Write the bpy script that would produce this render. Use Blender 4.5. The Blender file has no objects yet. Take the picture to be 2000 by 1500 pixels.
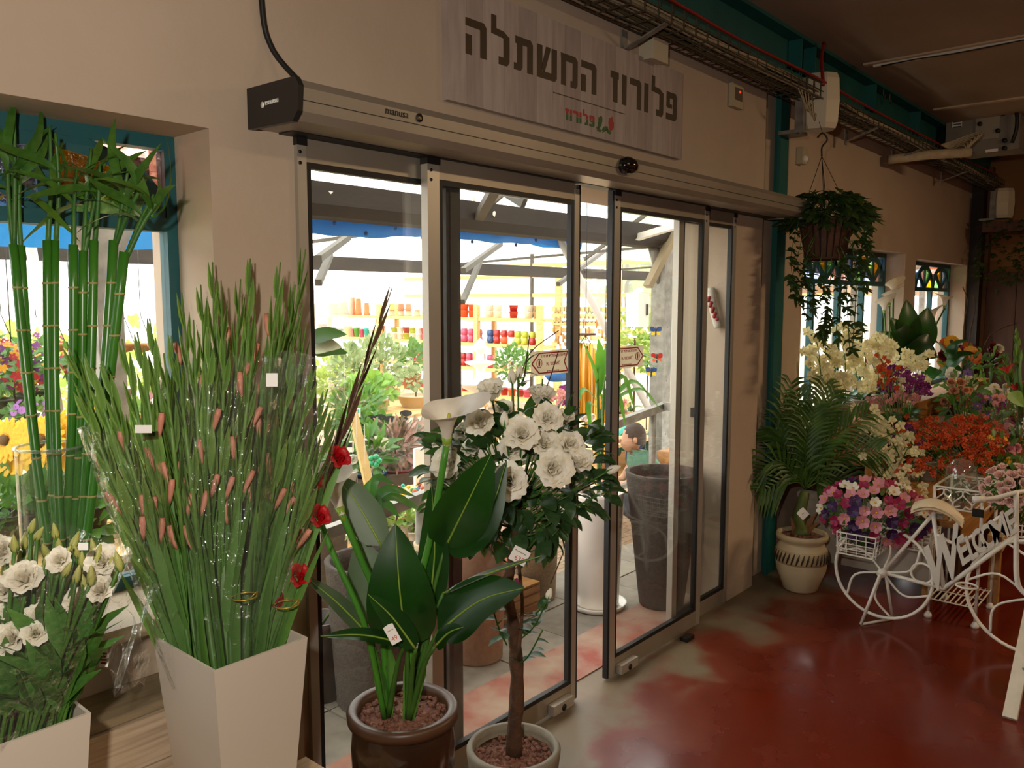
import bpy, math, random
from mathutils import Vector as V, Matrix as MX, Quaternion, noise
random.seed(7)
S = bpy.context.scene
COL = S.collection
pi = math.pi
# ------------------------------------------------------------------ camera
FPX, CX, CY = 1600.0, 1000.0, 750.0
YAW = math.radians(41); PIT = math.atan((750-585)/1600.0)
CAM = V((0, 0, 1.65))
FW = V((math.cos(YAW)*math.cos(PIT), math.sin(YAW)*math.cos(PIT), -math.sin(PIT)))
RT = V((math.sin(YAW), -math.cos(YAW), 0)); UPV = RT.cross(FW)
cd = bpy.data.cameras.new('camera'); cam = bpy.data.objects.new('camera', cd); COL.objects.link(cam)
cd.sensor_width = 36; cd.lens = FPX*36/2000; cd.clip_start = 0.05; cd.clip_end = 200
cam.matrix_world = MX(((RT.x, UPV.x, -FW.x, CAM.x), (RT.y, UPV.y, -FW.y, CAM.y), (RT.z, UPV.z, -FW.z, CAM.z), (0, 0, 0, 1)))
S.camera = cam
# ------------------------------------------------------------------ world and lights
S.view_settings.view_transform = 'Standard'; S.view_settings.look = 'None'
S.view_settings.gamma = 1; S.view_settings.use_curve_mapping = False
S.view_settings.exposure = 0.0
W = bpy.data.worlds.new('overcast_sky'); S.world = W; W.use_nodes = True
wb = W.node_tree.nodes['Background']; wb.inputs[0].default_value = (1.0, 0.985, 0.95, 1); wb.inputs[1].default_value = 5.5
try:
    S.cycles.max_bounces = 7; S.cycles.diffuse_bounces = 4; S.cycles.glossy_bounces = 3; S.cycles.transmission_bounces = 4
    S.cycles.transparent_max_bounces = 24; S.cycles.use_denoising = True; S.cycles.use_adaptive_sampling = True; S.cycles.adaptive_threshold = .03; S.cycles.caustics_reflective = False; S.cycles.caustics_refractive = False
    S.cycles.sample_clamp_indirect = 6.0
except Exception: pass
def light(name, kind, loc, energy, color, size=0.1, target=None, **kw):
    l = bpy.data.lights.new(name, kind); l.energy = energy; l.color = color
    if kind == 'AREA':
        l.size = size
        if 'size_y' in kw: l.shape = 'RECTANGLE'; l.size_y = kw['size_y']
    else: l.shadow_soft_size = size
    if kind == 'SPOT': l.spot_size = kw.get('spot', 1.6); l.spot_blend = 0.6
    o = bpy.data.objects.new(name, l); COL.objects.link(o); o.location = loc
    if target is not None: o.rotation_euler = (V(target)-V(loc)).to_track_quat('-Z', 'Y').to_euler()
    return o
# camera flash, held a little up and to the side of the lens; warm fill lights added below the ceiling, no fixtures seen
light('flash', 'SPOT', (-0.16, 0.1, 1.86), 108, (1.0, 0.91, 0.80), 0.03, (2.2, 1.75, 1.3), spot=2.2)
light('warm_fill', 'AREA', (1.5, -1.2, 3.0), 20, (1.0, 0.76, 0.48), 1.2, (1.5, -1.2, 0), size_y=0.2)
light('warm_fill_far', 'AREA', (5.5, -1.5, 3.0), 60, (1.0, 0.70, 0.40), 1.2, (5.5, -1.0, 0), size_y=0.2)  # added fill that warms the far right end, not a real lamp
# ------------------------------------------------------------------ helpers
def ray(px, py): return RT*((px-CX)/FPX) - UPV*((py-CY)/FPX) + FW
def at(px, py, X=None, Y=None, Z=None, D=None):
    d = ray(px, py)
    t = D if D is not None else ((X-CAM.x)/d.x if X is not None else ((Y-CAM.y)/d.y if Y is not None else (Z-CAM.z)/d.z))
    return CAM + d*t
def lin(c):
    c = c/255.0
    return c/12.92 if c <= 0.04045 else ((c+0.055)/1.055)**2.4
def rgb(h):
    h = h.lstrip('#'); return tuple(lin(int(h[i:i+2], 16)) for i in (0, 2, 4))
class MB:
    def __init__(s): s.v = []; s.f = []; s.smooth = True
    def add(s, vs, fs):
        n = len(s.v); s.v.extend([tuple(p) for p in vs]); s.f.extend([tuple(i+n for i in f) for f in fs]); return s
    def box(s, a, b, m=None):
        x0, y0, z0 = a; x1, y1, z1 = b
        vs = [V(p) for p in ((x0,y0,z0),(x1,y0,z0),(x1,y1,z0),(x0,y1,z0),(x0,y0,z1),(x1,y0,z1),(x1,y1,z1),(x0,y1,z1))]
        if m is not None: vs = [m @ p for p in vs]
        s.smooth = False
        return s.add(vs, [(0,3,2,1),(4,5,6,7),(0,1,5,4),(1,2,6,5),(2,3,7,6),(3,0,4,7)])
    def bar(s, p, q, w, h=None, up=(0,0,1)):
        p, q = V(p), V(q); h = h or w; d = q-p; L = d.length; d.normalize()
        u = V(up)
        if abs(d.dot(u)) > .99: u = V((1,0,0))
        x = d.cross(u).normalized(); y = x.cross(d).normalized()
        vs = []
        for e in (p, q):
            for sx, sy in ((-1,-1),(1,-1),(1,1),(-1,1)): vs.append(e + x*(sx*w/2) + y*(sy*h/2))
        s.smooth = False
        return s.add(vs, [(0,3,2,1),(4,5,6,7),(0,1,5,4),(1,2,6,5),(2,3,7,6),(3,0,4,7)])
    def tube(s, pts, r, seg=8, cap=True):
        pts = [V(p) for p in pts]; n = len(pts); vs = []; fs = []
        rr = r if isinstance(r, (list, tuple)) else [r]*n
        prev = None
        for i, p in enumerate(pts):
            t = (pts[min(i+1, n-1)] - pts[max(i-1, 0)])
            if t.length < 1e-9: t = V((0,0,1))
            t.normalize()
            if prev is None: a = t.cross(V((0.3,0.2,1)) if abs(t.z) < .9 else V((1,0.1,0))).normalized()
            else:
                a = prev - t*prev.dot(t)
                if a.length < 1e-6: a = t.cross(V((1,0,0)))
                a.normalize()
            prev = a; b = t.cross(a)
            for k in range(seg):
                an = 2*pi*k/seg; vs.append(p + (a*math.cos(an) + b*math.sin(an))*rr[i])
        for i in range(n-1):
            for k in range(seg):
                k2 = (k+1) % seg; fs.append((i*seg+k, i*seg+k2, (i+1)*seg+k2, (i+1)*seg+k))
        if cap: fs.append(tuple(range(seg))[::-1]); fs.append(tuple((n-1)*seg+k for k in range(seg)))
        return s.add(vs, fs)
    def ring(s, c, n, R, r, seg=28, ts=6, a0=0, a1=2*pi):
        c = V(c); q = V(n).to_track_quat('Z', 'Y'); m = seg if abs(a1-a0) >= 2*pi-1e-6 else seg
        pts = [c + q @ V((R*math.cos(a0+(a1-a0)*i/m), R*math.sin(a0+(a1-a0)*i/m), 0)) for i in range(m+1)]
        return s.tube(pts, r, ts, cap=abs(a1-a0) < 2*pi-1e-6)
    def lathe(s, prof, c=(0,0,0), seg=28, sx=1, sy=1):
        c = V(c); n = len(prof); vs = []; fs = []
        for r, z in prof:
            for k in range(seg):
                a = 2*pi*k/seg; vs.append((c.x + r*sx*math.cos(a), c.y + r*sy*math.sin(a), c.z+z))
        for i in range(n-1):
            for k in range(seg):
                k2 = (k+1) % seg; fs.append((i*seg+k, i*seg+k2, (i+1)*seg+k2, (i+1)*seg+k))
        if prof[0][0] > 1e-6: fs.append(tuple(range(seg))[::-1])
        if prof[-1][0] > 1e-6 : fs.append(tuple((n-1)*seg+k for k in range(seg)))
        return s.add(vs, fs)
    def ribbon(s, pts, w, nrm, cup=0.2):
        # a leaf blade: centre line pts, half widths w, upper-side normal nrm; edges lifted by cup
        pts = [V(p) for p in pts]; n = len(pts); vs = []; fs = []; N = V(nrm)
        for i, p in enumerate(pts):
            t = (pts[min(i+1, n-1)] - pts[max(i-1, 0)]).normalized()
            sd = t.cross(N)
            if sd.length < 1e-4: sd = t.cross(V((0.3,0.9,0.1)))
            sd.normalize(); up = sd.cross(t)
            vs += [p - sd*w[i] + up*(cup*w[i]), p, p + sd*w[i] + up*(cup*w[i])]
        for i in range(n-1):
            a = i*3; fs += [(a, a+1, a+4, a+3), (a+1, a+2, a+5, a+4)]
        return s.add(vs, fs)
    def poly(s, pts2, fr, t):
        # extruded flat polygon; fr = (origin, ux, uy, normal)
        o, ux, uy, nn = [V(q) for q in fr]; n = len(pts2)
        vs = [o + ux*x + uy*y for x, y in pts2] + [o + ux*x + uy*y + nn*t for x, y in pts2]
        s.smooth = False
        return s.add(vs, [tuple(range(n))[::-1], tuple(range(n, 2*n))] + [(i, (i+1) % n, n+(i+1) % n, n+i) for i in range(n)])
    def blob(s, c, r, seg=8, rings=6, sz=1, jit=0.0):
        c = V(c); vs = [c + V((0,0,-r*sz))]; fs = []
        for i in range(1, rings):
            ph = pi*i/rings
            for k in range(seg):
                a = 2*pi*k/seg; q = r*(1 + jit*random.uniform(-1,1))
                vs.append(c + V((q*math.sin(ph)*math.cos(a), q*math.sin(ph)*math.sin(a), -q*sz*math.cos(ph))))
        vs.append(c + V((0,0,r*sz))); e = len(vs)-1
        for k in range(seg):
            k2 = (k+1) % seg
            fs.append((0, 1+k2, 1+k)); fs.append((e, 1+(rings-2)*seg+k, 1+(rings-2)*seg+k2))
            for i in range(rings-2):
                a = 1+i*seg; fs.append((a+k, a+k2, a+seg+k2, a+seg+k))
        return s.add(vs, fs)
    def grid(s, fn, nu, nv):
        vs = [fn(i/nu, j/nv) for j in range(nv+1) for i in range(nu+1)]
        fs = [(j*(nu+1)+i, j*(nu+1)+i+1, (j+1)*(nu+1)+i+1, (j+1)*(nu+1)+i) for j in range(nv) for i in range(nu)]
        return s.add(vs, fs)
    def xf(s, m): s.v = [tuple(m @ V(p)) for p in s.v]; return s
    def join(s, o): return s.add(o.v, o.f)
def offs(p):
    o = V((0,0,0))
    while p is not None: o = o + V(p.location); p = p.parent
    return o
def mesh(mb, mt, name='m'):
    me = bpy.data.meshes.new(name); me.from_pydata(mb.v, [], mb.f); me.materials.append(mt)
    if mb.smooth: me.polygons.foreach_set('use_smooth', [True]*len(me.polygons))
    me.update(); return me
def tag(o, label=None, cat=None, group=None, kind=None):
    if label: o['label'] = label
    if cat: o['category'] = cat
    if group: o['group'] = group
    if kind: o['kind'] = kind
    return o
def E(name, label, cat, loc, group=None):
    o = bpy.data.objects.new(name, None); COL.objects.link(o); o.location = loc; o.empty_display_size = .05
    return tag(o, label, cat, group)
def M(name, mb, mt, parent=None, label=None, cat=None, group=None, kind=None):
    if parent is not None:
        of = offs(parent)
        if of.length > 0: mb.v = [tuple(V(p)-of) for p in mb.v]
    elif len(mb.v):
        xs = [p[0] for p in mb.v]; ys = [p[1] for p in mb.v]; z = min(p[2] for p in mb.v)
        c = V(((min(xs)+max(xs))/2, (min(ys)+max(ys))/2, z)); mb.v = [tuple(V(p)-c) for p in mb.v]
    o = bpy.data.objects.new(name, mesh(mb, mt, name)); COL.objects.link(o)
    if parent is not None: o.parent = parent
    elif len(mb.v): o.location = c
    return tag(o, label, cat, group, kind)
def I(name, me, parent, mw, label=None, cat=None, group=None):
    o = bpy.data.objects.new(name, me); COL.objects.link(o)
    if parent is not None: o.parent = parent; o.matrix_basis = MX.Translation(-offs(parent)) @ mw
    else: o.matrix_basis = mw
    return tag(o, label, cat, group)
def copytree(o, parent=None):
    c = o.copy(); COL.objects.link(c); c.parent = parent
    for ch in o.children: copytree(ch, c)
    return c
def PL(loc, d=(0,0,1), roll=0.0, sc=1.0):
    # placement: local +Z along d, rolled, scaled
    q = V(d).to_track_quat('Z', 'Y')
    s = sc if isinstance(sc, (tuple, list)) else (sc, sc, sc)
    return MX.Translation(V(loc)) @ q.to_matrix().to_4x4() @ MX.Rotation(roll, 4, 'Z') @ MX.Diagonal((s[0], s[1], s[2], 1))
def bez(pts, n):
    # smooth path through points (Catmull-Rom)
    P = [V(p) for p in pts]; P = [P[0]*2-P[1]] + P + [P[-1]*2-P[-2]]; out = []; m = len(P)-3
    for i in range(n+1):
        t = i/n*m; k = min(int(t), m-1); t -= k; a, b, c, d = P[k:k+4]
        out.append(0.5*((2*b) + (c-a)*t + (2*a-5*b+4*c-d)*t*t + (3*b-a-3*c+d)*t**3))
    return out
U = random.uniform
# ------------------------------------------------------------------ materials
MATS = {}
def mat(name, col, rough=0.6, col2=None, scale=8.0, bump=0.0, bscale=None, metal=0.0, trans=0.0, spec=0.5, coat=0.0, stretch=None, detail=4, tcol=None):
    if name in MATS: return MATS[name]
    m = bpy.data.materials.new(name); m.use_nodes = True; nt = m.node_tree; N = nt.nodes; L = nt.links
    b = N['Principled BSDF']; c = rgb(col) if isinstance(col, str) else col
    b.inputs['Roughness'].default_value = rough; b.inputs['Metallic'].default_value = metal
    b.inputs['Specular IOR Level'].default_value = spec; b.inputs['Coat Weight'].default_value = coat
    b.inputs['Base Color'].default_value = (*c, 1)
    tc = None
    if col2 is not None or bump:
        tc = N.new('ShaderNodeTexCoord'); mp = N.new('ShaderNodeMapping'); L.new(tc.outputs['Object'], mp.inputs[0])
        if stretch: mp.inputs['Scale'].default_value = stretch
    if col2 is not None:
        c2 = rgb(col2) if isinstance(col2, str) else col2
        n = N.new('ShaderNodeTexNoise'); n.inputs['Scale'].default_value = scale; n.inputs['Detail'].default_value = detail
        L.new(mp.outputs[0], n.inputs['Vector']); r = N.new('ShaderNodeValToRGB')
        r.color_ramp.elements[0].position = .35; r.color_ramp.elements[1].position = .68
        r.color_ramp.elements[0].color = (*c, 1); r.color_ramp.elements[1].color = (*c2, 1)
        L.new(n.outputs['Fac'], r.inputs[0]); L.new(r.outputs[0], b.inputs['Base Color']); colout = r.outputs[0]
    if bump:
        n2 = N.new('ShaderNodeTexNoise'); n2.inputs['Scale'].default_value = bscale or scale*4; n2.inputs['Detail'].default_value = 5
        L.new(mp.outputs[0], n2.inputs['Vector']); bp = N.new('ShaderNodeBump'); bp.inputs['Strength'].default_value = bump; bp.inputs['Distance'].default_value = .02
        L.new(n2.outputs['Fac'], bp.inputs['Height']); L.new(bp.outputs[0], b.inputs['Normal'])
    if trans > 0:
        t = N.new('ShaderNodeBsdfTranslucent'); mx = N.new('ShaderNodeMixShader'); mx.inputs[0].default_value = trans
        if tcol: t.inputs[0].default_value = (*rgb(tcol), 1)
        elif col2 is not None: L.new(colout, t.inputs[0])
        else: t.inputs[0].default_value = (*c, 1)
        L.new(b.outputs[0], mx.inputs[1]); L.new(t.outputs[0], mx.inputs[2]); L.new(mx.outputs[0], N['Material Output'].inputs[0])
    MATS[name] = m; return m
def glass(name, tint=(1,1,1), refl=0.08, rough=0.0, film=0.0, bump=0.0, bscale=20, dirt=0.0, tint2=None, tscale=30):
    # thin clear sheet: see-through with Fresnel reflection, optional crinkles, haze or mottled colour
    if name in MATS: return MATS[name]
    m = bpy.data.materials.new(name); m.use_nodes = True; nt = m.node_tree; N = nt.nodes; L = nt.links; N.remove(N['Principled BSDF'])
    tr = N.new('ShaderNodeBsdfTransparent'); tr.inputs[0].default_value = (*tint, 1)
    gl = N.new('ShaderNodeBsdfGlossy'); gl.inputs['Roughness'].default_value = rough; gl.inputs[0].default_value = (1,1,1,1)
    fr = N.new('ShaderNodeLayerWeight'); fr.inputs[0].default_value = .5
    pw = N.new('ShaderNodeMath'); pw.operation = 'POWER'; pw.inputs[1].default_value = 4.0; L.new(fr.outputs['Facing'], pw.inputs[0])
    mu = N.new('ShaderNodeMath'); mu.operation = 'MULTIPLY_ADD'; mu.inputs[1].default_value = .55; mu.inputs[2].default_value = refl*.5; mu.use_clamp = True; L.new(pw.outputs[0], mu.inputs[0])
    mx = N.new('ShaderNodeMixShader'); L.new(mu.outputs[0], mx.inputs[0]); L.new(tr.outputs[0], mx.inputs[1]); L.new(gl.outputs[0], mx.inputs[2])
    out = mx.outputs[0]
    tc = N.new('ShaderNodeTexCoord')
    if bump:
        n = N.new('ShaderNodeTexNoise'); n.inputs['Scale'].default_value = bscale; n.inputs['Detail'].default_value = 3; L.new(tc.outputs['Object'], n.inputs['Vector'])
        bp = N.new('ShaderNodeBump'); bp.inputs['Strength'].default_value = bump; bp.inputs['Distance'].default_value = .03; L.new(n.outputs['Fac'], bp.inputs['Height'])
        L.new(bp.outputs[0], gl.inputs['Normal']); L.new(bp.outputs[0], fr.inputs['Normal'])
    if tint2 is not None:
        n = N.new('ShaderNodeTexNoise'); n.inputs['Scale'].default_value = tscale; n.inputs['Detail'].default_value = 2; L.new(tc.outputs['Object'], n.inputs['Vector'])
        r = N.new('ShaderNodeValToRGB'); r.color_ramp.elements[0].position = .4; r.color_ramp.elements[1].position = .62
        r.color_ramp.elements[0].color = (*tint2, 1); r.color_ramp.elements[1].color = (*tint, 1); L.new(n.outputs['Fac'], r.inputs[0]); L.new(r.outputs[0], tr.inputs[0])
    if film > 0:
        df = N.new('ShaderNodeBsdfDiffuse'); df.inputs[0].default_value = (.8,.78,.74,1); m2 = N.new('ShaderNodeMixShader'); m2.inputs[0].default_value = film
        L.new(out, m2.inputs[1]); L.new(df.outputs[0], m2.inputs[2]); out = m2.outputs[0]
    L.new(out, N['Material Output'].inputs[0]); MATS[name] = m; return m
def emit(name, col, st):
    if name in MATS: return MATS[name]
    m = bpy.data.materials.new(name); m.use_nodes = True; b = m.node_tree.nodes['Principled BSDF']
    b.inputs['Base Color'].default_value = (*rgb(col), 1); b.inputs['Emission Color'].default_value = (*rgb(col), 1); b.inputs['Emission Strength'].default_value = st
    MATS[name] = m; return m
plaster = mat('wall_plaster', '#b5a18c', .85, '#bfab96', 1.6, .05, 40)
teal = mat('teal_paint', '#0f5450', .55, '#155f58', 6, .04, 30)
alu = mat('brushed_aluminium', '#9d9384', .42, '#a89e8f', 3, metal=.55)
alul = mat('pale_aluminium', '#b9b2a6', .4, metal=.6)
rubber = mat('black_rubber', '#141210', .5)
blackp = mat('black_plastic', '#1b1a19', .38)
whitep = mat('white_painted_metal', '#e2ddd0', .4)
whitec = mat('white_ceramic', '#e9e2d6', .22, coat=.4)
vasew = mat('cream_plastic', '#c6baaa', .35)
steel = mat('galvanised_steel', '#9a968c', .5, '#77736a', 14, metal=.35)
pine = mat('pine_wood', '#c9a877', .6, '#a98357', 3, .05, 20, stretch=(1, 12, 12))
pineout = mat('yellow_pine', '#e0bb7c', .6, '#c79a58', 4, stretch=(4, 1, 12))
crate = mat('whitewashed_wood', '#c6b095', .65, '#a48e75', 5, .06, 20, stretch=(1, 14, 14))
darkwood = mat('dark_brown_wood', '#4a2a18', .55, '#5d371f', 3, .05, 16, stretch=(10, 10, 1))
stem_g = mat('stem_green', '#4f7a2c', .5, '#3b6424', 10, trans=.15)
leaf_dk = mat('leaf_dark_green', '#1d4a1c', .35, '#2c5f24', 8, trans=.2, tcol='#4f8a1f')
leaf_md = mat('leaf_green', '#3b6b2a', .42, '#55853a', 10, trans=.25, tcol='#7fae35')
leaf_lt = mat('leaf_light_green', '#6b9a3c', .45, '#8bb04e', 10, trans=.3, tcol='#a6c94a')
soil = mat('brown_lava_gravel', '#6b4434', .9, '#8a5c48', 60, .5, 120)
petal_w = mat('white_petal', '#faf6ea', .55, '#f0e8d2', 12, trans=.25, tcol='#f0e8cc')
paper = mat('white_paper', '#efebe4', .6)
def txt(name, s, size, fr, mt, parent, ext=.0008, align='CENTER', sx=1.0, shear=0.0, bold=0.0):
    cu = bpy.data.curves.new(name, 'FONT'); cu.body = s; cu.size = size; cu.align_x = align; cu.align_y = 'CENTER'; cu.extrude = ext; cu.shear = shear; cu.resolution_u = 3; cu.offset = bold
    o = bpy.data.objects.new(name, cu); COL.objects.link(o)
    bpy.context.view_layer.update()
    me = bpy.data.meshes.new_from_object(o.evaluated_get(bpy.context.evaluated_depsgraph_get())); bpy.data.objects.remove(o)
    me.materials.clear(); me.materials.append(mt)
    og, ux, uy, nn = [V(q) for q in fr]
    for v in me.vertices: v.co = og + ux*(v.co.x*sx) + uy*v.co.y + nn*v.co.z - offs(parent)
    ob = bpy.data.objects.new(name, me); COL.objects.link(ob); ob.parent = parent
    return ob
WALLF = lambda x, y, z: (V((x, y, z)), V((1,0,0)), V((0,0,1)), V((0,-1,0)))
# ================================================================== room shell
YW, YW2, YO = 1.97, 2.04, 2.30
def floor_mat():
    m = bpy.data.materials.new('worn_red_floor_paint'); m.use_nodes = True; nt = m.node_tree; N = nt.nodes; L = nt.links; b = N['Principled BSDF']
    tc = N.new('ShaderNodeTexCoord'); sx = N.new('ShaderNodeSeparateXYZ'); L.new(tc.outputs['Object'], sx.inputs[0])
    n = N.new('ShaderNodeTexNoise'); n.inputs['Scale'].default_value = 3.2; n.inputs['Detail'].default_value = 8; L.new(tc.outputs['Object'], n.inputs['Vector'])
    # traffic wear: the paint is rubbed off along the doorway
    w = N.new('ShaderNodeMapRange'); L.new(sx.outputs['Y'], w.inputs[0]); w.inputs[1].default_value = 2.12; w.inputs[2].default_value = 2.85; w.inputs[3].default_value = -0.12; w.inputs[4].default_value = 0.42
    a = N.new('ShaderNodeMath'); a.operation = 'ADD'; L.new(n.outputs['Fac'], a.inputs[0]); L.new(w.outputs[0], a.inputs[1])
    r = N.new('ShaderNodeValToRGB'); e = r.color_ramp.elements; e[0].position = .5; e[0].color = (*rgb('#611c0d'), 1); e[1].position = .8; e[1].color = (*rgb('#75654e'), 1)
    x = r.color_ramp.elements.new(.64); x.color = (*rgb('#6e2c19'), 1)
    L.new(a.outputs[0], r.inputs[0]); 
    n2 = N.new('ShaderNodeTexNoise'); n2.inputs['Scale'].default_value = 1.3; n2.inputs['Detail'].default_value = 6; L.new(tc.outputs['Object'], n2.inputs['Vector'])
    mx = N.new('ShaderNodeMixRGB'); mx.blend_type = 'MULTIPLY'; mx.inputs[0].default_value = .55; L.new(r.outputs[0], mx.inputs[1]); L.new(n2.outputs['Fac'], mx.inputs[2])
    mul = N.new('ShaderNodeMixRGB'); mul.blend_type = 'MULTIPLY'; mul.inputs[0].default_value = 1; mul.inputs[2].default_value = (1.35,1.35,1.35,1); L.new(mx.outputs[0], mul.inputs[1])
    L.new(mul.outputs[0], b.inputs['Base Color'])
    rr = N.new('ShaderNodeMapRange'); L.new(a.outputs[0], rr.inputs[0]); rr.inputs[1].default_value = .3; rr.inputs[2].default_value = .9; rr.inputs[3].default_value = .16; rr.inputs[4].default_value = .5
    L.new(rr.outputs[0], b.inputs['Roughness'])
    return m
fl = M('floor', MB().box((-2.5, -4, -.06), (9.8, YO, 0)), floor_mat(), kind='structure', label='glossy red painted floor worn to bare concrete by the door')
ceilm = mat('ceiling_board', '#a3917a', .85, '#97866f', 1.5)
ce = M('ceiling', MB().box((-2.5, -4, 3.1), (9.8, 2.04, 3.16)), ceilm, kind='structure', label='beige ceiling boards with pale cover strips')
for x in (2.35, 3.86, 5.4, 7.0, 8.6):
    M('cover_strip', MB().box((x-.025, -4, 3.09), (x+.025, 1.8, 3.1)), mat('pale_strip', '#c9b294', .8), ce)
# front wall in pieces around its openings
W1 = (-.12, 1.1, .88, 2.08); DO = (1.37, 4.02, 0, 2.1); W2 = (5.15, 7.32, .8, 2.03); W3 = (7.63, 9.45, .8, 2.0)
b = MB()
for (x0, x1, z0, z1) in ((-2.5, W1[0], 0, 3.1), (W1[0], W1[1], 0, W1[2]), (W1[0], W1[1], W1[3], 3.1), (W1[1], DO[0], 0, 3.1), (DO[0], DO[1], DO[3], 3.1), (DO[1], 4.38, 0, 3.1)):
    b.box((x0, YW, z0), (x1, YO, z1))
for (x0, x1, z0, z1) in ((4.38, W2[0], 0, 3.1), (W2[0], W2[1], 0, W2[2]), (W2[0], W2[1], W2[3], 3.1), (W2[1], W3[0], 0, 3.1), (W3[0], W3[1], 0, W3[2]), (W3[0], W3[1], W3[3], 3.1), (W3[1], 9.8, 0, 3.1)):
    b.box((x0, YW2, z0), (x1, YO, z1))
M('wall_front', b, plaster, kind='structure', label='pinkish beige plastered shop wall around the door and windows')
M('wall_left', MB().box((-2.6, -4, 0), (-2.5, YO, 3.16)), plaster, kind='structure')
M('wall_back', MB().box((-2.6, -4.1, 0), (9.9, -4, 3.16)), plaster, kind='structure')
wr = M('wall_right', MB().box((9.8, -4, 0), (9.9, YO, 3.16)), mat('ochre_wall', '#8d6238', .8), kind='structure')
for i in range(14):
    y = 1.93 - i*.3
    M('plank', MB().box((9.72, y-.295, 0), (9.8, y, 1.93)), darkwood, wr)
M('wood_post', MB().box((9.68, 1.9, 0), (9.8, 2.03, 3.0)), mat('brown_post', '#6b4426', .6, '#59371d', 4), wr)
M('corner_pillar', MB().box((9.5, 1.93, 0), (9.66, 2.04, 3.0)), mat('dark_pillar', '#2a1e17', .6), kind='structure').name = 'trim_1'
# steel post and beam painted teal
p = E('trim_2', 'teal painted steel post in the wall recess beside the sliding door', None, (4.68, 2.0, 0)); p['kind'] = 'structure'
M('flange', MB().box((4.615, 1.985, 0), (4.735, 2.0, 2.9)), teal, p); M('web', MB().box((4.665, 2.0, 0), (4.68, 2.05, 2.9)), teal, p)
p = E('trim_3', 'dark teal steel beam running along the ceiling above the cable tray', None, (4.5, 1.95, 2.86)); p['kind'] = 'structure'
M('lower_flange', MB().box((2.2, 1.86, 2.86), (9.75, 2.02, 2.875)), teal, p); M('upper_flange', MB().box((2.2, 1.86, 3.08), (9.75, 2.02, 3.1)), teal, p)
M('web', MB().box((2.2, 1.94, 2.87), (9.75, 1.955, 3.09)), teal, p)
for x in (4.58, 4.78, 5.85, 6.9, 8.2): M('stiffener', MB().box((x, 1.865, 2.875), (x+.012, 1.945, 3.08)), teal, p)
# ------------------------------------------------------------------ stained-glass windows
SG = {'pink': glass('stained_pink', (.95,.70,.64), .1, .15, bump=.6, bscale=60, tint2=(.66,.42,.39), tscale=45),
      'amber': glass('stained_amber', (.98,.66,.06), .1, .15, bump=.6, bscale=60, tint2=(.88,.50,.02), tscale=40),
      'green': glass('stained_green', (.62,.82,.48), .1, .15, bump=.6, bscale=60, tint2=(.34,.54,.26), tscale=45),
      'blue': glass('stained_blue', (.80,.84,.98), .1, .15, bump=.6, bscale=60, tint2=(.46,.50,.72), tscale=45)}
clear = glass('window_glass', (.97,.98,.97), .06, 0, film=.012)
def arch_window(nm, lab, x0, x1, z0, z1, yf, narch, th, cols, mull, bw):
    w = E(nm, lab, None, ((x0+x1)/2, yf, z0)); w['kind'] = 'structure'
    tb = z1-.035-th; t = .045
    M('frame', MB().box((x0, yf, z0), (x0+bw, yf+t, z1)).box((x1-bw, yf, z0), (x1, yf+t, z1)).box((x0+bw, yf+.0005, z1-.035), (x1-bw, yf+t, z1)).box((x0+bw, yf+.0005, z0), (x1-bw, yf+t, z0+.04)), tealw, w)
    M('transom_rail', MB().box((x0+bw, yf-.004, tb-.035), (x1-bw, yf+t, tb)), tealw, w)
    for x in mull: M('mullion', MB().box((x-.02, yf+.004, z0+.04), (x+.02, yf+t, tb-.035)), tealw, w)
    xs = [x0+bw] + list(mull) + [x1-bw]
    for a, c in zip(xs[:-1], xs[1:]): M('pane', MB().box((a, yf+.02, z0+.04), (c, yf+.026, tb-.035)), clear, w)
    xi0, xi1 = x0+bw, x1-bw; aw = (xi1-xi0)/narch; hw = aw/2
    tracery = MB(); H = th-.004; cnt = [0]
    for k in range(narch):
        cx = xi0 + aw*(k+.5)
        A = lambda th_, f=1.0: (cx + hw*f*math.cos(th_), tb + H*f*math.sin(th_))
        fr = (V((0, yf+.016, 0)), V((1,0,0)), V((0,0,1)), V((0,1,0)))
        def arc(a, c, n=7): return [A(a+(c-a)*i/n) for i in range(n+1)]
        td = math.radians(42); c4 = cols[k % len(cols)]
        M('stained_pane', MB().poly([(cx, tb)] + arc(0, td), fr, .005), SG[c4[3]], w)
        M('stained_pane', MB().poly([(cx, tb)] + arc(td, pi/2), fr, .005), SG[c4[2]], w)
        M('stained_pane', MB().poly([(cx, tb)] + arc(pi/2, pi-td), fr, .005), SG[c4[1]], w)
        M('stained_pane', MB().poly([(cx, tb)] + arc(pi-td, pi), fr, .005), SG[c4[0]], w)
        M('stained_pane', MB().poly(arc(0, pi/2) + [(cx+hw, tb+H)], fr, .005), SG[c4[4]], w)
        M('stained_pane', MB().poly(arc(pi/2, pi) + [(cx-hw, tb+H)], fr, .005), SG[c4[5]], w)
        bwid = min(.042, .16*hw)
        def strip(P):
            for a, c in zip(P[:-1], P[1:]):
                d = V((c[0]-a[0], 0, c[1]-a[1])).normalized()*.004; cnt[0] += 1; e = .0004*(cnt[0] % 13)
                tracery.bar(V((a[0], yf+.007+e, a[1]))-d, V((c[0], yf+.007+e, c[1]))+d, bwid, .012, up=(0,1,0))
        strip([A(pi*i/16, 1-.02/hw*.5) for i in range(17)])
        strip([(cx, tb), A(td)]); strip([(cx, tb), A(pi-td)]); strip([(cx, tb), A(pi/2)])
    M('tracery', tracery, tealw, w)
    return w
tealw = mat('window_teal_paint', '#1b565a', .5, '#154a50', 5)
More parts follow.
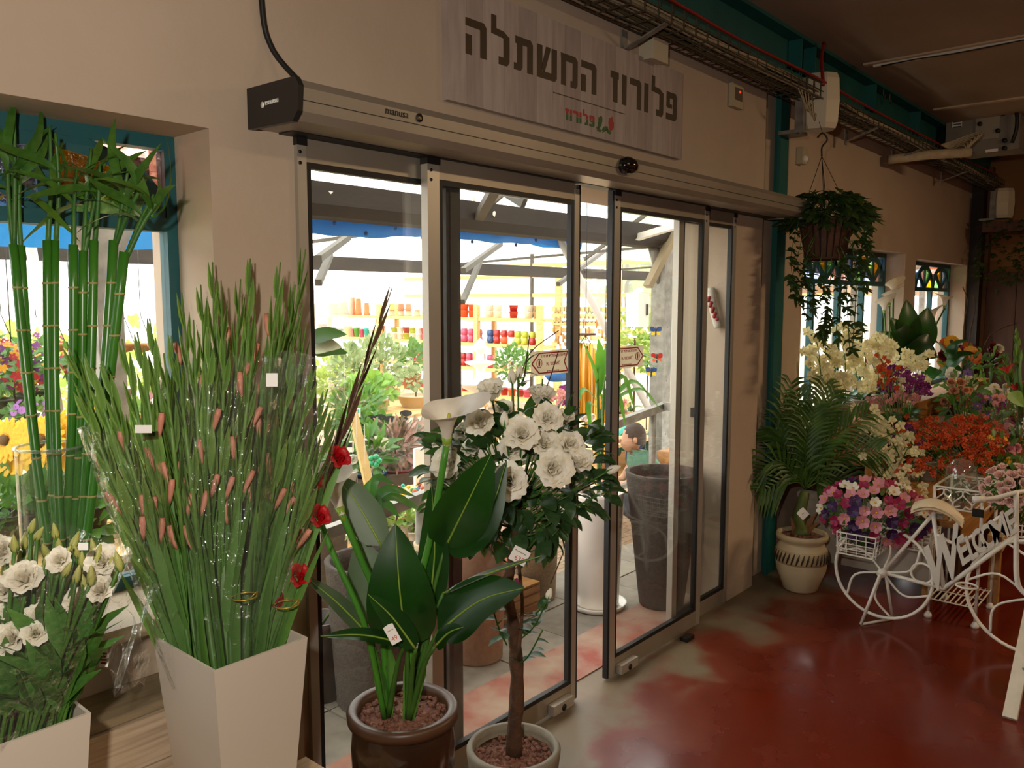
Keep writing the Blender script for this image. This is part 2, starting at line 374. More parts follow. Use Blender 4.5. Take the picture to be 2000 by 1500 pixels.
arch_window('window_1', 'large window with pink, amber and green stained-glass arches behind bamboo', W1[0], W1[1], W1[2], W1[3], 2.15, 2, .18,
            [('pink','blue','amber','green','pink','green'), ('pink','blue','amber','green','pink','green')], (.49,), .03)
arch_window('window_2', 'stained-glass topped window behind the white orchids', W2[0], W2[1], W2[2], W2[3], 2.19, 4, .2,
            [('green','pink','green','blue','pink','amber'), ('blue','amber','green','pink','green','pink'), ('pink','blue','pink','green','amber','green'), ('blue','green','amber','pink','blue','amber')], (5.75, 6.28, 6.8), .04)
arch_window('window_3', 'far stained-glass topped window near the corner', W3[0], W3[1], W3[2], W3[3], 2.19, 3, .2,
            [('pink','green','amber','amber','blue','pink'), ('blue','pink','green','amber','pink','blue'), ('green','amber','blue','pink','green','pink')], (8.2, 8.8), .04)
M('window_4', MB().box((W1[0], 1.9, W1[2]-.03), (W1[1], 2.15, W1[2]+.005)), mat('stone_sill', '#cbb79b', .5, '#bda889', 6), kind='structure', label='pale stone sill under the stained-glass window by the vases').name = 'trim_4'
# ------------------------------------------------------------------ sliding glass door
dglass = glass('door_glass', (.95,.96,.94), .09, 0, film=.015)
dkalu = mat('dark_aluminium', '#3b3732', .45, metal=.3)  # dark grey metal of the fixed panel's inner stile
def leaf_panel(nm, lab, x0, x1, y, sl, sr, capL=False, capR=False, t=.03, botz=.015, bh=.075, gl=(0, 0), guide=(), dark=False):
    # glass leaf: two stiles, top and bottom rail, black gasket, pane
    w = E(nm, lab, None, ((x0+x1)/2, y, 0)); w['kind'] = 'structure'
    zt0, zt1 = 2.03, 2.093
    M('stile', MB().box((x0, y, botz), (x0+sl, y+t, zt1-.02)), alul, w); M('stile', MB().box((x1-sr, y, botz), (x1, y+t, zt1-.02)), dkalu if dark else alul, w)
    M('top_rail', MB().box((x0+sl, y+.002, zt0), (x1-sr, y+t, zt1)), alu, w); M('bottom_rail', MB().box((x0+sl, y+.002, botz), (x1-sr, y+t, botz+bh)), alu, w)
    g = .017; za, zb = botz+bh, zt0
    M('gasket', MB().box((x0+sl, y+.004, za), (x0+sl+g, y+t-.004, zb)).box((x1-sr-g, y+.004, za), (x1-sr, y+t-.004, zb)).box((x0+sl+g, y+.004, za), (x1-sr-g, y+t-.004, za+g)).box((x0+sl+g, y+.004, zb-g), (x1-sr-g, y+t-.004, zb)), rubber, w)
    M('pane', MB().box((x0+sl+g*.5, y+t*.45, za+g*.5), (x1-sr-g*.5, y+t*.65, zb-g*.5)), dglass, w)
    for c, x in ((capL, x0), (capR, x1-sr)):
        if c:
            s = sl if x == x0 else sr
            M('end_cap', MB().box((x-.002, y-.003, zt1-.02), (x+s+.002, y+t+.002, zt1+.006)), rubber, w)
            M('screw', MB().tube([(x+s*.3, y-.002, 2.055), (x+s*.3, y+.004, 2.055)], .005, 8).tube([(x+s*.3, y-.002, 2.025), (x+s*.3, y+.004, 2.025)], .005, 8), rubber, w)
    for x in guide:
        M('floor_guide', MB().box((x, y-.03, botz+.005), (x+.13, y+.0, botz+.045)), alul, w); M('guide_wheel', MB().tube([(x+.065, y-.032, .035), (x+.065, y-.026, .035)], .014, 10), rubber, w)
    return w
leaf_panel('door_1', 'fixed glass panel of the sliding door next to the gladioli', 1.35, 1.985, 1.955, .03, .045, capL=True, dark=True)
leaf_panel('door_2', 'sliding glass door leaf behind the white rose tree', 1.80, 2.60, 1.915, .052, .028, capL=True, guide=(2.42,))
leaf_panel('door_3', 'sliding glass door leaf in front of the dark tapered planter', 2.845, 3.655, 1.915, .04, .04, capL=True, capR=True, guide=(2.9,))
leaf_panel('door_4', 'fixed glass panel of the sliding door next to the teal post', 3.44, 4.03, 1.955, .045, .028, capR=True)
M('edge_brush', MB().box((2.6, 1.918, .015), (2.613, 1.942, 2.09)), rubber, None, kind='structure').name = 'trim_5'
M('edge_brush', MB().box((2.832, 1.918, .015), (2.845, 1.942, 2.09)), rubber, None, kind='structure').name = 'trim_6'
M('door_stop', MB().box((3.43, 1.86, 0), (3.5, 1.9, .02)), blackp, None, 'small black floor stop at the foot of the sliding leaf', 'door stop')
# operator
op = E('door_operator', 'long aluminium automatic door operator with black end cap above the glass door', 'door operator', (2.83, 1.85, 2.09))
prof = [(1.969, 2.098), (1.772, 2.092), (1.752, 2.112), (1.745, 2.168), (1.757, 2.188), (1.969, 2.192)]
def xprism(b, prof, x0, x1):
    n = len(prof); b.smooth = False
    return b.add([(x0, y, z) for y, z in prof] + [(x1, y, z) for y, z in prof], [tuple(range(n)), tuple(range(2*n-1, n-1, -1))] + [(i, n+i, n+(i+1) % n, (i+1) % n) for i in range(n)])
M('cover', xprism(MB(), prof, 1.225, 4.44), alu, op)
big = [(1.969, 2.093), (1.769, 2.087), (1.746, 2.11), (1.739, 2.17), (1.754, 2.193), (1.969, 2.197)]
M('end_cap', xprism(MB(), big, 1.21, 1.225), blackp, op); M('end_cap', xprism(MB(), big, 4.44, 4.452), alul, op)
M('seam', MB().box((1.225, 1.7455, 2.1375), (4.44, 1.75, 2.1385)), rubber, op)
M('track', MB().box((1.3, 1.9, 2.094), (4.4, 1.965, 2.099)), rubber, op)
nrm = V((0,-1,-.1)).normalized(); gold = mat('gold_print', '#b98a3e', .4, metal=.4); ink = mat('dark_print', '#1c1712', .5)
fr = (V((1.53, 1.7455, 2.157)), V((1,0,0)), V((0,-.12,1)).normalized(), nrm)
txt('brand_lettering', 'manusa', .028, fr, ink, op)
fr2 = (V((1.612, 1.7455, 2.157)), V((1,0,0)), V((0,-.12,1)).normalized(), nrm)
M('brand_disc', MB().tube([V((1.612,1.746,2.157)), V((1.612,1.7435,2.157))], .012, 18), ink, op)
txt('brand_mark', 'm', .016, (V((1.612, 1.7433, 2.157)), V((1,0,0)), V((0,0,1)), V((0,-1,0))), gold, op)
txt('cap_lettering', 'manusa', .02, (V((1.209, 1.855, 2.145)), V((0,1,0)), V((0,0,-1)), V((-1,0,0))), paper, op)
M('cap_disc', MB().tube([V((1.21, 1.897, 2.145)), V((1.2085, 1.897, 2.145))], .008, 14), paper, op)
M('sensor', MB().lathe([(0, 0), (.03, .004), (.047, .018), (.05, .034), (.044, .05), (.02, .064), (0, .068)], seg=24, sx=1, sy=.8).xf(MX.Translation((2.665, 1.742, 2.118))), mat('smoked_sensor', '#120f0c', .12, coat=.6), op)
cb = M('power_cable', MB().tube(bez([(1.335, 1.84, 2.185), (1.32, 1.9, 2.23), (1.275, 1.955, 2.32), (1.255, 1.96, 2.45), (1.252, 1.96, 2.8), (1.252, 1.96, 3.1)], 24), .0075, 8), rubber, None, 'black power cable rising up the wall from the door operator', 'cable')
# ------------------------------------------------------------------ shop sign
sg = E('shop_sign', 'wood-print sign board with large brown Hebrew letters above the door', 'sign', (2.675, 1.96, 2.293))
sw = [mat('sign_plank_a', '#b3a39a', .6, '#a3938b', 3, stretch=(14, 1, 2)), mat('sign_plank_b', '#a99992', .6, '#9a8b84', 3, stretch=(14, 1, 2)), mat('sign_plank_c', '#b8a9a0', .6, '#aa9b92', 3, stretch=(14, 1, 2))]
xs = [1.922]
while xs[-1] < 3.42: xs.append(min(3.428, xs[-1] + U(.07, .13)))
for i in range(len(xs)-1): M('printed_plank', MB().box((xs[i], 1.945, 2.293), (xs[i+1]-.0015, 1.969, 2.675)), sw[i % 3], sg)
brown = mat('brown_letter', '#3c2a16', .5)
def R4(a, b, c, d): return [(a, b), (c, b), (c, d), (a, d)]
G = {  # letter strokes in a cell one unit high (x right, y up), drawn left to right as seen
 'he': (.8, [R4(.0,.78,.6,1), [(.56,1),(.7,1),(.8,.88),(.8,0),(.56,0)], R4(.0,0,.23,.55)]),
 'lamed': (.74, [R4(.0,.82,.2,1.36), [(0,1),(.2,1),(.5,.98),(.74,.84),(.74,.7),(.5,.78),(0,.82)], [(.5,.9),(.74,.86),(.74,.12),(.64,0),(.3,0),(.3,.22),(.5,.22)]]),
 'tav': (.82, [R4(.06,.78,.6,1), [(.56,1),(.72,1),(.82,.88),(.82,0),(.58,0),(.58,.8)], [(.14,.8),(.36,.8),(.36,.1),(.28,0),(0,0),(0,.2),(.14,.2)]]),
 'shin': (.92, [R4(0,0,.24,1), [(.1,0),(.84,0),(.92,.1),(.92,.22),(.1,.22)], R4(.68,.1,.92,1), [(.2,.3),(.42,1),(.6,1),(.6,.9),(.34,.2)]]),
 'mem': (.84, [[(0,1),(.2,1),(.26,.86),(.26,0),(.02,0),(.02,.8)], R4(.2,.78,.6,1), [(.55,1),(.72,1),(.84,.88),(.84,.1),(.76,0),(.5,0),(.5,.2),(.6,.2),(.6,.78)]]),
 'zayin': (.44, [R4(0,.78,.44,1), R4(.14,0,.38,.8)]),
 'vav': (.24, [R4(0,0,.24,1)]),
 'resh': (.66, [R4(0,.78,.5,1), [(.42,1),(.56,1),(.66,.88),(.66,0),(.42,0),(.42,.8)]]),
 'pe': (.7, [R4(.02,.78,.5,1), [(.46,1),(.6,1),(.7,.88),(.7,.12),(.6,0),(.46,0)], R4(0,0,.5,.22), R4(.02,.45,.22,.9), R4(.1,.42,.36,.56)])}
def word(letters, x0, x1, z, h, y, mt, parent, split=None):
    tot = sum(G[l][0] for l in letters) + .2*(len(letters)-1); k = (x1-x0)/tot; x = x0
    for l in letters:
        w_, polys = G[l]
        for mt_, lo, hi in (split or [(mt, -1, 3)]):
            b = MB()
            for P in polys:
                Q = P
                if split:
                    Q = []
                    for i in range(len(P)):       # clip to the colour band
                        a, c = P[i], P[(i+1) % len(P)]
                        for yy in (None,):
                            Q.append((a[0], min(max(a[1], lo), hi)))
                    if max(q[1] for q in Q)-min(q[1] for q in Q) < .02: continue
                b.poly([(q[0]*k, q[1]*h) for q in Q], (V((x, y, z)), V((1,0,0)), V((0,0,1)), V((0,-1,0))), .0015+.0003*polys.index(P))
            if b.v: M('letter', b, mt_, parent)
        x += (w_+.2)*k
word(['he','lamed','tav','shin','mem','he'], 2.005, 2.745, 2.455, .115, 1.945, brown, sg)
word(['zayin','vav','resh','vav','lamed','pe'], 2.845, 3.375, 2.452, .12, 1.945, brown, sg)
M('rule', MB().box((2.47, 1.9435, 2.415), (2.95, 1.9455, 2.418)), brown, sg)
red = mat('red_print', '#a8241c', .5); grn = mat('green_print', '#2c5a22', .5)
word(['zayin','vav','resh','vav','lamed','pe'], 2.545, 2.735, 2.33, .042, 1.945, red, sg, split=[(grn, -1, .5), (red, .55, 3)])
b = MB()
for cx, cz, r, an in ((2.775, 2.357, .022, 1.2), (2.81, 2.335, .018, .4), (2.765, 2.327, .014, 2.7), (2.835, 2.328, .014, -.3)):
    b.poly([(r*math.cos(t)*1.2*math.cos(an)-r*.55*math.sin(t)*math.sin(an), r*math.cos(t)*1.2*math.sin(an)+r*.55*math.sin(t)*math.cos(an)) for t in [2*pi*i/10 for i in range(10)]], (V((cx, 1.945, cz)), V((1,0,0)), V((0,0,1)), V((0,-1,0))), .0015)
for a, c in (((2.75,2.32),(2.84,2.335)), ((2.79,2.318),(2.82,2.335)), ((2.762,2.33),(2.765,2.375))): b.bar((a[0],1.944,a[1]), (c[0],1.944,c[1]), .0025, .0015)
M('rose_stem_print', b, grn, sg)
M('rose_print', MB().poly([(.0,-.03),(.018,-.015),(.02,.005),(.012,.014),(.006,.03),(-.002,.018),(-.012,.022),(-.018,.004),(-.014,-.02)], (V((2.852, 1.945, 2.362)), V((1,0,0)), V((0,0,1)), V((0,-1,0))), .0015), red, sg)
# ------------------------------------------------------------------ cable tray, speakers, boxes
ct = E('cable_tray', 'wire mesh cable tray full of grey and red cables above the sign', 'cable tray', (5.5, 1.85, 2.75))
wire = mat('zinc_wire', '#4f4a3c', .5, metal=.4)
b = MB()
for y, z in ((1.76, 2.83), (1.76, 2.79), (1.76, 2.75), (1.81, 2.75), (1.87, 2.75), (1.92, 2.75)): b.bar((2.3, y, z), (9.5, y, z), .005)
x = 2.3
while x < 9.5:
    b.bar((x, 1.76, 2.75), (x, 1.76, 2.83), .005); b.bar((x, 1.76, 2.75), (x, 1.92, 2.75), .005); x += .1
M('mesh_basket', b, wire, ct)
cabc = [mat('cable_grey', '#8f8167', .6), mat('cable_beige', '#a9987a', .6), mat('cable_dark', '#2c2519', .6), mat('cable_olive', '#5f5638', .6)]
for i in range(26):
    yy, zz = U(1.775, 1.905), U(2.758, 2.812); b = MB()
    b.tube([(x_, yy + .016*math.sin(x_*U(1, 1.05)*3+i), zz + .01*math.sin(x_*2.3+i*2)) for x_ in [2.3+.3*k for k in range(25)]], U(.004, .008), 5); M('cable', b, cabc[i % 4], ct)
redc = mat('cable_red', '#8c1f17', .5)
M('red_cable', MB().tube([(x_, 1.752 + .004*math.sin(x_*4), 2.832+.006*math.sin(x_*3)) for x_ in [2.6+.25*k for k in range(27)]], .007, 6), redc, ct, label='red cable clipped along the tray edge')
M('red_cable', MB().tube(bez([(4.62, 1.755, 2.82), (4.66, 1.78, 2.93), (4.7, 1.8, 3.0), (4.78, 1.82, 3.09)], 12), .01, 6), redc, ct)
for k in range(5):
    M('loose_wire', MB().tube(bez([(4.3+.05*k, 1.77, 2.76), (4.34+.04*k, 1.755, 2.7-.02*k), (4.42+.03*k, 1.76, 2.655), (4.48+.01*k, 1.765, 2.7-.012*k)], 12), .003, 5), cabc[1], ct)
for x in (2.97, 5.6, 6.6, 8.0): M('bracket', MB().bar((x, 1.965, 2.68), (x, 1.765, 2.745), .03, .006).box((x-.02, 1.962, 2.66), (x+.02, 1.969, 2.76)), steel, ct)
jb = E('junction_box', 'cream square junction box on the wall under the cable tray', 'junction box', (3.13, 1.93, 2.66))
M('body', MB().box((3.09, 1.9, 2.665), (3.2, 1.969, 2.745)), mat('cream_box', '#c3b79d', .5), jb); M('lid', MB().box((3.085, 1.893, 2.66), (3.205, 1.901, 2.75)), mat('cream_box', '#c3b79d', .5), jb)
th = E('alarm_keypad', 'small square alarm detector with red light on the wall by the sign', 'detector', (4.0, 1.95, 2.62))
M('housing', MB().box((3.93, 1.945, 2.62), (4.05, 1.969, 2.735)), mat('beige_plastic', '#b8aa8a', .5), th); M('window', MB().box((3.95, 1.942, 2.655), (4.03, 1.946, 2.715)), mat('grey_lens', '#6f6654', .2), th)
M('indicator', MB().blob((4.0, 1.942, 2.698), .007), emit('red_indicator', '#d8301c', 1.2), th); M('wire', MB().tube([(3.98, 1.965, 2.735), (3.96, 1.965, 2.8)], .002, 5), cabc[1], th)
def speaker(lab, loc, k=1.0):
    w = E('wall_speaker', lab, 'speaker', loc); x, y, z = loc; h, wd, d = .3*k, .2*k, .16*k
    P = [(-wd/2, d*.25), (-wd/2+.03, -d*.35), (0, -d*.62), (wd/2-.03, -d*.35), (wd/2, d*.25), (wd/2-.02, d*.45), (-wd/2+.02, d*.45)]
    n = len(P); b = MB(); b.smooth = False
    zz = [(0, .86), (.03, .97), (.5*h, 1.04), (h-.03, .97), (h, .84)]
    vs = [(x+p[0]*s, y+p[1]*s, z+q) for q, s in zz for p in P]
    fs = [tuple(range(n))[::-1], tuple((len(zz)-1)*n+i for i in range(n))] + [(j*n+i, j*n+(i+1) % n, (j+1)*n+(i+1) % n, (j+1)*n+i) for j in range(len(zz)-1) for i in range(n)]
    M('cabinet', b.add(vs, fs), mat('speaker_cream', '#cfc3a6', .5), w)
    M('bracket', MB().box((x-wd/2-.03, y+d*.3, z-.02), (x-wd/2+.01, y+d*.6, z+h*.9)).box((x-wd/2-.02, y+d*.5, z-.02), (x+.02, y+d*1.2, z)), steel, w)
    return w
speaker('cream wall loudspeaker over the hanging ivy basket', (4.72, 1.8, 2.6)); speaker('small cream loudspeaker in the far dark corner', (9.3, 1.72, 2.44), .95)
m_ = E('motion_sensor', 'small white motion sensor on the wall right of the ivy hook', 'sensor', (5.0, 2.0, 2.47)); M('body', MB().box((4.98, 2.0, 2.47), (5.05, 2.039, 2.57)), mat('beige_plastic', '#b8aa8a', .5), m_); M('lens', MB().blob((5.015, 2.0, 2.5), .022, sz=1.1), whitep, m_)
# electrical cassette and drain hose hanging from the ceiling far back
eb = E('air_conditioner_control', 'grey air conditioner control box under the ceiling far right', 'control box', (7.6, 1.45, 2.7))
q = lambda px, py: at(px, py, X=7.6)
b0, b1 = q(1845, 305), q(1995, 200)
greyb = mat('grey_metal_box', '#8b8477', .5, '#7d766a', 5)
M('body', MB().box((7.6, b1.y, b0.z), (7.9, b0.y, b1.z)), greyb, eb)
d0, d1 = q(1905, 275), q(1955, 210); M('panel', MB().box((7.585, d1.y, d0.z), (7.6, d0.y, d1.z)), mat('grey_panel', '#a09888', .45), eb)
d0, d1 = q(1860, 250), q(1880, 222); M('label_plate', MB().box((7.592, d1.y, d0.z), (7.6, d0.y, d1.z)), paper, eb)
for i in range(5):
    c = q(1870, 228+5*i); M('printed_line', MB().box((7.59, c.y-.03, c.z-.004), (7.592, c.y+.03, c.z+.004)), ink, eb)
d0, d1 = q(1925, 298), q(1950, 290); M('label_plate', MB().box((7.592, d1.y, d0.z), (7.6, d0.y, d1.z)), paper, eb)
M('hose', MB().tube(bez([q(1957, 225)-V((.02,0,0)), q(1985, 218)-V((.05,0,0)), q(1988, 250)-V((.05,0,0)), q(1978, 280)-V((.03,0,0))], 14), .014, 7), rubber, eb)
for x_, y_ in ((1963, 275), (1963, 290), (1950, 256), (1915, 243)): M('knob', MB().tube([q(x_, y_)-V((.03,0,0)), q(x_, y_)], .018, 10), blackp, eb)
dp = E('insulated_pipe', 'white wrapped refrigerant pipe sticking out over the cable tray', 'pipe', (6.2, 1.8, 2.5))
A, B = at(1735, 312, Y=1.98), at(1895, 298, X=6.9); M('wrap', MB().tube(bez([A, A*.5+B*.5+V((0,0,.01)), B], 16), .035, 10), mat('pipe_wrap', '#b5a68a', .7, '#a39378', 20), dp)
for k in range(6): M('wire_coil', MB().tube(bez([B+V((0,.03,.02)), B+V((.02*k,-.02*k+.05,.06+.02*k)), B+V((.03,.14,.05+.01*k)), B+V((0,.2,.08))], 14), .006, 5), cabc[1], dp)
cd_ = E('ceiling_conduit', 'thin white conduit with black cable across the ceiling', 'conduit', (5.4, 0, 3.08))
M('duct', MB().box((5.41, -3, 3.078), (5.435, 1.75, 3.09)), whitep, cd_)
M('cable', MB().tube([(5.405, 1.7-.2*i, 3.074+.004*math.sin(i*2.1)) for i in range(20)], .004, 6), rubber, cd_); M('clip', MB().box((5.39, .78, 3.05), (5.42, .92, 3.075)).box((5.395, .86, 3.02), (5.41, .88, 3.05)), rubber, cd_)
for i, (px, py) in enumerate(((1726, 170), (1738, 180))): M('ceiling_hook', MB().tube(bez([at(px, py, Z=3.09), at(px, py, Z=3.09)+V((0,0,-.05)), at(px, py, Z=3.09)+V((.03,0,-.07)), at(px, py, Z=3.09)+V((.04,0,-.04))], 8), .006, 5), wire, None, ('nearer' if i == 0 else 'farther') + ' of two small wire hooks in the ceiling', 'hook')
# ================================================================== benches and vases by the window
pl = E('wooden_crate_bench', 'whitewashed wooden plank bench under the window sill', 'bench', (.3, 1.9, 0))
M('top_plank', MB().box((-.6, 1.815, .70), (1.14, 1.962, .72)), mat('shaded_top_plank', '#8f7d60', .7, '#7b6a50', 6, stretch=(1, 14, 14)), pl)  # darker colour paints in the weak grazing light on the top
for i in range(6): M('front_plank', MB().box((-.6, 1.80+.002*(i % 2), .115*i+.01), (1.13, 1.82, .115*i+.122)), crate, pl)
M('back_panel', MB().box((-.6, 1.93, .05), (1.13, 1.962, .7)), crate, pl); M('end_panel', MB().box((1.11, 1.822, .01), (1.129, 1.928, .698)), crate, pl)
lp = E('low_wooden_platform', 'low wooden platform carrying the white flower vases', 'platform', (.4, 1.55, 0))
for i in range(4): M('deck_plank', MB().box((-.7, 1.33+.115*i, .405), (1.21, 1.33+.115*i+.11, .43)), pine, lp)
for x in (-.6, 1.15): 
    for y in (1.36, 1.72): M('leg', MB().box((x-.03, y, 0), (x+.03, y+.05, .405)), pine, lp)
def square_vase(lab, x0, x1, y0, y1, z0, z1, tp=.035):
    b = MB(); b.smooth = False; t = .006; vs = []
    for z, ins in ((z0, tp), (z1, 0), (z1, t), (z0+.02, tp+t)):
        vs += [(x0+ins, y0+ins, z), (x1-ins, y0+ins, z), (x1-ins, y1-ins, z), (x0+ins, y1-ins, z)]
    fs = [(3,2,1,0), (12,13,14,15)]
    for j in range(3):
        for i in range(4): fs.append((j*4+i, j*4+(i+1) % 4, j*4+4+(i+1) % 4, j*4+4+i))
    b.add(vs, fs)
    return M('square_vase', b, vasew, None, lab, 'vase')
square_vase('tall tapered white square vase holding the wrapped gladioli', .805, 1.03, 1.50, 1.765, .43, .9)
square_vase('tapered white square vase holding white lisianthus, cut by the photo edge', .32, .572, 1.515, 1.765, .43, .9)
def rose_mesh(seed, mt, r=1.0, open_=.6, rows=(3, 4, 5, 6, 7), name='bloom'):
    # spiral of cupped petals: tight heart, outer petals folding back with rolled, wavy rims
    random.seed(seed); b = MB(); nr = len(rows)
    for l, n in enumerate(rows):
        f = l/(nr-1)
        for k in range(n):
            a = 2*pi*(k+U(-.22,.22))/n + l*.9; hw = 0; ph = U(0, 6.28); ln = r*(.8+.25*f)*U(.88, 1.1)
            lean0 = .05+.25*f; lean1 = .1 + open_*1.7*f**1.1 + U(-.22, .22); r0 = r*(.05+.20*f); zb = -r*.15*f; wid = r*(.36+.20*f)*U(.88, 1.12)
            prof = []; x, z = r0, zb; m = 7
            for j in range(m+1):
                prof.append((x, z)); t = lean0 + (lean1-lean0)*(j/m)**1.5 + 1.5*f*max(0, (j/m-.6)/.4)**1.5; x += math.sin(t)*ln/m; z += math.cos(t)*ln/m
            def fn(u, v, a=a, ph=ph, prof=prof, wid=wid, f=f):
                q = (u-.5)*2; j = min(int(v*7), 6); g = v*7-j; x = prof[j][0]*(1-g)+prof[j+1][0]*g; z = prof[j][1]*(1-g)+prof[j+1][1]*g
                w = wid*math.sin(pi*(.16+.60*v))**.8*(1-.12*v)
                cup = (.75-.2*f)*w; y = q*w; x -= cup*q*q*(1-.5*v); x += r*.06*v*v*math.sin(4.5*q+ph); z += r*.06*v*v*math.sin(5.5*q+1.7*ph) - r*.05*v*q*q
                return V((x*math.cos(a)-y*math.sin(a), x*math.sin(a)+y*math.cos(a), z))
            b.grid(fn, 6, 7)
    return mesh(b, mt, name)
# ------------------------------------------------------------------ gladioli
bud_sal = mat('salmon_bud', '#e3a088', .5, '#d98468', 20, trans=.2); red_fl = mat('red_gladiolus_petal', '#c4121a', .5, '#9c0c12', 20, trans=.2)
gl_leaf = mat('gladiolus_leaf', '#41702f', .42, '#6f9a48', 7, trans=.2, tcol='#8fb544', stretch=(1,1,.15))
gl_spike = mat('gladiolus_spike', '#5f8a3c', .45, '#86a955', 12, trans=.25, tcol='#a9c458')
gl_dark = mat('gladiolus_dark_spike', '#5c3a34', .45, '#6b5a38', 9)
def spike_mesh(seed, mt):
    random.seed(seed); b = MB()
    for k in range(9):
        f = k/8; z = .58 + f*.35; s = (1-f)*.07 + .065; side = 1 if k % 2 else -1
        tw = .35*math.sin(k*1.7)
        d = V((side*math.cos(tw), math.sin(tw), 0)); ln = s*U(.9, 1.15); o = V((0, 0, z)); w0 = .0115*(1-.45*f)
        pts = [o + d*.001, o + d*(.010*(1-.5*f)) + V((0,0,ln*.35)), o + d*(.015*(1-.5*f)) + V((0,0,ln*.7)), o + d*(.018*(1-.55*f)+.002) + V((0,0,ln*1.05))]
        b.ribbon(pts, [w0*.6, w0, w0*.75, .0008], d.cross(V((0,0,1))).cross(V((0,0,1)))*-1, .5)
        b.ribbon([p + d*.001 for p in pts], [w0*.5, w0*.9, w0*.6, .0006], d, -.5)
    b.tube([(0,0,.55), (0,0,.8), (0,0,1.0)], [.006, .0045, .0015], 6)
    return mesh(b, mt, 'spike')
SPK = [spike_mesh(s, gl_spike) for s in (1, 2, 3)]; SPKD = spike_mesh(4, gl_dark)
STM = mesh(MB().tube([(0,0,0), (.004,0,.3), (0,0,.6)], [.008, .007, .006], 6), stem_g, 'stem')
def glad_leaf(seed):
    random.seed(seed); b = MB(); L = U(.6, .8); lean = U(.01, .04)
    n = 7; pts = [(lean*(i/n)**1.5, 0.006*math.sin(i), .02+L*i/n) for i in range(n+1)]; w = [.008, .012, .0145, .015, .014, .0115, .008, .0008]
    b.ribbon(pts, w, (0, 1, 0), .12); return mesh(b, gl_leaf, 'leaf')
GLF = [glad_leaf(s) for s in range(4)]
def bud_mesh(mt):
    b = MB().tube([(0,0,0), (0,0,.015), (.002,0,.04), (.003,0,.055)], [.003, .0055, .0075, .0055], 7); return mesh(b, mt, 'bud')
BUD = bud_mesh(bud_sal)
def petal_flower(mt, n, r, ln, w, flare, name, layers=1, curl=.3, seg=4):
    b = MB()
    for l in range(layers):
        for k in range(n):
            a = 2*pi*(k+.5*l)/n; k_ = 1-.25*l
            def fn(u, v, a=a, k_=k_):
                x = (u-.5)*2; wd = w*k_*math.sin(pi*min(1, .12+v*.8))**.7; rr = r + ln*k_*v*flare; z = ln*k_*v*(1-flare) - curl*ln*v*v*flare + l*.1*ln
                q = V((rr, x*wd, z - .25*wd*x*x)); return V((q.x*math.cos(a)-q.y*math.sin(a), q.x*math.sin(a)+q.y*math.cos(a), q.z))
            b.grid(fn, 2, seg)
    return mesh(b, mt, name)
REDF = rose_mesh(77, red_fl, .036, .7, (3, 4), 'red_floret')
def gladiolus(base, tip, lab, grp, spk=None, buds=3, flowers=0, leaves=3):
    base, tip = V(base), V(tip)
    top = V((min(.995, max(.845, base.x)), min(1.73, max(1.54, base.y)), .88)); bb = top + (top-tip)*(.41/(tip.z-.88))
    base = V((min(.97, max(.865, bb.x)), min(1.70, max(1.56, bb.y)), .47)); d = tip-base; L = d.length; w = E('gladiolus_stem', lab, 'flower', base, grp); rl = U(0, 6.28)
    # spikes turn their flat side to the viewer
    f = V((-.75, -.65, 0)).normalized(); q = d.to_track_quat('Z', 'Y'); loc = q.inverted() @ f; rl = math.atan2(loc.y, loc.x) + pi/2 + U(-.5, .5)
    kx = .8 if spk is SPKD else 1.15; mw = PL(base, d, rl, (kx, kx, L))
    I('stem', STM, w, mw); I('spike', spk or random.choice(SPK), w, mw)
    for k in range(leaves): I('leaf', random.choice(GLF), w, PL(base+V((U(-.01,.01), U(-.01,.01), 0)), d + V((U(-.03,.03), U(-.03,.03), 0)), rl + U(-1, 1) + pi*(k % 2), (1.1, 1, L*U(.8, 1.05))))
    for k in range(buds):
        z = .58 + .065*k; sd = 1 if k % 2 else -1
        I('bud', BUD, w, mw @ MX.Translation((sd*.012, 0, z+.02)) @ MX.Rotation(sd*.25, 4, 'Y') @ MX.Diagonal((1/1.15, 1/1.15, 1/L, 1)))
    for k in range(flowers):
        sd = 1 if k % 2 else -1; I('floret', REDF, w, mw @ MX.Translation((sd*.012, -.008, .40+.055*k)) @ MX.Diagonal((1, 1, 1/L, 1)) @ MX.Rotation(sd*1.0, 4, 'Y') @ MX.Rotation(.5, 4, 'X'))
    return w
random.seed(11)
LB = 'unopened salmon gladiolus stem in the cellophane bundle leaning left'
for (tx, ty, D) in ((130,668,1.72),(165,690,1.7),(200,705,1.75),(238,662,1.78),(268,648,1.74),(292,622,1.8),(320,690,1.76),(150,760,1.66),(215,770,1.7),(300,720,1.85),(335,655,1.82)):
    b0 = V((.83+U(-.01,.02), 1.70+U(-.03,.03), .47)); gladiolus(b0, at(tx, ty, D=D), LB, 'gladioli leaning left in the white vase', buds=random.choice((2,3,4)))
LC = 'unopened salmon gladiolus stem standing upright in the middle of the white vase'
for (tx, ty, D) in ((415,512,2.02),(432,548,1.95),(470,545,2.0),(489,505,2.06),(548,512,2.02),(556,590,1.9),(440,655,1.85),(355,572,1.95),(392,556,1.98),(378,625,1.88),(345,690,1.8),(410,640,1.8),(500,640,1.86)):
    b0 = V((.90+(tx-450)*.0006+U(-.02,.02), 1.64+U(-.06,.08), .47)); gladiolus(b0, at(tx, ty, D=D), LC, 'gladioli upright in the white vase', buds=random.choice((3,4,5)))
LD = 'gladiolus stem with salmon buds at the door side of the white vase'
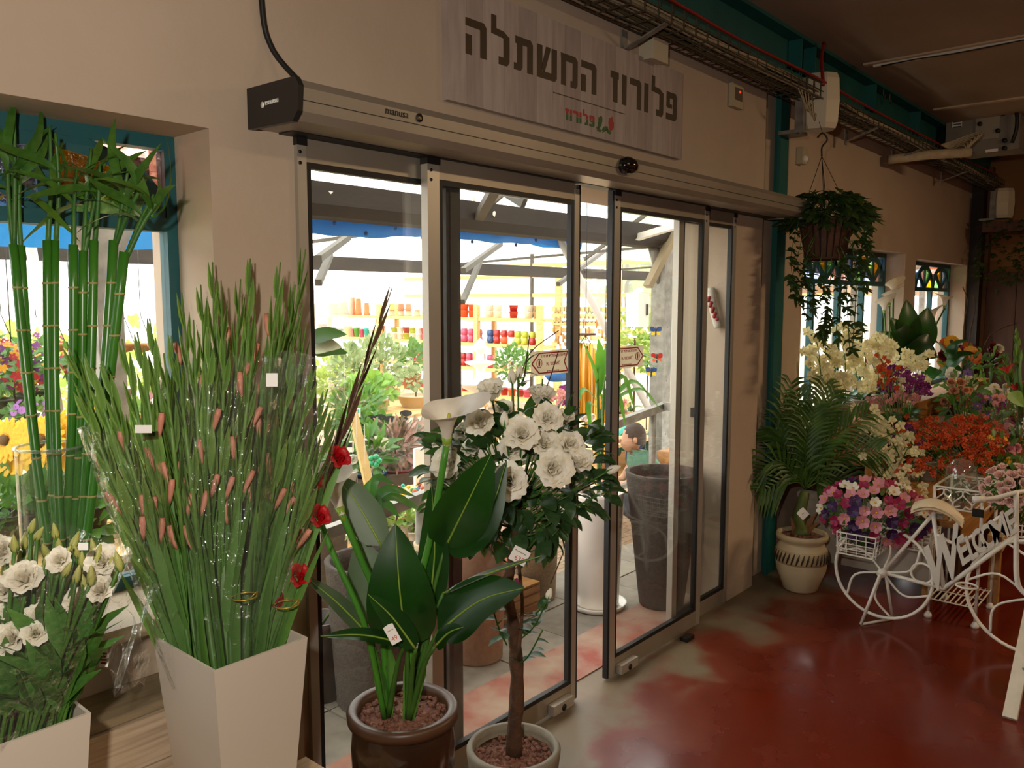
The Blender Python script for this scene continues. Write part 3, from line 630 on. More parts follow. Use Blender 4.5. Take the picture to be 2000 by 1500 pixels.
for (tx, ty, D) in ((597,487,2.06),(577,556,2.0),(598,634,1.95),(618,715,1.9),(640,760,1.9),(575,690,1.86),(655,800,1.85)):
    b0 = V((.98+U(-.03,.02), 1.64+U(-.07,.07), .47)); gladiolus(b0, at(tx, ty, D=D), LD, 'gladioli at the door side of the vase', buds=random.choice((2,3)))
gladiolus((.99, 1.60, .47), at(766, 562, D=1.93), 'red gladiolus with a long dark spike leaning towards the door', None, SPKD, 0, 6)
# cellophane
cello = glass('cellophane', (.985,.985,.98), .12, .05, film=.02, bump=1.0, bscale=26)
def sleeve(lab, base, top, r0, r1, cut=.25, seed=0, flat=.6):
    base, top = V(base), V(top); d = top-base; q = d.to_track_quat('Z', 'Y'); L = d.length; b = MB(); n = 26
    def fn(u, v):
        a = 2*pi*u; r = r0 + (r1-r0)*v**.8; wob = 1 + .07*math.sin(5*a+seed+3*v) + .05*math.sin(9*a+2*seed)
        z = L*v*(1 + cut*.2*math.cos(a+seed)*v)
        return base + q @ V((r*wob*math.cos(a), r*wob*flat*math.sin(a), z))
    b.grid(fn, n, 10); return M('cellophane_sleeve', b, cello, None, lab, 'wrapping')
sleeve('clear cellophane sleeve around the gladioli leaning left', (.835, 1.70, .80), at(245, 840, D=1.76), .03, .12, seed=1)
sleeve('clear cellophane sleeve around the middle gladioli', (.90, 1.63, .80), at(430, 720, D=1.84), .05, .125, seed=2)
sleeve('clear cellophane sleeve around the red and salmon gladioli by the door', (.985, 1.63, .80), at(610, 720, D=1.88), .045, .13, seed=4)
M('price_sticker', MB().poly(R4(-.017,-.008,.017,.008), (at(280,838,D=1.64), RT, UPV, -FW), .0008), paper, None, 'small white price sticker on the left gladiolus sleeve', 'sticker')
M('price_sticker', MB().poly(R4(-.012,-.014,.012,.014), (at(531,742,D=1.72), RT, UPV, -FW), .0008), paper, None, 'small white price sticker on the middle gladiolus sleeve', 'sticker')
tie = mat('gold_tie', '#b59a4a', .35, metal=.5)
for lab, px, py, D, r in (('gold twist tie around the left gladiolus bundle', 352, 1250, 1.86, .022), ('gold twist tie around the middle gladiolus bundle', 478, 1165, 1.82, .028), ('gold twist tie around the gladiolus bundle by the door', 560, 1180, 1.84, .028)):
    c = at(px, py, D=D); M('twist_tie', MB().ring(c, (0,.05,1), r, .0018, 24, 5).tube(bez([c+V((-.01,-r,0)), c+V((.0,-r-.01,.014)), c+V((.012,-r-.005,.016)), c+V((.01,-r,.0))], 10), .0015, 5), tie, None, lab, 'tie')
# ------------------------------------------------------------------ lucky bamboo in a glass cylinder
bam = mat('bamboo_green', '#2f6b1c', .3, '#467f27', 4, stretch=(1,1,.2)); bamn = mat('bamboo_node', '#a99a5e', .6); bleaf = mat('bamboo_leaf', '#2f5a1e', .4, '#4d7a2c', 8, trans=.25, tcol='#86a832')
vz = E('glass_cylinder_vase', 'clear glass cylinder vase holding the lucky bamboo on the sill', 'vase', (.70, 2.0, .886))
vgl = glass('vase_glass', (.93,.96,.93), .1, 0, film=.03)
M('wall', MB().grid(lambda u, v: V((.70+.072*math.cos(2*pi*u), 2.0+.072*math.sin(2*pi*u), .888+.43*v)), 36, 1), vgl, vz)
M('rim', MB().ring((.70, 2.0, 1.318), (0,0,1), .072, .0035, 36, 6), glass('rim_glass', (.75,.82,.78), .25, 0, film=.1), vz)
M('base', MB().tube([(.70, 2.0, .887), (.70, 2.0, .9)], .071, 30), vgl, vz)
def bleaf_mesh(seed):
    random.seed(seed); b = MB(); n = 7; dr = U(.3, 1.0)
    pts = [(0.02*i/n, 0, 0) for i in range(1)]
    pts = [V((math.sin(dr*1.6*(i/n))*1.0*(i/n), .02*math.sin(i), (i/n)*(1-.55*dr*(i/n)))) for i in range(n+1)]
    b.ribbon(pts, [.015, .04, .06, .07, .068, .055, .032, .002], (-.8, .1, .7), .18); return mesh(b, bleaf, 'leaf')
BLF = [bleaf_mesh(i) for i in range(5)]
random.seed(5)
stalks = [((26,478),(95,1050),.86),((40,480),(108,1050),.9),((92,470),(112,1052),.85),((107,470),(122,1055),.82),((143,478),(128,1050),.9),((162,490),(140,1045),.84),((183,470),(150,1050),.9),((222,470),(138,1050),.95),((243,492),(150,1052),.98)]
tops = [((28,230),(18,260)),((45,300),),((97,250),),((108,260),),((150,330),),((178,290),(200,330)),((195,320),),((250,330),(285,350)),((300,380),(330,365))]
for i, ((tx, ty), (bx, by), wd) in enumerate(stalks):
    D = 1.86+.02*(i % 3)-.01*(i % 2); A = at(bx, by, D=D); A = V((.70+(A.x-.70)*.6, 2.0+(A.y-2.0)*.3+.012*((i*5) % 7-3), .905)); T = at(tx, ty, D=1.86+.015*(i % 4))
    w = E('bamboo_stalk', ('first','second','third','fourth','fifth','sixth','seventh','eighth','ninth')[i] + ' lucky bamboo stalk from the left in the glass cylinder', 'bamboo', A, 'lucky bamboo stalks in the glass cylinder')
    n = 9; bow = RT*(-.01 if tx < 110 else .012); pts = [A + (T-A)*(k/n) + bow*math.sin(pi*k/n) for k in range(n+1)]
    M('stalk', MB().tube(pts, .0095*wd+.002, 8), bam, w)
    for k in range(1, n): M('node', MB().tube([pts[k]-V((0,0,.0022)), pts[k]+V((0,0,.0022))], .0105*wd+.0024, 8), bamn, w)
    for (sx, sy) in tops[i]:
        E_ = at(sx, sy, D=1.85+.02*(i % 3)); sp = bez([T-V((0,0,.02)), T*.5+E_*.5+RT*U(-.01,.01), E_], 8)
        M('shoot', MB().tube(sp, [.006, .0058, .0055, .005, .0048, .0045, .004, .0035, .003], 6), leaf_md, w)
        for k in range(4):
            p0 = sp[4+int(k*.6)] if 4+int(k*.6) < 9 else sp[-1]
            an = U(0, 6.28); dr = RT*math.cos(an) + V((0,0,1))*U(.25, 1.1) - FW*math.sin(an)*.5
            I('leaf', random.choice(BLF), w, PL(p0, dr, U(0, 6.28), U(.11, .19)))
# ------------------------------------------------------------------ lisianthus in the corner vase
lis = [rose_mesh(i, petal_w, 1.0, .5, (3,3,4,5,5)) for i in range(3)]
budm = mat('lisianthus_bud', '#a9ad4c', .5, '#c8c67e', 25, trans=.2)
LBUD = mesh(MB().lathe([(.0, 0), (.2, .12), (.29, .45), (.22, .9), (.08, 1.35), (0, 1.45)], seg=8), budm, 'bud')
LSEP = MB()
for k in range(5):
    a = 2*pi*k/5; LSEP.ribbon([(.05*math.cos(a), .05*math.sin(a), 0), (.33*math.cos(a), .33*math.sin(a), .25), (.42*math.cos(a), .42*math.sin(a), .75)], [.05, .07, .005], (math.cos(a), math.sin(a), .2), .1)
LSEP = mesh(LSEP, leaf_md, 'sepal')
LLF = mesh(MB().ribbon([(0,0,0), (.15,0,.3), (.25,0,.65), (.42,0,1)], [.04, .14, .12, .005], (-.6,0,.5), .2), leaf_md, 'leaf')
random.seed(21)
def lisi(px, py, D, s, kind, lab, grp, face):
    P = at(px, py, D=D); base = V((.37+.13*random.random(), 1.57+.14*random.random(), .47)); mid_ = V((min(.555, max(.34, base.x*.4+P.x*.6)), min(1.75, max(1.535, base.y*.4+P.y*.6)), .91)); w = E('lisianthus_stem', lab, 'flower', base, grp)
    path = bez([base, mid_, P-V(face)*s*.2], 10); M('stem', MB().tube(path, .0035, 6), stem_g, w)
    if kind == 'bloom': I('bloom', random.choice(lis), w, PL(P, face, U(0,6), s)); I('sepal', LSEP, w, PL(P-V(face).normalized()*s*.5, face, 0, s*.9))
    else: I('bud', LBUD, w, PL(P-V(face).normalized()*s*.6, face, U(0,6), s)); I('sepal', LSEP, w, PL(P-V(face).normalized()*s*.6, face, U(0,6), s*.8))
    for k in range(5): I('leaf', LLF, w, PL(path[5+k//2], V((U(-1,1), U(-1,1), 1.2)), U(0,6), U(.08, .12)))
for (px, py, s) in ((52,1133,.036),(35,1182,.033),(45,1222,.03),(28,1250,.034),(108,1245,.03),(152,1182,.028),(198,1155,.027),(80,1205,.026),(12,1080,.033),(205,1100,.032),(120,1095,.025),(15,1155,.03),(70,1240,.026),(85,1165,.026)):
    lisi(px, py, 1.50+U(-.05,.08), s*1.1, 'bloom', 'open white lisianthus bloom in the corner vase', 'white lisianthus blooms', (-.55+U(-.3,.3), -.7+U(-.2,.2), .55+U(-.2,.3)))
for (px, py) in ((10,1112),(28,1065),(48,1060),(62,1030),(75,1045),(90,1078),(108,1040),(115,1068),(145,1060),(150,1080),(183,1070),(190,1085),(200,1110),(215,1105),(232,1100),(222,1128),(165,1110),(150,1125),(165,1140),(130,1115),(118,1125),(105,1158),(85,1110),(95,1090),(40,1095),(60,1085),(218,1140),(200,1125),(178,1100),(160,1095),(105,1195),(75,1250),(135,1140),(125,1085),(178,1128)):
    lisi(px, py, 1.50+U(-.08,.08), U(.022, .03), 'bud', 'closed yellow-green lisianthus bud in the corner vase', 'lisianthus buds', (U(-.5,.6), U(-.6,.2), 1))
sleeve('loose clear cellophane sleeve around the lisianthus', (.44, 1.64, .8), at(110, 1060, D=1.46), .09, .15, seed=3, flat=.8)
def crumple(lab, px, py, D, sx, sz):
    c = at(px, py, D=D); random.seed(px); ph = U(0, 6)
    b = MB().grid(lambda u, v: c + RT*((u-.5)*sx*(1-.45*v)) - UPV*((v-.5)*sz) - FW*(.035*math.sin(7*u+5*v+ph) + .02*math.sin(17*u-9*v)), 16, 16); return M('cellophane_sheet', b, cello, None, lab, 'wrapping')
crumple('crumpled cellophane tail hanging between the two white vases', 240, 1245, 1.62, .13, .2)
tg = E('florist_sticker', 'florist sticker with red print on the crumpled cellophane', 'sticker', at(203, 1285, D=1.58)); c = at(203, 1285, D=1.58)
M('paper', MB().poly([(-.008,-.017),(.008,-.017),(.01,0),(.008,.017),(-.008,.017),(-.01,0)], (c, RT, UPV, -FW), .0006), paper, tg)
for k in range(4): M('printed_line', MB().poly(R4(-.006,-.0018,.006-.002*(k % 2),.0012), (c-FW*.0007+UPV*(.009-.006*k), RT, UPV, -FW), .0003), mat('magenta_print', '#8c2140', .5), tg)
M('price_sticker', MB().poly(R4(-.008,-.006,.008,.006), (at(163, 1067, D=1.36), RT, UPV, -FW), .0008), paper, None, 'tiny white price sticker above the lisianthus buds', 'sticker')
# ================================================================== potted plants by the door
def ovate(b, path, wmax, nrm, cup=.15, prof=None, nu=6, ruf=.0):
    # broad leaf with raised margins, pointed tip; path from petiole to tip
    P = bez(path, 12); n = len(P); N = V(nrm)
    def fn(u, v):
        i = min(int(v*12), 11); f = v*12-i; p = P[i]*(1-f) + P[i+1]*f; t = (P[i+1]-P[i]).normalized(); sd = t.cross(N).normalized(); up = sd.cross(t)
        w = wmax*(prof(v) if prof else (math.sin(pi*min(1, v**.62))**.75 if v < .999 else 0)); x = (u-.5)*2
        return p + sd*(x*w) + up*(cup*w*abs(x)**1.5 + ruf*math.sin(9*v+4*x))
    return b.grid(fn, nu, 12)
def calla_mesh(mt):
    # funnel-shaped spathe with one long flared tip
    def fn(u, v):
        a = -pi + 2*pi*u*1.06; tip = math.cos(a*.5)**4; hgt = .62 + .38*tip; r = .06 + .10*v**1.2 + (.26+.1*tip)*v**4
        z = v*hgt + .02*math.sin(3*a)*v - .06*v**5
        return V((r*math.cos(a) + .12*tip*v**3, r*math.sin(a)*.95, z))
    return mesh(MB().grid(fn, 22, 12), mt, 'spathe')
calla_w = mat('calla_white', '#efe6d8', .45, '#e5dac6', 5, trans=.22, tcol='#efe6cf')
CAL = calla_mesh(calla_w); SPAD = mesh(MB().tube([(0,0,.1), (0,0,.35), (.01,0,.55)], [.035, .04, .02], 8), mat('yellow_spadix', '#b9b32c', .6), 'spadix')
CALG = mesh(MB().tube([(0,0,-.12), (0,0,.0), (0,0,.14)], [.045, .058, .085], 10), mat('calla_throat', '#7f9a2c', .5), 'throat')
def gravel(c, r, parent, n=150, s=.009):
    b = MB(); b.tube([V(c)-V((0,0,.02)), V(c)-V((0,0,.004))], r, 24)
    for k in range(n):
        a = U(0, 6.28); q = r*math.sqrt(random.random())*.97; p = V(c)+V((q*math.cos(a), q*math.sin(a), U(-.004,.002))); b.blob(p, U(.5,1.1)*s, 5, 4, .7, .2)
    return M('gravel', b, soil, parent, kind='stuff')
random.seed(31)
D0 = 2.2; pc = at(787, 1378, D=D0); pc = V((pc.x, pc.y, pc.z)); R0 = .148
cp = E('potted_calla_lily', 'calla lily plant with large dark leaves in a brown glazed pot', 'potted plant', (pc.x, pc.y, pc.z-.26))
brownp = mat('brown_glaze', '#2e1d12', .22, '#3c2717', 3, coat=.5); rimp = mat('brown_pot_rim', '#553a27', .4, '#48301f', 6)
M('pot', MB().lathe([(.085, -.26), (.11, -.245), (.138, -.16), (.14, -.1), (.132, -.035), (.128, -.028)], pc, 40), brownp, cp)
M('pot_rim', MB().lathe([(.128, -.034), (R0, -.03), (R0+.002, -.008), (R0-.006, 0), (.124, -.004), (.119, -.02), (.119, -.06)], pc, 40), rimp, cp)
gravel(pc+V((0,0,-.022)), .117, cp, 190)
base1, base2 = at(757, 1388, D=D0-.01), at(797, 1394, D=D0-.03)
base1.z = base2.z = pc.z-.03
gloss = mat('calla_leaf', '#12320f', .3, '#1c4416', 5, trans=.15, tcol='#3f7a1c'); gloss2 = mat('calla_leaf_back', '#5a6a50', .45, '#47593f', 6, trans=.15, tcol='#4d7030'); rib = mat('leaf_midrib', '#7f9b35', .45)
def cleaf(bp, tp, w, nrm, bend=(0,0,0), D1=2.15, D2=2.1, m=None, cup=.12, clump=1, prof=None):
    A, B = at(*bp, D=D1), at(*tp, D=D2); mid = (A+B)/2 + V(bend); b = MB(); ovate(b, [A, mid, B], w, nrm, cup, prof)
    lf = M('leaf', b, m or gloss, cp); P = bez([A, mid, B], 12)
    M('midrib', MB().tube([p + V(nrm).normalized()*.001 for p in P], [.0035*(1-.8*i/12) for i in range(13)], 5), rib, lf)
    bs = base1 if clump == 1 else base2
    M('petiole', MB().tube(bez([bs, bs*.4+A*.6+V((0,0,.03)), A], 8), [.009-.0006*i for i in range(9)], 7), stem_g, cp)
tc_ = -FW
cleaf((795,1265), (772,1022), .088, tc_+V((0,0,.25)), -FW*.03, 2.12, 2.08, clump=2)
cleaf((868,1072), (960,885), .075, tc_+V((0,0,.1))+RT*.3, -FW*.02, 2.14, 2.05, clump=2)
cleaf((862,1065), (990,900), .075, tc_*.6-RT*.9, RT*.035-UPV*.03, 2.17, 2.12, clump=2)
cleaf((838,1195), (843,945), .05, tc_-RT*.5, RT*.012, 2.16, 2.14, clump=2)
cleaf((745,1066), (652,925), .05, tc_+V((0,0,.3)), UPV*.015, 2.22, 2.24, gloss2, clump=1)
cleaf((748,1220), (700,1050), .075, tc_+RT*.3, (0,0,0), 2.24, 2.26, gloss2, clump=1)
cleaf((855,1235), (1026,1148), .07, tc_*.8+V((0,0,.7)), UPV*.025, 2.1, 1.98, clump=2)
cleaf((865,1160), (1058,1086), .028, V((0,0,1))-FW*.15, UPV*.006, 2.12, 2.0, gloss2, clump=2)
cleaf((722,1242), (586,1120), .03, V((0,0,1))-FW*.5, UPV*.01, 2.12, 2.05, gloss2, clump=1)
cleaf((792,1258), (626,1243), .03, V((0,0,1))-FW*.35, UPV*.012, 2.06, 1.95, clump=1)
cleaf((812,1268), (718,1160), .03, tc_+V((0,0,.5)), UPV*.012, 2.04, 2.0, clump=2)
cleaf((850,1262), (905,1225), .025, tc_*.6+V((0,0,.6)), UPV*.01, 2.05, 1.98, clump=2)
for bp, tp, bs in (((765,1300),(752,1235),base1), ((800,1310),(805,1240),base2), ((742,1320),(735,1290),base1), ((822,1310),(832,1270),base2)):
    A = at(*bp, D=2.16); B = at(*tp, D=2.15); M('sheath', MB().ribbon([bs, A, B], [.014, .016, .003], -FW, .5), leaf_md, cp)
def stalk(pts, r=.009): return M('flower_stalk', MB().tube(bez(pts, 16), r, 8), mat('calla_stalk', '#3f7d22', .4, '#4d8c2b', 6), cp)
t1, t2 = at(872, 868, D=2.1), at(668, 1005, D=2.08)
stalk([base2, at(808, 1200, D=2.15), at(845, 1030, D=2.13), t1]); stalk([base1, at(742, 1195, D=2.13), at(700, 1080, D=2.1), t2])
stalk([base1+V((-.01,0,0)), at(715, 1230, D=2.1), at(650, 1080, D=2.08), at(618, 1000, D=2.08)], .008)
for nm, t, d, rl, s in (('tall', t1, UPV+RT*.1-FW*.5, -.35, .165), ('low', t2, UPV-RT*.35, 2.3, .15)):
    q = V(d).to_track_quat('Z','Y'); f = q.inverted() @ (RT*(1 if nm == 'tall' else -.2) - FW*(.25 if nm == 'tall' else -.8)); r_ = math.atan2(f.y, f.x)
    mw = PL(t, d, r_, s); I('calla_flower', CAL, cp, mw); I('spadix', SPAD, cp, mw); I('throat', CALG, cp, mw)
def swing_tag(name, px, py, D, w, h, rot, txts, parent):
    c = at(px, py, D=D); ux = RT*math.cos(rot)+UPV*math.sin(rot); uy = UPV*math.cos(rot)-RT*math.sin(rot)
    t = M(name, MB().poly([(-w/2,-h/2),(w/2,-h/2),(w/2,h/2*.9),(w*.1,h/2),(-w/2,h/2*.9)], (c, ux, uy, -FW), .0008), paper, parent, label='white paper price tag')
    for s_, dx, dy, sz, mt in txts: txt('tag_print', s_, sz, (c+ux*dx+uy*dy-FW*.001, ux, uy, -FW), mt, t, .0002)
    return t
redpen = mat('red_pen', '#c8402f', .6)
swing_tag('price_tag', 766, 1238, 1.98, .026, .05, .5, [('49', .0, -.012, .016, redpen), ('~~', .0, .01, .014, ink)], cp)
ws = E('wire_plant_stand', 'low black wire stand under the brown pot', 'plant stand', (pc.x, pc.y, 0))
b = MB().ring((pc.x, pc.y, pc.z-.265), (0,0,1), .12, .005, 32).ring((pc.x, pc.y, .01), (0,0,1), .14, .005, 32)
M('rings', b, rubber, ws)
for k in range(4):
    a = pi/4+k*pi/2; d = V((math.cos(a), math.sin(a), 0)); c = V((pc.x, pc.y, 0))
    M('leg', MB().tube([c+d*.14+V((0,0,.01)), c+d*.125+V((0,0,(pc.z-.26)*.5)), c+d*.12+V((0,0,pc.z-.262)), c+d*.155+V((0,0,pc.z-.22))], .005, 6), rubber, ws)
    M('scroll', MB().ring(c+d*.17+V((0,0,pc.z-.22)), d.cross(V((0,0,1))), .03, .004, 20, 5, 0, 4.6), rubber, ws)
# ------------------------------------------------------------------ white rose tree
random.seed(41)
rc = at(1003, 1455, D=2.45); RC = V((rc.x, rc.y, rc.z)); 
rt = E('white_rose_tree', 'artificial white rose tree with dark trunk in a grey round pot', 'potted tree', (RC.x, RC.y, 0))
greyp = mat('grey_stone_pot', '#8c8171', .6, '#7a705f', 10, .1, 40)
M('pot', MB().lathe([(.085, -RC.z+.005), (.095, -RC.z+.01), (.128, -.12), (.139, -.03), (.141, -.008), (.136, 0), (.123, 0), (.12, -.02), (.118, -.05)], RC, 40), greyp, rt)
gravel(RC+V((0,0,-.03)), .118, rt, 200)
bark = mat('brown_bark', '#5a3a22', .8, '#3d2716', 20, .4, 40)
tp = bez([RC+V((0,0,-.04)), at(1010,1340,D=2.44), at(1003,1230,D=2.45), at(990,1150,D=2.45), at(1003,1080,D=2.46), at(1010,1000,D=2.47), at(1015,900,D=2.48)], 26)
M('trunk', MB().tube([p + V((U(-.003,.003), U(-.003,.003), 0)) for p in tp], [.024-.0006*i+.0025*math.sin(i*2.3) for i in range(27)], 9), bark, rt)
M('vine', MB().tube(bez([at(1012,1290,D=2.42), at(1020,1190,D=2.42), at(1016,1130,D=2.42), at(1008,1060,D=2.43)], 12), .006, 6), bark, rt)
rosew = mat('white_rose', '#fcf9f0', .6, '#f2ead0', 2.0, trans=.22, tcol='#f1e9cf')
ROS = [rose_mesh(50+i, rosew, 1.0, .68, (3, 3, 4, 5, 6)) for i in range(3)] + [rose_mesh(60+i, rosew, 1.0, .38, (3, 3, 4, 4)) for i in range(2)]
RLF = MB(); ovate(RLF, [(0,0,0), (.5,0,.06), (1,0,-.05)], .34, (0,0,1), .2); rleaf = mat('rose_leaf', '#213f22', .45, '#34552c', 6, trans=.2, tcol='#5c8a2c'); RLF = mesh(RLF, rleaf, 'leaf')
RBUD = mesh(MB().lathe([(0,0), (.3,.15), (.4,.5), (.28,.95), (.1,1.25), (0,1.3)], seg=10), rosew, 'bud')
cc = at(1005, 900, D=2.5)
roses = [(995,940,.047,2.3,0),(1077,918,.045,2.28,1),(940,832,.036,2.32,2),(1018,852,.044,2.3,0),(1068,822,.037,2.33,1),(1060,868,.036,2.36,2),(880,905,.042,2.4,1),(925,882,.03,2.42,3),(960,772,.038,2.42,3),(1055,782,.038,2.44,3),(1108,872,.038,2.36,0),(1128,908,.037,2.34,4),(1103,820,.025,2.4,4),(985,808,.03,2.46,4),(870,865,.03,2.5,2),(910,850,.028,2.5,1),(1000,880,.034,2.38,2),(1040,840,.03,2.46,0),(890,930,.03,2.52,1),(1130,940,.028,2.5,2),(1095,890,.03,2.5,0),(960,850,.03,2.5,1)]
def hook(p):
    i = min(range(14, 27), key=lambda k: (tp[k]-p).length); return tp[max(14, i-3)]
for (px, py, s, D, k) in roses:
    P = at(px, py, D=D); f = (P-cc).normalized()*.7 - FW*.75 + V((0,0,.35 if k < 3 else 1.0)); I('rose', ROS[k], rt, PL(P, f, U(0,6), s*1.4)); fn = f.normalized()
    M('branch', MB().tube(bez([hook(P), hook(P)*.4+P*.6-V((0,0,.04)), P-fn*s*.5], 6), [.005, .0045, .004, .0035, .003, .003, .003], 5), stem_g, rt)
    I('sepal', LSEP, rt, PL(P-fn*s*.75, fn, 0, s*.8))
for (px, py, D, d, s) in ((1000,738,2.42,UPV-RT*.1,.034),(1014,728,2.45,UPV+RT*.25,.03),(985,822,2.28,UPV,.034),(1195,918,2.3,RT+UPV*.4,.034),(1072,1162,2.32,UPV+RT*.3,.026),(1172,965,2.4,RT+UPV*.2,.02)):
    P = at(px, py, D=D); I('rose_bud', RBUD, rt, PL(P-V(d).normalized()*s*.5, d, 0, s)); I('sepal', LSEP, rt, PL(P-V(d).normalized()*s*.6, d, U(0,6), s))
    B_ = at(1015, 1200, D=2.45) if py > 1100 else hook(P); M('branch', MB().tube(bez([B_, B_*.5+P*.5+V((0,0,-.03)), P-V(d).normalized()*s*.5], 6), .003, 5), stem_g, rt)
for k in range(540):
    a, e = U(0, 6.28), random.random()
    px, py = (U(840, 1190), U(800, 1090)); 
    dx, dy = (px-1010)/185, (py-925)/150
    if dx*dx+dy*dy > 1 or (py > 1000 and abs(px-1010) > 110-(py-1000)*.6): continue
    P = at(px, py, D=2.36+U(0, .26)); d = (P-cc).normalized()+V((U(-.6,.6), U(-.6,.6), U(-.5,.4)))
    q = d.to_track_quat('X', 'Z'); I('leaf', RLF, rt, MX.Translation(P) @ q.to_matrix().to_4x4() @ MX.Rotation(U(-.8,.8), 4, 'X') @ MX.Scale(U(.045, .075), 4))
    if k % 4 == 0: h = hook(P); M('twig', MB().tube(bez([h, h*.5+P*.5-V((0,0,.02)), P], 4), .002, 4), stem_g, rt)
for P0, P1, nn in ((at(1015,1250,D=2.44), at(1070,1170,D=2.32), 9), (at(990,1260,D=2.44), at(958,1175,D=2.36), 8), (at(1012,1300,D=2.44), at(1060,1230,D=2.36), 5), (at(1045,900,D=2.4), at(1190,945,D=2.3), 10), (at(1010,760,D=2.45), at(1030,690,D=2.45), 5), (at(1040,800,D=2.45), at(1060,740,D=2.44), 4)):
    pth = bez([P0, P0*.5+P1*.5+V((U(-.02,.02),0,-.02)), P1], 10); M('twig', MB().tube(pth, .0025, 5), stem_g, rt)
    for k in range(nn):
        p = pth[2+int(8*k/nn)]; d = V((U(-1,1), U(-1,1), U(-.3,.6))); I('leaf', RLF, rt, MX.Translation(p) @ d.to_track_quat('X', 'Z').to_matrix().to_4x4() @ MX.Scale(U(.035, .055), 4))
for a_, c_, e_ in (((1010,760),(1035,690),(1092,645)), ((1022,745),(1030,690),(1034,655)), ((1045,800),(1070,750),(1091,685)), ((975,830),(1010,850),(1055,880)), ((1100,1080),(1075,1140),(1092,1100))):
    M('dry_twig', MB().tube(bez([at(*a_, D=2.45), at(*c_, D=2.45), at(*e_, D=2.44)], 8), .0018, 4), bark, rt)
swing_tag('price_tag', 1015, 1085, 2.33, .05, .045, -.5, [('639', .004, -.01, .02, redpen), ('~~~', -.002, .01, .02, ink)], rt)
# ================================================================== hanging ivy
random.seed(61)
ivm = mat('ivy_leaf', '#27401f', .5, '#3d5a28', 12, trans=.25, tcol='#6c8a2a')
iv = MB(); _o = [(0,0),(.18,-.28),(.5,-.42),(.42,-.12),(.75,-.1),(1.0,0),(.75,.1),(.42,.12),(.5,.42),(.18,.28)]
iv.add([(x, y, -.12*x*x-.15*abs(y)) for x, y in _o] + [(.4, 0, .03)], [(10, i, (i+1) % 10) for i in range(10)]); iv.smooth = False
IVY = mesh(iv, ivm, 'leaf')
hb = at(1612, 470, D=4.55)
hbk = E('hanging_ivy_basket', 'hanging brown wicker basket overflowing with trailing ivy', 'hanging plant', (hb.x, hb.y, hb.z-.1))
wick = mat('brown_wicker', '#5a3620', .7, '#3f2414', 12, .2, 40)
M('basket', MB().lathe([(.0, -.10), (.095, -.10), (.115, 0), (.138, .11), (.13, .11), (.09, -.08), (0, -.08)], hb, 22), mat('dark_liner', '#2c1b10', .8), hbk)
for k in range(22):
    a = 2*pi*k/22; d = V((math.cos(a), math.sin(a), 0)); M('stave', MB().bar(hb+d*.1+V((0,0,-.1)), hb+d*.142+V((0,0,.11)), .026, .008, up=d), wick, hbk)
M('rim', MB().ring(hb+V((0,0,.11)), (0,0,1), .143, .008, 30, 6).ring(hb+V((0,0,-.1)), (0,0,1), .1, .007, 30, 6), wick, hbk)
hk = at(1605, 305, D=4.55); 
for k in range(4):
    a = .4+k*pi/2; M('hanger_wire', MB().tube([hk, hb+V((.14*math.cos(a), .14*math.sin(a), .11))], .002, 4), rubber, hbk)
M('hook', MB().tube(bez([hk, hk+V((0,0,.05)), hk+V((.02,-.02,.09)), hk+V((.0,0,.125)), hk+V((-.02,.02,.1))], 16), .005, 6), rubber, hbk)
M('hanger_line', MB().tube([hk+V((0,0,.12)), V((hk.x, hk.y+.06, 2.75))], .0015, 4), rubber, hbk)
def ivyleaf(p, s, out):
    d = V(out)+V((U(-.5,.5), U(-.5,.5), U(-.9,.1))); I('leaf', IVY, hbk, MX.Translation(p) @ d.to_track_quat('X', 'Z').to_matrix().to_4x4() @ MX.Rotation(U(-.9,.9), 4, 'X') @ MX.Scale(s, 4))
ivj = MB()
for k in range(300):
    a = U(0, 6.28); e = U(-.35, 1); r = .215*math.sqrt(1-max(0, e)**2*.7); o = V((math.cos(a), math.sin(a), 0))
    if k >= 70:
        p = hb+V((0,0,.13))+o*r*U(.6, 1.0)+V((0,0,.13*e)); d = o-FW*.4+V((U(-.5,.5), U(-.5,.5), U(-.9,.1))); m4 = MX.Translation(p) @ d.to_track_quat('X', 'Z').to_matrix().to_4x4() @ MX.Rotation(U(-.9,.9), 4, 'X') @ MX.Scale(U(.075,.12), 4); ivj.add([m4 @ V(q) for q in iv.v], iv.f); ivj.smooth = False; continue
    ivyleaf(hb+V((0,0,.13))+o*r*U(.75, 1.05)+V((0,0,.13*e)), U(.075, .12), o - FW*.4)
M('inner_foliage', ivj, ivm, hbk, kind='stuff')
trails = [((1565,470),(1548,560),(1590,600)), ((1580,480),(1565,560),(1572,620)), ((1625,520),(1612,620),(1600,650)), ((1640,500),(1640,560),(1632,660)), ((1665,480),(1672,560),(1665,680)), ((1560,430),(1545,500),(1550,560)), ((1655,470),(1690,480),(1688,560)), ((1650,500),(1655,600),(1660,690)), ((1600,530),(1615,590),(1612,690)), ((1575,500),(1580,560),(1585,610)), ((1690,440),(1685,480),(1680,520))]
for t in trails:
    P = bez([at(x, y, D=4.42+.05*(i % 2)) for i, (x, y) in enumerate(t)], 14); P = [hb+V((0,0,.14))] + P; M('trailing_vine', MB().tube(P, .0025, 4), stem_g, hbk)
    for p in P[2:]:
        ivyleaf(p+V((U(-.02,.02), U(-.02,.02), 0)), U(.065, .095), -FW)
        if random.random() < .5: ivyleaf(p+V((U(-.03,.03), U(-.03,.03), U(-.02,.02))), U(.05, .075), -FW)
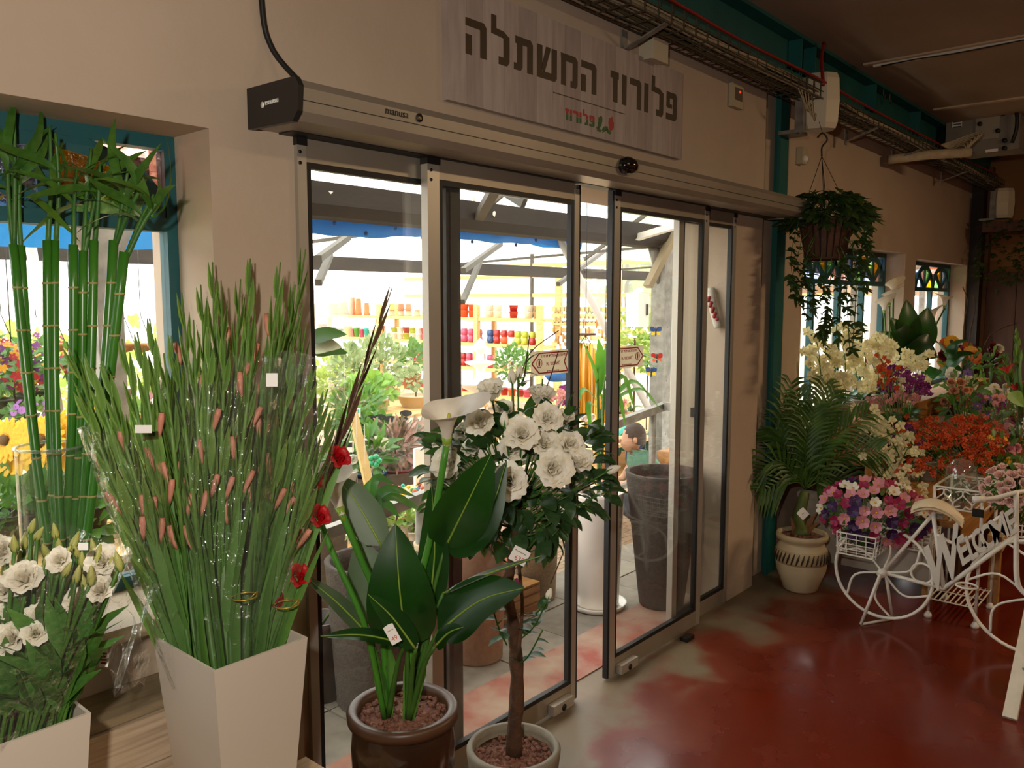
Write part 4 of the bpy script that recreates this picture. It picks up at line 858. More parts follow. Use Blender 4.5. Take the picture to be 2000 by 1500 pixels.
for t in ((1650,420),(1672,395),(1690,410),(1560,385),(1580,375),(1640,378)): 
    P1 = at(*t, D=4.5); M('trailing_vine', MB().tube(bez([hb+V((0,0,.16)), hb*.5+P1*.5+V((0,0,.05)), P1], 6), .002, 4), stem_g, hbk); ivyleaf(P1, .06, RT)
# far second hanging ivy
hc = V((9.25, 1.6, 1.95)); ib = E('trailing_ivy_wall', 'dense dark trailing ivy hanging in the far corner over the wood panels', 'hanging plant', hc)
M('trough', MB().box((9.1, 1.35, 2.3), (9.6, 1.85, 2.4)), darkwood, ib)
for k in range(260):
    p = V((9.35-U(0,.3), 1.9-U(0,.75), 2.42-U(0, .5+.18*random.random()))); d = V((-1, U(-.4,.4), U(-.8,0))); I('leaf', IVY, ib, MX.Translation(p) @ d.to_track_quat('X', 'Z').to_matrix().to_4x4() @ MX.Scale(U(.06,.09), 4))
# ================================================================== potted palm
random.seed(71)
pb = V((4.52, 1.74, 0)); pp = E('potted_palm', 'potted palm in a cream ceramic pot with a dark striped band', 'potted plant', pb)
cream = mat('cream_ceramic', '#c9b895', .5, '#b8a682', 5); band = mat('band_ceramic', '#b7a27c', .5); dk = mat('dark_glaze_stripe', '#33291c', .5)
M('pot', MB().lathe([(.085, .0), (.095, .01), (.135, .12), (.143, .18), (.138, .24), (.12, .275), (.118, .285), (.14, .30), (.143, .32), (.138, .332), (.12, .33), (.115, .30)], pb, 40), cream, pp)
M('band', MB().lathe([(.1405, .165), (.146, .185), (.1435, .232), (.138, .245)], pb, 40), band, pp)
for k in range(34):
    a = 2*pi*k/34; b = MB()
    P = [pb + V((.1475*math.cos(a+t*.12), .1475*math.sin(a+t*.12), .178+.058*t)) for t in (0, .5, 1)]; P[2] = pb+V((.142*math.cos(a+.12), .142*math.sin(a+.12), .238)); b.tube(P, [.003, .0065, .003], 5); M('stripe', b, dk, pp)
gravel(pb+V((0,0,.315)), .112, pp, 60, .012)
M('trunk', MB().tube(bez([pb+V((0,0,.3)), at(1560,1010,D=4.75), at(1572,960,D=4.75)], 8), [.045, .042, .04, .038, .036, .034, .03, .028, .024], 10), mat('palm_trunk', '#5b6a2c', .6, '#46501f', 8), pp)
for a_, c_ in (((1565,1050),(1595,1000)), ((1555,1060),(1545,1010)), ((1570,1045),(1600,1020))): M('dry_sheath', MB().ribbon([at(*a_, D=4.7), (at(*a_, D=4.7)+at(*c_, D=4.68))/2+V((0,0,.01)), at(*c_, D=4.68)], [.02, .014, .003], -FW, .3), mat('dry_sheath', '#7a5230', .8), pp)
palmm = mat('palm_frond', '#2f521c', .45, '#4c7227', 9, trans=.25, tcol='#7a9a2c'); c0 = at(1572, 955, D=4.75)
fr_t = [((1580,860),(1560,770)), ((1590,860),(1630,770)), ((1560,850),(1530,790)), ((1610,870),(1690,810)), ((1640,890),(1715,880)), ((1540,880),(1515,840)), ((1520,900),(1465,935)), ((1630,930),(1690,960)), ((1550,930),(1490,960)), ((1600,880),(1660,830)), ((1590,930),(1640,985)), ((1575,870),(1590,800)), ((1530,860),(1545,750)), ((1605,840),(1612,752))]
for i, (m_, t_) in enumerate(fr_t):
    Dm = 4.72-.10*math.sin(i*2.4); P = bez([c0, at(*m_, D=Dm), at(*t_, D=Dm-.06*math.cos(i*1.7))], 16); fr_ = E('frond', None, None, (0,0,0)); fr_.parent = pp; fr_.location = -offs(pp)
    b = MB().tube(P, [.006-.0003*k for k in range(17)], 5); M('rachis', b, palmm, fr_)
    b = MB(); tdir = (P[-1]-P[0]).normalized()
    for k in range(3, 17):
        p = P[k]; t = (P[min(k+1,16)]-P[k-1]).normalized(); sd = t.cross(-FW).normalized(); L = .19*math.sin(pi*min(.95, (k-1)/17.0))**.6
        for s in (-1, 1):
            for h in (.25,):
                p_ = p + (P[min(k+1,16)]-p)*h; e = p_ + (sd*s*.75 + t*.75).normalized()*L - V((0,0,L*.22)) - FW*U(-.01,.02); mm = p_*.5+e*.5+V((0,0,.025*L/.19)); b.ribbon([p_, mm, e], [.005, .0105, .0006], -FW+V((0,0,.6)), .25)
    M('leaflets', b, palmm, fr_)
swing_tag('price_tag', 1568, 1003, 4.55, .05, .055, .75, [('~', 0, 0, .03, redpen)], pp)
# ================================================================== flower stand along the windows
st = E('flower_stand', 'long tiered wooden flower stand below the far windows', 'display stand', (7.0, 1.5, 0))
wb_ = mat('whitewashed_board', '#b5ab9e', .7, '#a09688', 4); oak = mat('orange_pine', '#b07f45', .55, '#946432', 3, stretch=(1,10,10))
M('end_board', MB().box((4.80, 1.12, .1), (4.83, 1.86, .47)), wb_, st)
M('end_lip', MB().box((4.78, 1.08, .47), (4.86, 1.88, .50)), wb_, st)
for y in (1.15, 1.8): M('foot', MB().box((4.84, y-.03, 0), (4.90, y+.03, .1)), oak, st)
for k, (y0, z) in enumerate(((1.0, .44), (1.25, .58), (1.5, .72), (1.75, .86))):
    M('shelf_board', MB().box((4.86, y0, z-.03), (9.4, y0+.24, z)), oak, st); M('riser', MB().box((4.86, y0+.004, z-.14), (9.4, y0+.02, z-.03)), oak, st)
for k in range(5): M('skirt_board', MB().box((4.86+.9*k, 1.01, .1), (4.86+.9*k+.88, 1.03, .41)), mat('dark_skirt', '#4b2a17', .7), st)
M('rail_beam', MB().bar((4.95, .86, .34), (7.6, .86, .62), .07, .09), mat('light_beam', '#c09a62', .55, '#a97f48', 3, stretch=(1,10,10)), st)
M('rail_leg', MB().bar((5.0, .86, 0), (5.0, .86, .32), .05).bar((7.5, .86, 0), (7.5, .86, .58), .05), oak, st)
# ------------------------------------------------------------------ flowers on the stand
orw = mat('orchid_cream', '#f3edc8', .55, '#e8dea4', 10, trans=.3, tcol='#f2e9b0'); oro = mat('orchid_orange', '#d2571a', .5, '#b83a12', 30, trans=.2); orp = mat('orchid_purple', '#8a2274', .5, '#6c1860', 20, trans=.2); orpk = mat('orchid_pink', '#d99a93', .5, '#c77f80', 20, trans=.2)
yel = mat('flower_yellow', '#e2ab1d', .5, '#c98a12', 15); orv = mat('flower_violet', '#5a3b86', .5)
def orchid_mesh(mt, name):
    b = MB()
    for k in range(5):
        a = pi/2+2*pi*k/5; wd = .32 if k in (1, 4) else .2
        def fn(u, v, a=a, wd=wd):
            x = (u-.5)*2; w = wd*math.sin(pi*min(1, .08+.9*v))**.7; q = V((.05+.62*v, x*w, .18*v*v-.1*x*x)); return V((q.x*math.cos(a)-q.y*math.sin(a), q.x*math.sin(a)+q.y*math.cos(a), q.z))
        b.grid(fn, 2, 3)
    b.blob((0, -.08, .12), .13, 6, 4)
    return mesh(b, mt, name)
OW, OO, OP, OK_ = orchid_mesh(orw, 'bloom'), orchid_mesh(oro, 'bloom'), orchid_mesh(orp, 'bloom'), orchid_mesh(orpk, 'bloom')
SPOT = V((-.85, -.5, .15)); glb = mat('grey_pot', '#8d8577', .5); wpot = mat('white_flower_pot', '#cfc6b5', .4); dkpot = mat('dark_flower_pot', '#3a2b22', .5)
def pot(name, c, r, h, mt, parent, seg=18): return M(name, MB().lathe([(r*.7, 0), (r*.74, .004), (r*.95, h*.88), (r, h*.9), (r, h), (r*.88, h), (r*.85, h*.8)], c, seg), mt, parent)
def orchid_plant(lab, grp, base, sprays, me, s, nb, potm=glb, ph=.12, pr=.06, droop=.06, jit=.02, leaf=True):
    base = V(base); w = E('potted_orchid', lab, 'potted orchid', base, grp); pot('pot', base, pr, ph, potm, w); top = base+V((0,0,ph*.85))
    M('soil', MB().tube([top-V((0,0,.01)), top], pr*.85, 14), soil, w)
    if leaf:
        for k in range(4):
            a = U(0, 6.28); d = V((math.cos(a), math.sin(a), .5)); b = MB(); ovate(b, [top, top+d*.08+V((0,0,.03)), top+d*.17-V((0,0,.02))], .03, (0,0,1), .2, nu=4); M('leaf', b, leaf_dk, w)
    for (px, py, D) in sprays:
        T = at(px, py, D=D); P = bez([top, top*.5+T*.5+V((0,0,.10)), T], 12); M('flower_stem', MB().tube(P, .003, 5), stem_g, w)
        for k in range(nb):
            i = 12-int(k*7/nb); p = P[i]+V((U(-jit,jit)*1.5, U(-jit,jit)*1.5, U(-jit,jit)-droop*.3)); I('bloom', me, w, PL(p, SPOT+V((U(-.5,.5), U(-.6,.6), U(-.4,.4))), U(-.5,.5), s*U(.8,1.1)))
    return w
random.seed(81)
WL = 'potted white orchid in the dense bank against the first stained-glass window'
for i in range(11):
    x = 5.0+.2*i; px = 1590+22*i; orchid_plant(WL, 'white orchids against the window', (x+.1, 1.86-.03*(i % 2), .86), [(px+U(-14,14), 640+U(0,25), 5.3+.08*i), (px+U(-20,20), 690+U(-15,25), 5.2+.08*i), (px+U(-20,20), 745+U(-15,20), 5.1+.08*i)] if i < 8 else [(px, 700+U(-20,30), 5.6+.05*i), (px-15, 760, 5.5+.05*i)], OW, .056, 8, jit=.045)
for i, (px, py) in enumerate(((1665,790),(1700,830),(1735,880),(1720,930),(1760,945),(1690,870))):
    orchid_plant('cream orchid with cascading blooms on the front tier beside the palm', 'cascading cream orchids', (5.1+.12*i, 1.38-.02*i, .58), [(px, py, 4.72), (px+20, py+28, 4.66)], OW, .05, 7, jit=.04)
for i in range(9):
    px = 1760+22*i; orchid_plant('bright orange orchid in the orange drift on the front tier', 'orange orchids', (5.2+.16*i, 1.1+.03*(i % 2), .44), [(px+U(-15,15), 808+U(0,20), 5.15+.05*i), (px+U(-20,20), 865+U(-15,15), 4.85+.03*i), (px+U(-20,20), 918+U(-15,10), 4.72+.02*i), (px+U(-10,10), 838, 5.0+.04*i)], OO, .034, 11, jit=.04, leaf=False)
for px, py, D, xx, yy, zz, lab in ((1750, 855, 5.1, 5.25, 1.28, .58, 'purple orchid in front of the orange drift'), (1745, 725, 5.8, 5.75, 1.6, .72, 'magenta orchid in front of the white orchid bank'), (1790, 745, 6.0, 6.0, 1.6, .72, 'magenta orchid under the calla leaves')):
    orchid_plant(lab, None, (xx, yy, zz), [(px, py, D), (px-20, py+20, D), (px+18, py+12, D), (px+5, py-12, D)], OP, .04, 10, jit=.04)
for px, py, D, xx, lab in ((1700, 775, 5.5, 5.5, 'pale pink orchid left of the magenta one'), (1765, 770, 5.6, 5.65, 'pale pink orchid right below the magenta one')): orchid_plant(lab, None, (xx, 1.56, .72), [(px, py, D), (px+20, py+6, D), (px-14, py+8, D)], OK_, .03, 9, jit=.03)
for px, py, D, xx, lab in ((1695, 690, 5.7, 5.6, 'orange orchid spray rising from the white bank'), (1720, 715, 5.6, 5.7, 'orange orchid spray beside the magenta orchid')): orchid_plant(lab, None, (xx, 1.62, .72), [(px, py, D), (px+22, py+2, D)], OO, .034, 7, jit=.03)
# big-leaved calla on the rear tier
bc = V((6.35, 1.82, .86)); w = E('potted_calla_lily', 'tall white calla lilies with broad leaves on the rear tier of the stand', 'potted plant', bc); pot('pot', bc, .1, .16, dkpot, w)
for (A_, B_, wd) in (((1765,690),(1770,585),.11), ((1760,685),(1712,650),.09), ((1780,690),(1812,600),.12), ((1775,700),(1740,620),.11), ((1800,690),(1830,690),.06), ((1770,710),(1815,650),.1)):
    b = MB(); A, B = at(*A_, D=6.5), at(*B_, D=6.4); ovate(b, [A, A*.5+B*.5-FW*.05, B], wd, -FW+V((0,0,.3)), .15); M('leaf', b, gloss, w); M('petiole', MB().tube([bc+V((0,0,.15)), A], .008, 6), stem_g, w)
for (px, py, D) in ((1737,575,6.5), (1727,590,6.5), (1745,556,6.6), (1823,605,6.9), (1845,580,6.9)):
    T = at(px, py+22, D=D); M('flower_stalk', MB().tube(bez([bc+V((0,0,.15)), bc*.5+T*.5, T], 8), .007, 6), stem_g, w); mw = PL(T, UPV+RT*U(-.15,.15), U(0,6), .16); I('calla_flower', CAL, w, mw); I('throat', CALG, w, mw)
for (A_, B_, wd) in (((1850,700),(1890,665),.06), ((1845,690),(1815,668),.06), ((1850,720),(1905,690),.07), ((1840,735),(1880,725),.08), ((1830,720),(1800,760),.07)):
    b = MB(); A, B = at(*A_, D=6.7), at(*B_, D=6.6); ovate(b, [A, A*.5+B*.5+V((0,0,.04)), B], wd, -FW*.5+V((0,0,1)), .2); M('leaf', b, leaf_dk, w)
# mixed arrangements
DAI = {}
def daisy(mt, n=9, lay=2, key=None):
    k = (mt.name, n, lay)
    if k not in DAI: DAI[k] = petal_flower(mt, n, .1, .85, .3, .85, 'flower_head', lay, .12, 3)
    return DAI[k]
CEN = mesh(MB().blob((0,0,.08), .24, 8, 5, .6), mat('flower_centre', '#5a3b12', .8), 'flower_centre'); CENY = mesh(MB().blob((0,0,.08), .24, 8, 5, .6), mat('yellow_centre', '#c99a1e', .7), 'flower_centre')
dred = mat('flower_dark_red', '#6d0f1c', .55); org = mat('flower_orange', '#c8611b', .55); pink = mat('flower_pink', '#d68c98', .55, trans=.2); wht = mat('flower_white', '#e8e0cc', .55, trans=.2); peach = mat('flower_peach', '#c98a63', .55); mag = mat('flower_magenta', '#a3164c', .55, '#8a1040', 10, trans=.15); pur = mat('flower_deep_purple', '#3f1650', .55, '#30103f', 10, trans=.1)
def arrangement(lab, base, px, py, D, rad, heads, n, hs, green=leaf_md, potm=dkpot, pr=.07, ph=.12, leafn=30):
    base = V(base); w = E('flower_arrangement', lab, 'flower arrangement', base); pot('pot', base, pr, ph, potm, w); c = at(px, py, D=D); top = base+V((0,0,ph))
    for k in range(n):
        d = V((U(-1,1), U(-1,1), U(-.5,1))); d.normalize(); p = c + d*rad*U(.4,1); m_, cen = heads[k % len(heads)]
        mw = PL(p, d*.5+SPOT, U(0,6), hs*U(.8,1.15)); I('flower', m_, w, mw)
        if cen: I('flower_centre', cen, w, mw)
        M('stem', MB().tube([top, p], .002, 4), stem_g, w)
    b = MB()
    for k in range(leafn):
        d = V((U(-1,1), U(-1,1), U(-.7,.8))).normalized(); p = c*.7+top*.3 + d*rad*U(.3,1.1); e = p + d*.07; b.ribbon([p, p*.5+e*.5+V((0,0,.01)), e], [.006, .016, .001], -FW+V((0,0,.5)), .2)
    M('foliage', b, green, w, kind='stuff')
    return w
RW = rose_mesh(91, wht, 1.0, .6, (3, 4, 5)); RD = rose_mesh(92, dred, 1.0, .6, (3, 4, 5)); RP = rose_mesh(93, peach, 1.0, .6, (3, 4, 5)); RO = rose_mesh(94, org, 1.0, .5, (3, 4, 5)); RPK = rose_mesh(95, pink, 1.0, .6, (3, 4, 5))
random.seed(91)
arrangement('tall arrangement of yellow and orange gerberas with dark red roses by the pillar', (7.2, 1.6, .72), 1885, 700, 7.0, .2, [(daisy(yel, 14), CEN), (daisy(org, 14), CEN), (daisy(yel, 14), CEN), (RD, None)], 16, .075, leafn=60)
arrangement('dark red and white roses beside the far pillar', (8.0, 1.5, .72), 1925, 690, 7.4, .14, [(RD, None), (RD, None), (RW, None)], 8, .06, leafn=50)
arrangement('white tulips and violet lilies in the middle of the stand', (6.7, 1.45, .58), 1885, 750, 6.5, .16, [(RW, None), (daisy(orv, 6, 1), None), (RW, None)], 10, .05, leafn=50)
arrangement('low dish of peach roses on the stand', (6.2, 1.3, .58), 1870, 775, 6.0, .12, [(RP, None), (RP, None)], 14, .035, leafn=40)
arrangement('low purple and violet arrangement on the front tier', (6.4, 1.1, .44), 1930, 795, 6.0, .13, [(daisy(orv, 8), CENY), (daisy(pink, 8), CENY), (daisy(orp, 8), None)], 18, .035, leafn=40)
arrangement('white daisies low on the far tier', (7.2, 1.2, .58), 1955, 775, 6.8, .14, [(daisy(wht, 12), CENY)], 14, .045, leafn=40)
arrangement('yellow, orange and pink mixed bouquet under the plastic wrap', (5.6, .98, .44), 1940, 885, 5.3, .14, [(daisy(yel, 8), None), (daisy(pink, 8), CENY), (daisy(org, 8), None), (RPK, None)], 22, .04, leafn=50)
arrangement('red and white flowers at the right edge of the stand', (6.0, .95, .44), 1985, 840, 5.6, .12, [(RD, None), (RW, None), (daisy(pink, 8), None)], 12, .045, leafn=40)
g = gladiolus
for (px, py, D) in ((1985, 640, 5.5), (1962, 690, 5.6)):
    T = at(px, py, D=D); B_ = at(1995, 830, D=D); w = E('green_gladiolus', 'green gladiolus spike at the right edge, ' + ('taller' if py < 660 else 'shorter') + ' one', 'flower', B_); d = T-B_; mw = PL(B_, d, 1.0, (1.6, 1.6, d.length)); I('stem', STM, w, mw); I('spike', SPK[0], w, mw); I('leaf', GLF[0], w, mw)
w = E('bird_of_paradise', 'red heliconia blooms with a broad green leaf at the right edge', 'flower', at(1985, 850, D=5.5))
for px, py in ((1968,728),(1985,762)):
    c = at(px, py, D=5.5); b = MB()
    for k in range(5): b.ribbon([c, c+(UPV*(.5+.2*k)+RT*(-.6+.3*k))*.04, c+(UPV*(.5+.1*k)+RT*(-1+.5*k))*.075], [.006, .009, .001], -FW, .3)
    M('bract', b, mat('heliconia_red', '#a81a1c', .5), w); M('stalk', MB().tube([c, at(1990, 860, D=5.5)], .004, 5), stem_g, w)
b = MB(); ovate(b, [at(1975,765,D=5.4), at(1985,778,D=5.38), at(2000,795,D=5.36)], .05, -FW, .15); M('leaf', b, leaf_lt, w)
tw = E('curly_willow', 'bare curly willow twigs rising beside the far pillar', 'twigs', (7.6, 1.6, .86))
for a_ in (((1880,700),(1882,640),(1890,590),(1880,560)), ((1890,700),(1895,650),(1905,600),(1900,575)), ((1905,720),(1930,660),(1960,640),(1985,632))): M('twig', MB().tube(bez([at(x, y, D=7.0) for x, y in a_], 14), .004, 4), bark, tw)
crumple('shiny clear plastic wrap over bouquets at the right edge', 1975, 825, 5.0, .35, .16)
# white wire plant stand with a glass cloche
cs = E('wire_tray_stand', 'white scrolled wire tray stand behind the bicycle', 'plant stand', (4.75, .75, 0))
xb0, xb1 = 4.55, 4.9; tl, tr, bl = at(1826, 945, X=xb0), at(1920, 958, X=xb0), at(1835, 990, X=xb0); y0, y1 = tr.y, tl.y; zt, zb = tl.z-.01, bl.z
wr_ = MB()
for x in (xb0, xb1): wr_.bar((x, y0, zt), (x, y1, zt), .008).bar((x+.0, y0+.01, zb), (x, y1-.01, zb), .008)
for y in (y0, y1): wr_.bar((xb0, y, zt), (xb1, y, zt), .008).bar((xb0, y, zb), (xb1, y, zb), .008)
M('tray_frame', wr_, whitep, cs)
n = 5
for k in range(n):
    yc = y0+(y1-y0)*(k+.5)/n; s = 1 if k % 2 else -1; h = (zt-zb)
    for x in (xb0, xb1): M('scroll', MB().tube(bez([V((x, yc+s*.012, zb+.02)), V((x, yc-s*.016, zb+.01)), V((x, yc-s*.02, zb+h*.3)), V((x, yc, zb+h*.5)), V((x, yc+s*.02, zb+h*.7)), V((x, yc+s*.016, zt-.01)), V((x, yc-s*.012, zt-.02))], 20), .004, 5), whitep, cs)
for k in range(6): M('base_wire', MB().bar((xb0, y0+(y1-y0)*k/5, zb), (xb1, y0+(y1-y0)*k/5, zb), .005), whitep, cs)
for x in (xb0, xb1):
    for y in (y0, y1): M('leg', MB().tube([(x, y, zt), (x, y, .03)], .008, 6), whitep, cs); M('foot_cap', MB().lathe([(.02, 0), (.02, .012), (.012, .025), (.008, .03)], (x, y, 0), 12), whitep, cs)
for z in (.1,): 
    for k in range(10): M('shelf_wire', MB().bar((xb0, y0+(y1-y0)*k/9, z), (xb1, y0+(y1-y0)*k/9, z), .005), whitep, cs)
    for k in range(3): M('shelf_wire', MB().bar((xb0+.16*k, y0, z), (xb0+.16*k, y1, z), .005), whitep, cs)
M('maker_badge', MB().box((xb0-.012, y0-.01, zb-.02), (xb0-.004, y0+.04, zb+.02)), blackp, cs)
cc_ = V((xb0+.14, (y0+y1)/2+.02, zb+.004)); cl = E('glass_cloche', 'clear glass cloche over little white flowers in the wire tray', 'cloche', cc_)
M('dome', MB().lathe([(.075, 0), (.075, .14), (.068, .19), (.04, .225), (0, .235)], cc_, 26), glass('cloche_glass', (.9,.94,.9), .2, 0, film=.06), cl)
b = MB()
for k in range(60):
    p = cc_+V((U(-.045,.045), U(-.045,.045), U(.01,.06))); e = p+V((U(-.015,.015), U(-.015,.015), .015)); b.ribbon([p, e], [.006, .003], -FW, 0)
M('greenery', b, leaf_dk, cl, kind='stuff')
for k in range(6): p = cc_+V((U(-.04,.03), U(-.03,.03), .05+.02*k)); I('flower', RW, cl, PL(p, (0,0,1), 0, .014)); M('stem', MB().tube([p, V((p.x, p.y, cc_.z))], .001, 4), stem_g, cl)
# ================================================================== white bicycle planter
random.seed(101)
BX = 4.28
def B(px, py, dx=0): p = at(px, py, X=BX); return V((BX+dx, p.y, p.z))
bk = E('bicycle_planter', 'white metal bicycle planter with a WELCOME plate in its frame', 'bicycle planter', (BX, .95, 0))
def wheel(c, Rw, n, off):
    w = E('wheel', None, None, (0,0,0)); w.parent = bk; w.location = -offs(bk)
    M('rim', MB().ring(c, (1,0,0), Rw, .0085, 44, 7), whitep, w); M('hub', MB().tube([c-V((.03,0,0)), c+V((.03,0,0))], .022, 12), whitep, w)
    for k in range(n):
        a = off+2*pi*k/n; e = c+V((0, math.cos(a)*Rw, math.sin(a)*Rw)); m_ = c+V((0, math.cos(a+.45)*Rw*.6, math.sin(a+.45)*Rw*.6)); M('spoke', MB().tube(bez([c, m_, e], 10), .006, 6), whitep, w)
cr = B(1724, 1118); cf = B(2013, 1168); Rr = abs(B(1724,1118).z-B(1724,1206).z); Rf = Rr*1.12
cr.z = max(cr.z, Rr+.03); cf.z = max(Rf+.012, cf.z)
wheel(cr, Rr, 6, .3); wheel(cf, Rf, 6, .1)
r_ = .0105
M('kickstand', MB().tube([cr+V((-.04,0,0)), V((BX-.08, cr.y+.07, .006))], .008, 6).tube([cr+V((.04,0,0)), V((BX+.1, cr.y-.03, .006))], .008, 6).tube([V((BX-.08, cr.y+.07, .006)), V((BX+.1, cr.y-.03, .006))], .007, 6), whitep, bk)
st_top, bb, hd, hb_ = B(1830, 985), B(1843, 1150), B(1985, 1010), B(1985, 1070)
M('seat_tube', MB().tube([B(1822, 1000), B(1843, 1150)], r_, 8), whitep, bk)
M('top_tube', MB().tube(bez([B(1828,1042), B(1860,1060), B(1890,1052), B(1962,1003)], 14), r_*.8, 8), whitep, bk)
M('down_tube', MB().tube([bb, B(1985, 1045)], r_*1.1, 8), whitep, bk)
M('chain_stay', MB().tube([cr, bb], r_*.9, 8), whitep, bk); M('seat_stay', MB().tube([cr, B(1826, 1000)], r_*.9, 8), whitep, bk)
M('fork', MB().tube(bez([B(1985, 960), B(1985, 1070), B(1988, 1140), cf], 14), r_*1.1, 8), whitep, bk)
M('handlebar', MB().tube(bez([B(1918, 967, -.12), B(1950, 968, -.06), B(1985, 962), B(2010, 965, .08)], 12), r_, 8), whitep, bk); M('grip', MB().tube([B(1914, 966, -.13), B(1932, 967, -.1)], .016, 9), whitep, bk)
M('crank_ring', MB().ring(B(1801, 1120), (1,0,0), .05, .006, 30, 6), whitep, bk); M('pedal_ring', MB().ring(B(1893, 1139, -.05), (0,0,1), .045, .005, 24, 6), whitep, bk)
M('mudguard', MB().ring(cr, (1,0,0), Rr*1.06, .008, 14, 6, -1.2+pi/2, pi/2+.0), whitep, bk); M('front_mudguard', MB().ring(cf, (1,0,0), Rf*1.07, .006, 18, 6, pi*.45, pi*1.0), whitep, bk)
sa = B(1826, 985); b = MB()
def seat(u, v):
    x = (u-.5)*2; y = (.5-v)*.22; w_ = .06*(1-.75*v**1.5)+.012; return V((sa.x + x*w_, sa.y + y-.02, sa.z + .028 - .03*x*x - .05*(2*v-.8)**2))
b.grid(seat, 8, 12); n_ = len(b.v); b.v += [(x_, y_, z_-.014) for x_, y_, z_ in b.v]; b.f += [tuple(i+n_ for i in f)[::-1] for f in b.f]; M('saddle', b, mat('saddle_cream', '#d8c4a2', .45), bk)
M('saddle_post', MB().tube([sa+V((0,0,-.03)), sa+V((0,0,.01))], .012, 8), whitep, bk)
# WELCOME plate: letters fill the frame, tall W shrinking to E
dn = (B(1985,1045)-bb); dn.normalize()
lt = [('W', 1836, 1152, 1828, 1060, .085), ('E', 1882, 1106, 1867, 1057, .05), ('L', 1900, 1096, 1886, 1052, .04), ('C', 1915, 1083, 1899, 1043, .04), ('O', 1934, 1073, 1917, 1032, .045), ('M', 1952, 1061, 1938, 1017, .055), ('E', 1975, 1048, 1962, 1006, .05)]
wpl = mat('plate_white', '#cfc8bb', .5)
for i, (ch, x0, y0, x1, y1, wd) in enumerate(lt):
    lo, hi = B(x0, y0, -.012), B(x1, y1, -.012); up = hi-lo; h = up.length
    ux = dn*1.0; nx = -V((1,0,0))
    q = txt('letter', ch, h*1.42, (lo+up*.5+ux*wd*.45, ux, up.normalized(), nx), wpl, bk, .003, sx=wd/(h*.62)*1.0, bold=h*.045)
# rear basket and its flowers
def wire_basket(nm, lab, x0, x1, y0, y1, z0, z1, nx, ny, nz, mt):
    w = M(nm, MB().box((0,0,0), (0,0,0)), mt); bpy.data.objects.remove(w); w = E(nm, lab, 'basket', ((x0+x1)/2, (y0+y1)/2, z0)); b = MB(); k_ = .012
    for j in range(nz+1):
        f = j/nz; z = z0+(z1-z0)*f; e = k_*(1-f)
        for y in (y0+e, y1-e): b.bar((x0+e, y, z), (x1-e, y, z), .0035 if j < nz else .006)
        for x in (x0+e, x1-e): b.bar((x, y0+e, z), (x, y1-e, z), .0035 if j < nz else .006)
    M('hoops', b, mt, w); b = MB()
    for i in range(nx+1):
        x = x0+(x1-x0)*i/nx
        for y, s in ((y0, 1), (y1, -1)): b.bar((x, y+s*k_, z0), (x, y, z1), .0035)
        b.bar((x, y0+k_, z0), (x, y1-k_, z0), .0035)
    for i in range(ny+1):
        y = y0+(y1-y0)*i/ny
        for x, s in ((x0, 1), (x1, -1)): b.bar((x+s*k_, y, z0), (x, y, z1), .0035)
    M('uprights', b, mt, w); return w
ba, bb2 = at(1640, 1035, X=BX-.06), at(1712, 1090, X=BX-.06)
wire_basket('rear_basket', 'white wire basket on the rear of the bicycle', BX-.1, BX+.16, bb2.y-.005, ba.y, bb2.z, ba.z, 5, 4, 4, whitep)
bb3, bb4 = at(1762, 1030, X=BX+.22), at(1822, 1075, X=BX+.22); wire_basket('side_basket', 'second white wire basket behind the bicycle saddle', BX+.16, BX+.36, bb4.y, bb3.y, bb4.z, bb3.z, 4, 4, 4, whitep)
ANW, ANP, ANM, AND = [petal_flower(m_, 6, .08, .9, .42, .8, 'flower_head', 1, -.25, 3) for m_ in (wht, pink, mag, pur)]
def bunch(lab, spec, D, seeds, dens, hs, base, heads, cx, cy, rx, ry):
    w = E('flower_bunch', lab, 'flower bunch', base); random.seed(seeds); c = at(cx, cy, D=D); R_ = rx*D/FPX; Rz = ry*D/FPX; k = 0
    pts = []
    for i in range(dens*40):
        a, e = U(0, 6.28), U(-.75, 1); d = V((math.cos(a)*math.sqrt(1-e*e), math.sin(a)*math.sqrt(1-e*e), e))
        if d.dot(-FW) < -.25: continue
        p = c+V((d.x*R_*.75, d.y*R_, d.z*Rz))
        if any((p-q).length < hs*1.15 for q in pts): continue
        pts.append(p); m_, cen = random.choice(heads); mw = PL(p, d+V((-.25,-.2,.15)), U(0,6), hs*U(.85,1.1)); I('flower', m_, w, mw)
        if cen: I('flower_centre', cen, w, mw @ MX.Diagonal((.7,.7,.7,1)))
        M('stem', MB().tube([V(base)+V((U(-.03,.03), U(-.03,.03), .02)), p], .002, 4), stem_g, w)
        if len(pts) >= dens: break
    b = MB()
    for k in range(90):
        d = V((U(-1,1), U(-1,1), U(-.9,.5))).normalized(); p = c+V((d.x*R_*.7, d.y*R_*.85, d.z*Rz*.85)); e_ = p+d*.045; b.ribbon([p, p*.5+e_*.5, e_], [.005, .014, .001], -FW+V((0,0,.4)), .2)
    M('foliage', b, leaf_md, w, kind='stuff')
bunch('domed bunch of white, pink, crimson and purple anemones in the rear bicycle basket', None, 4.28, 5, 85, .040, V((BX+.03, (ba.y+bb2.y)/2, bb2.z)), [(ANW, CENY), (ANP, CENY), (ANM, None), (AND, None), (ANP, CENY), (ANM, None)], 1705, 1000, 100, 62)
RBL = rose_mesh(97, mat('blush_petal', '#ecc9bb', .55, '#e6b3a8', 8, trans=.2), 1.0, .6, (3, 4, 5))
bunch('round bunch of blush pink carnations at the bicycle handlebar', None, 3.95, 6, 36, .032, at(1988, 1030, D=3.98), [(RBL, None)], 1985, 955, 55, 42)
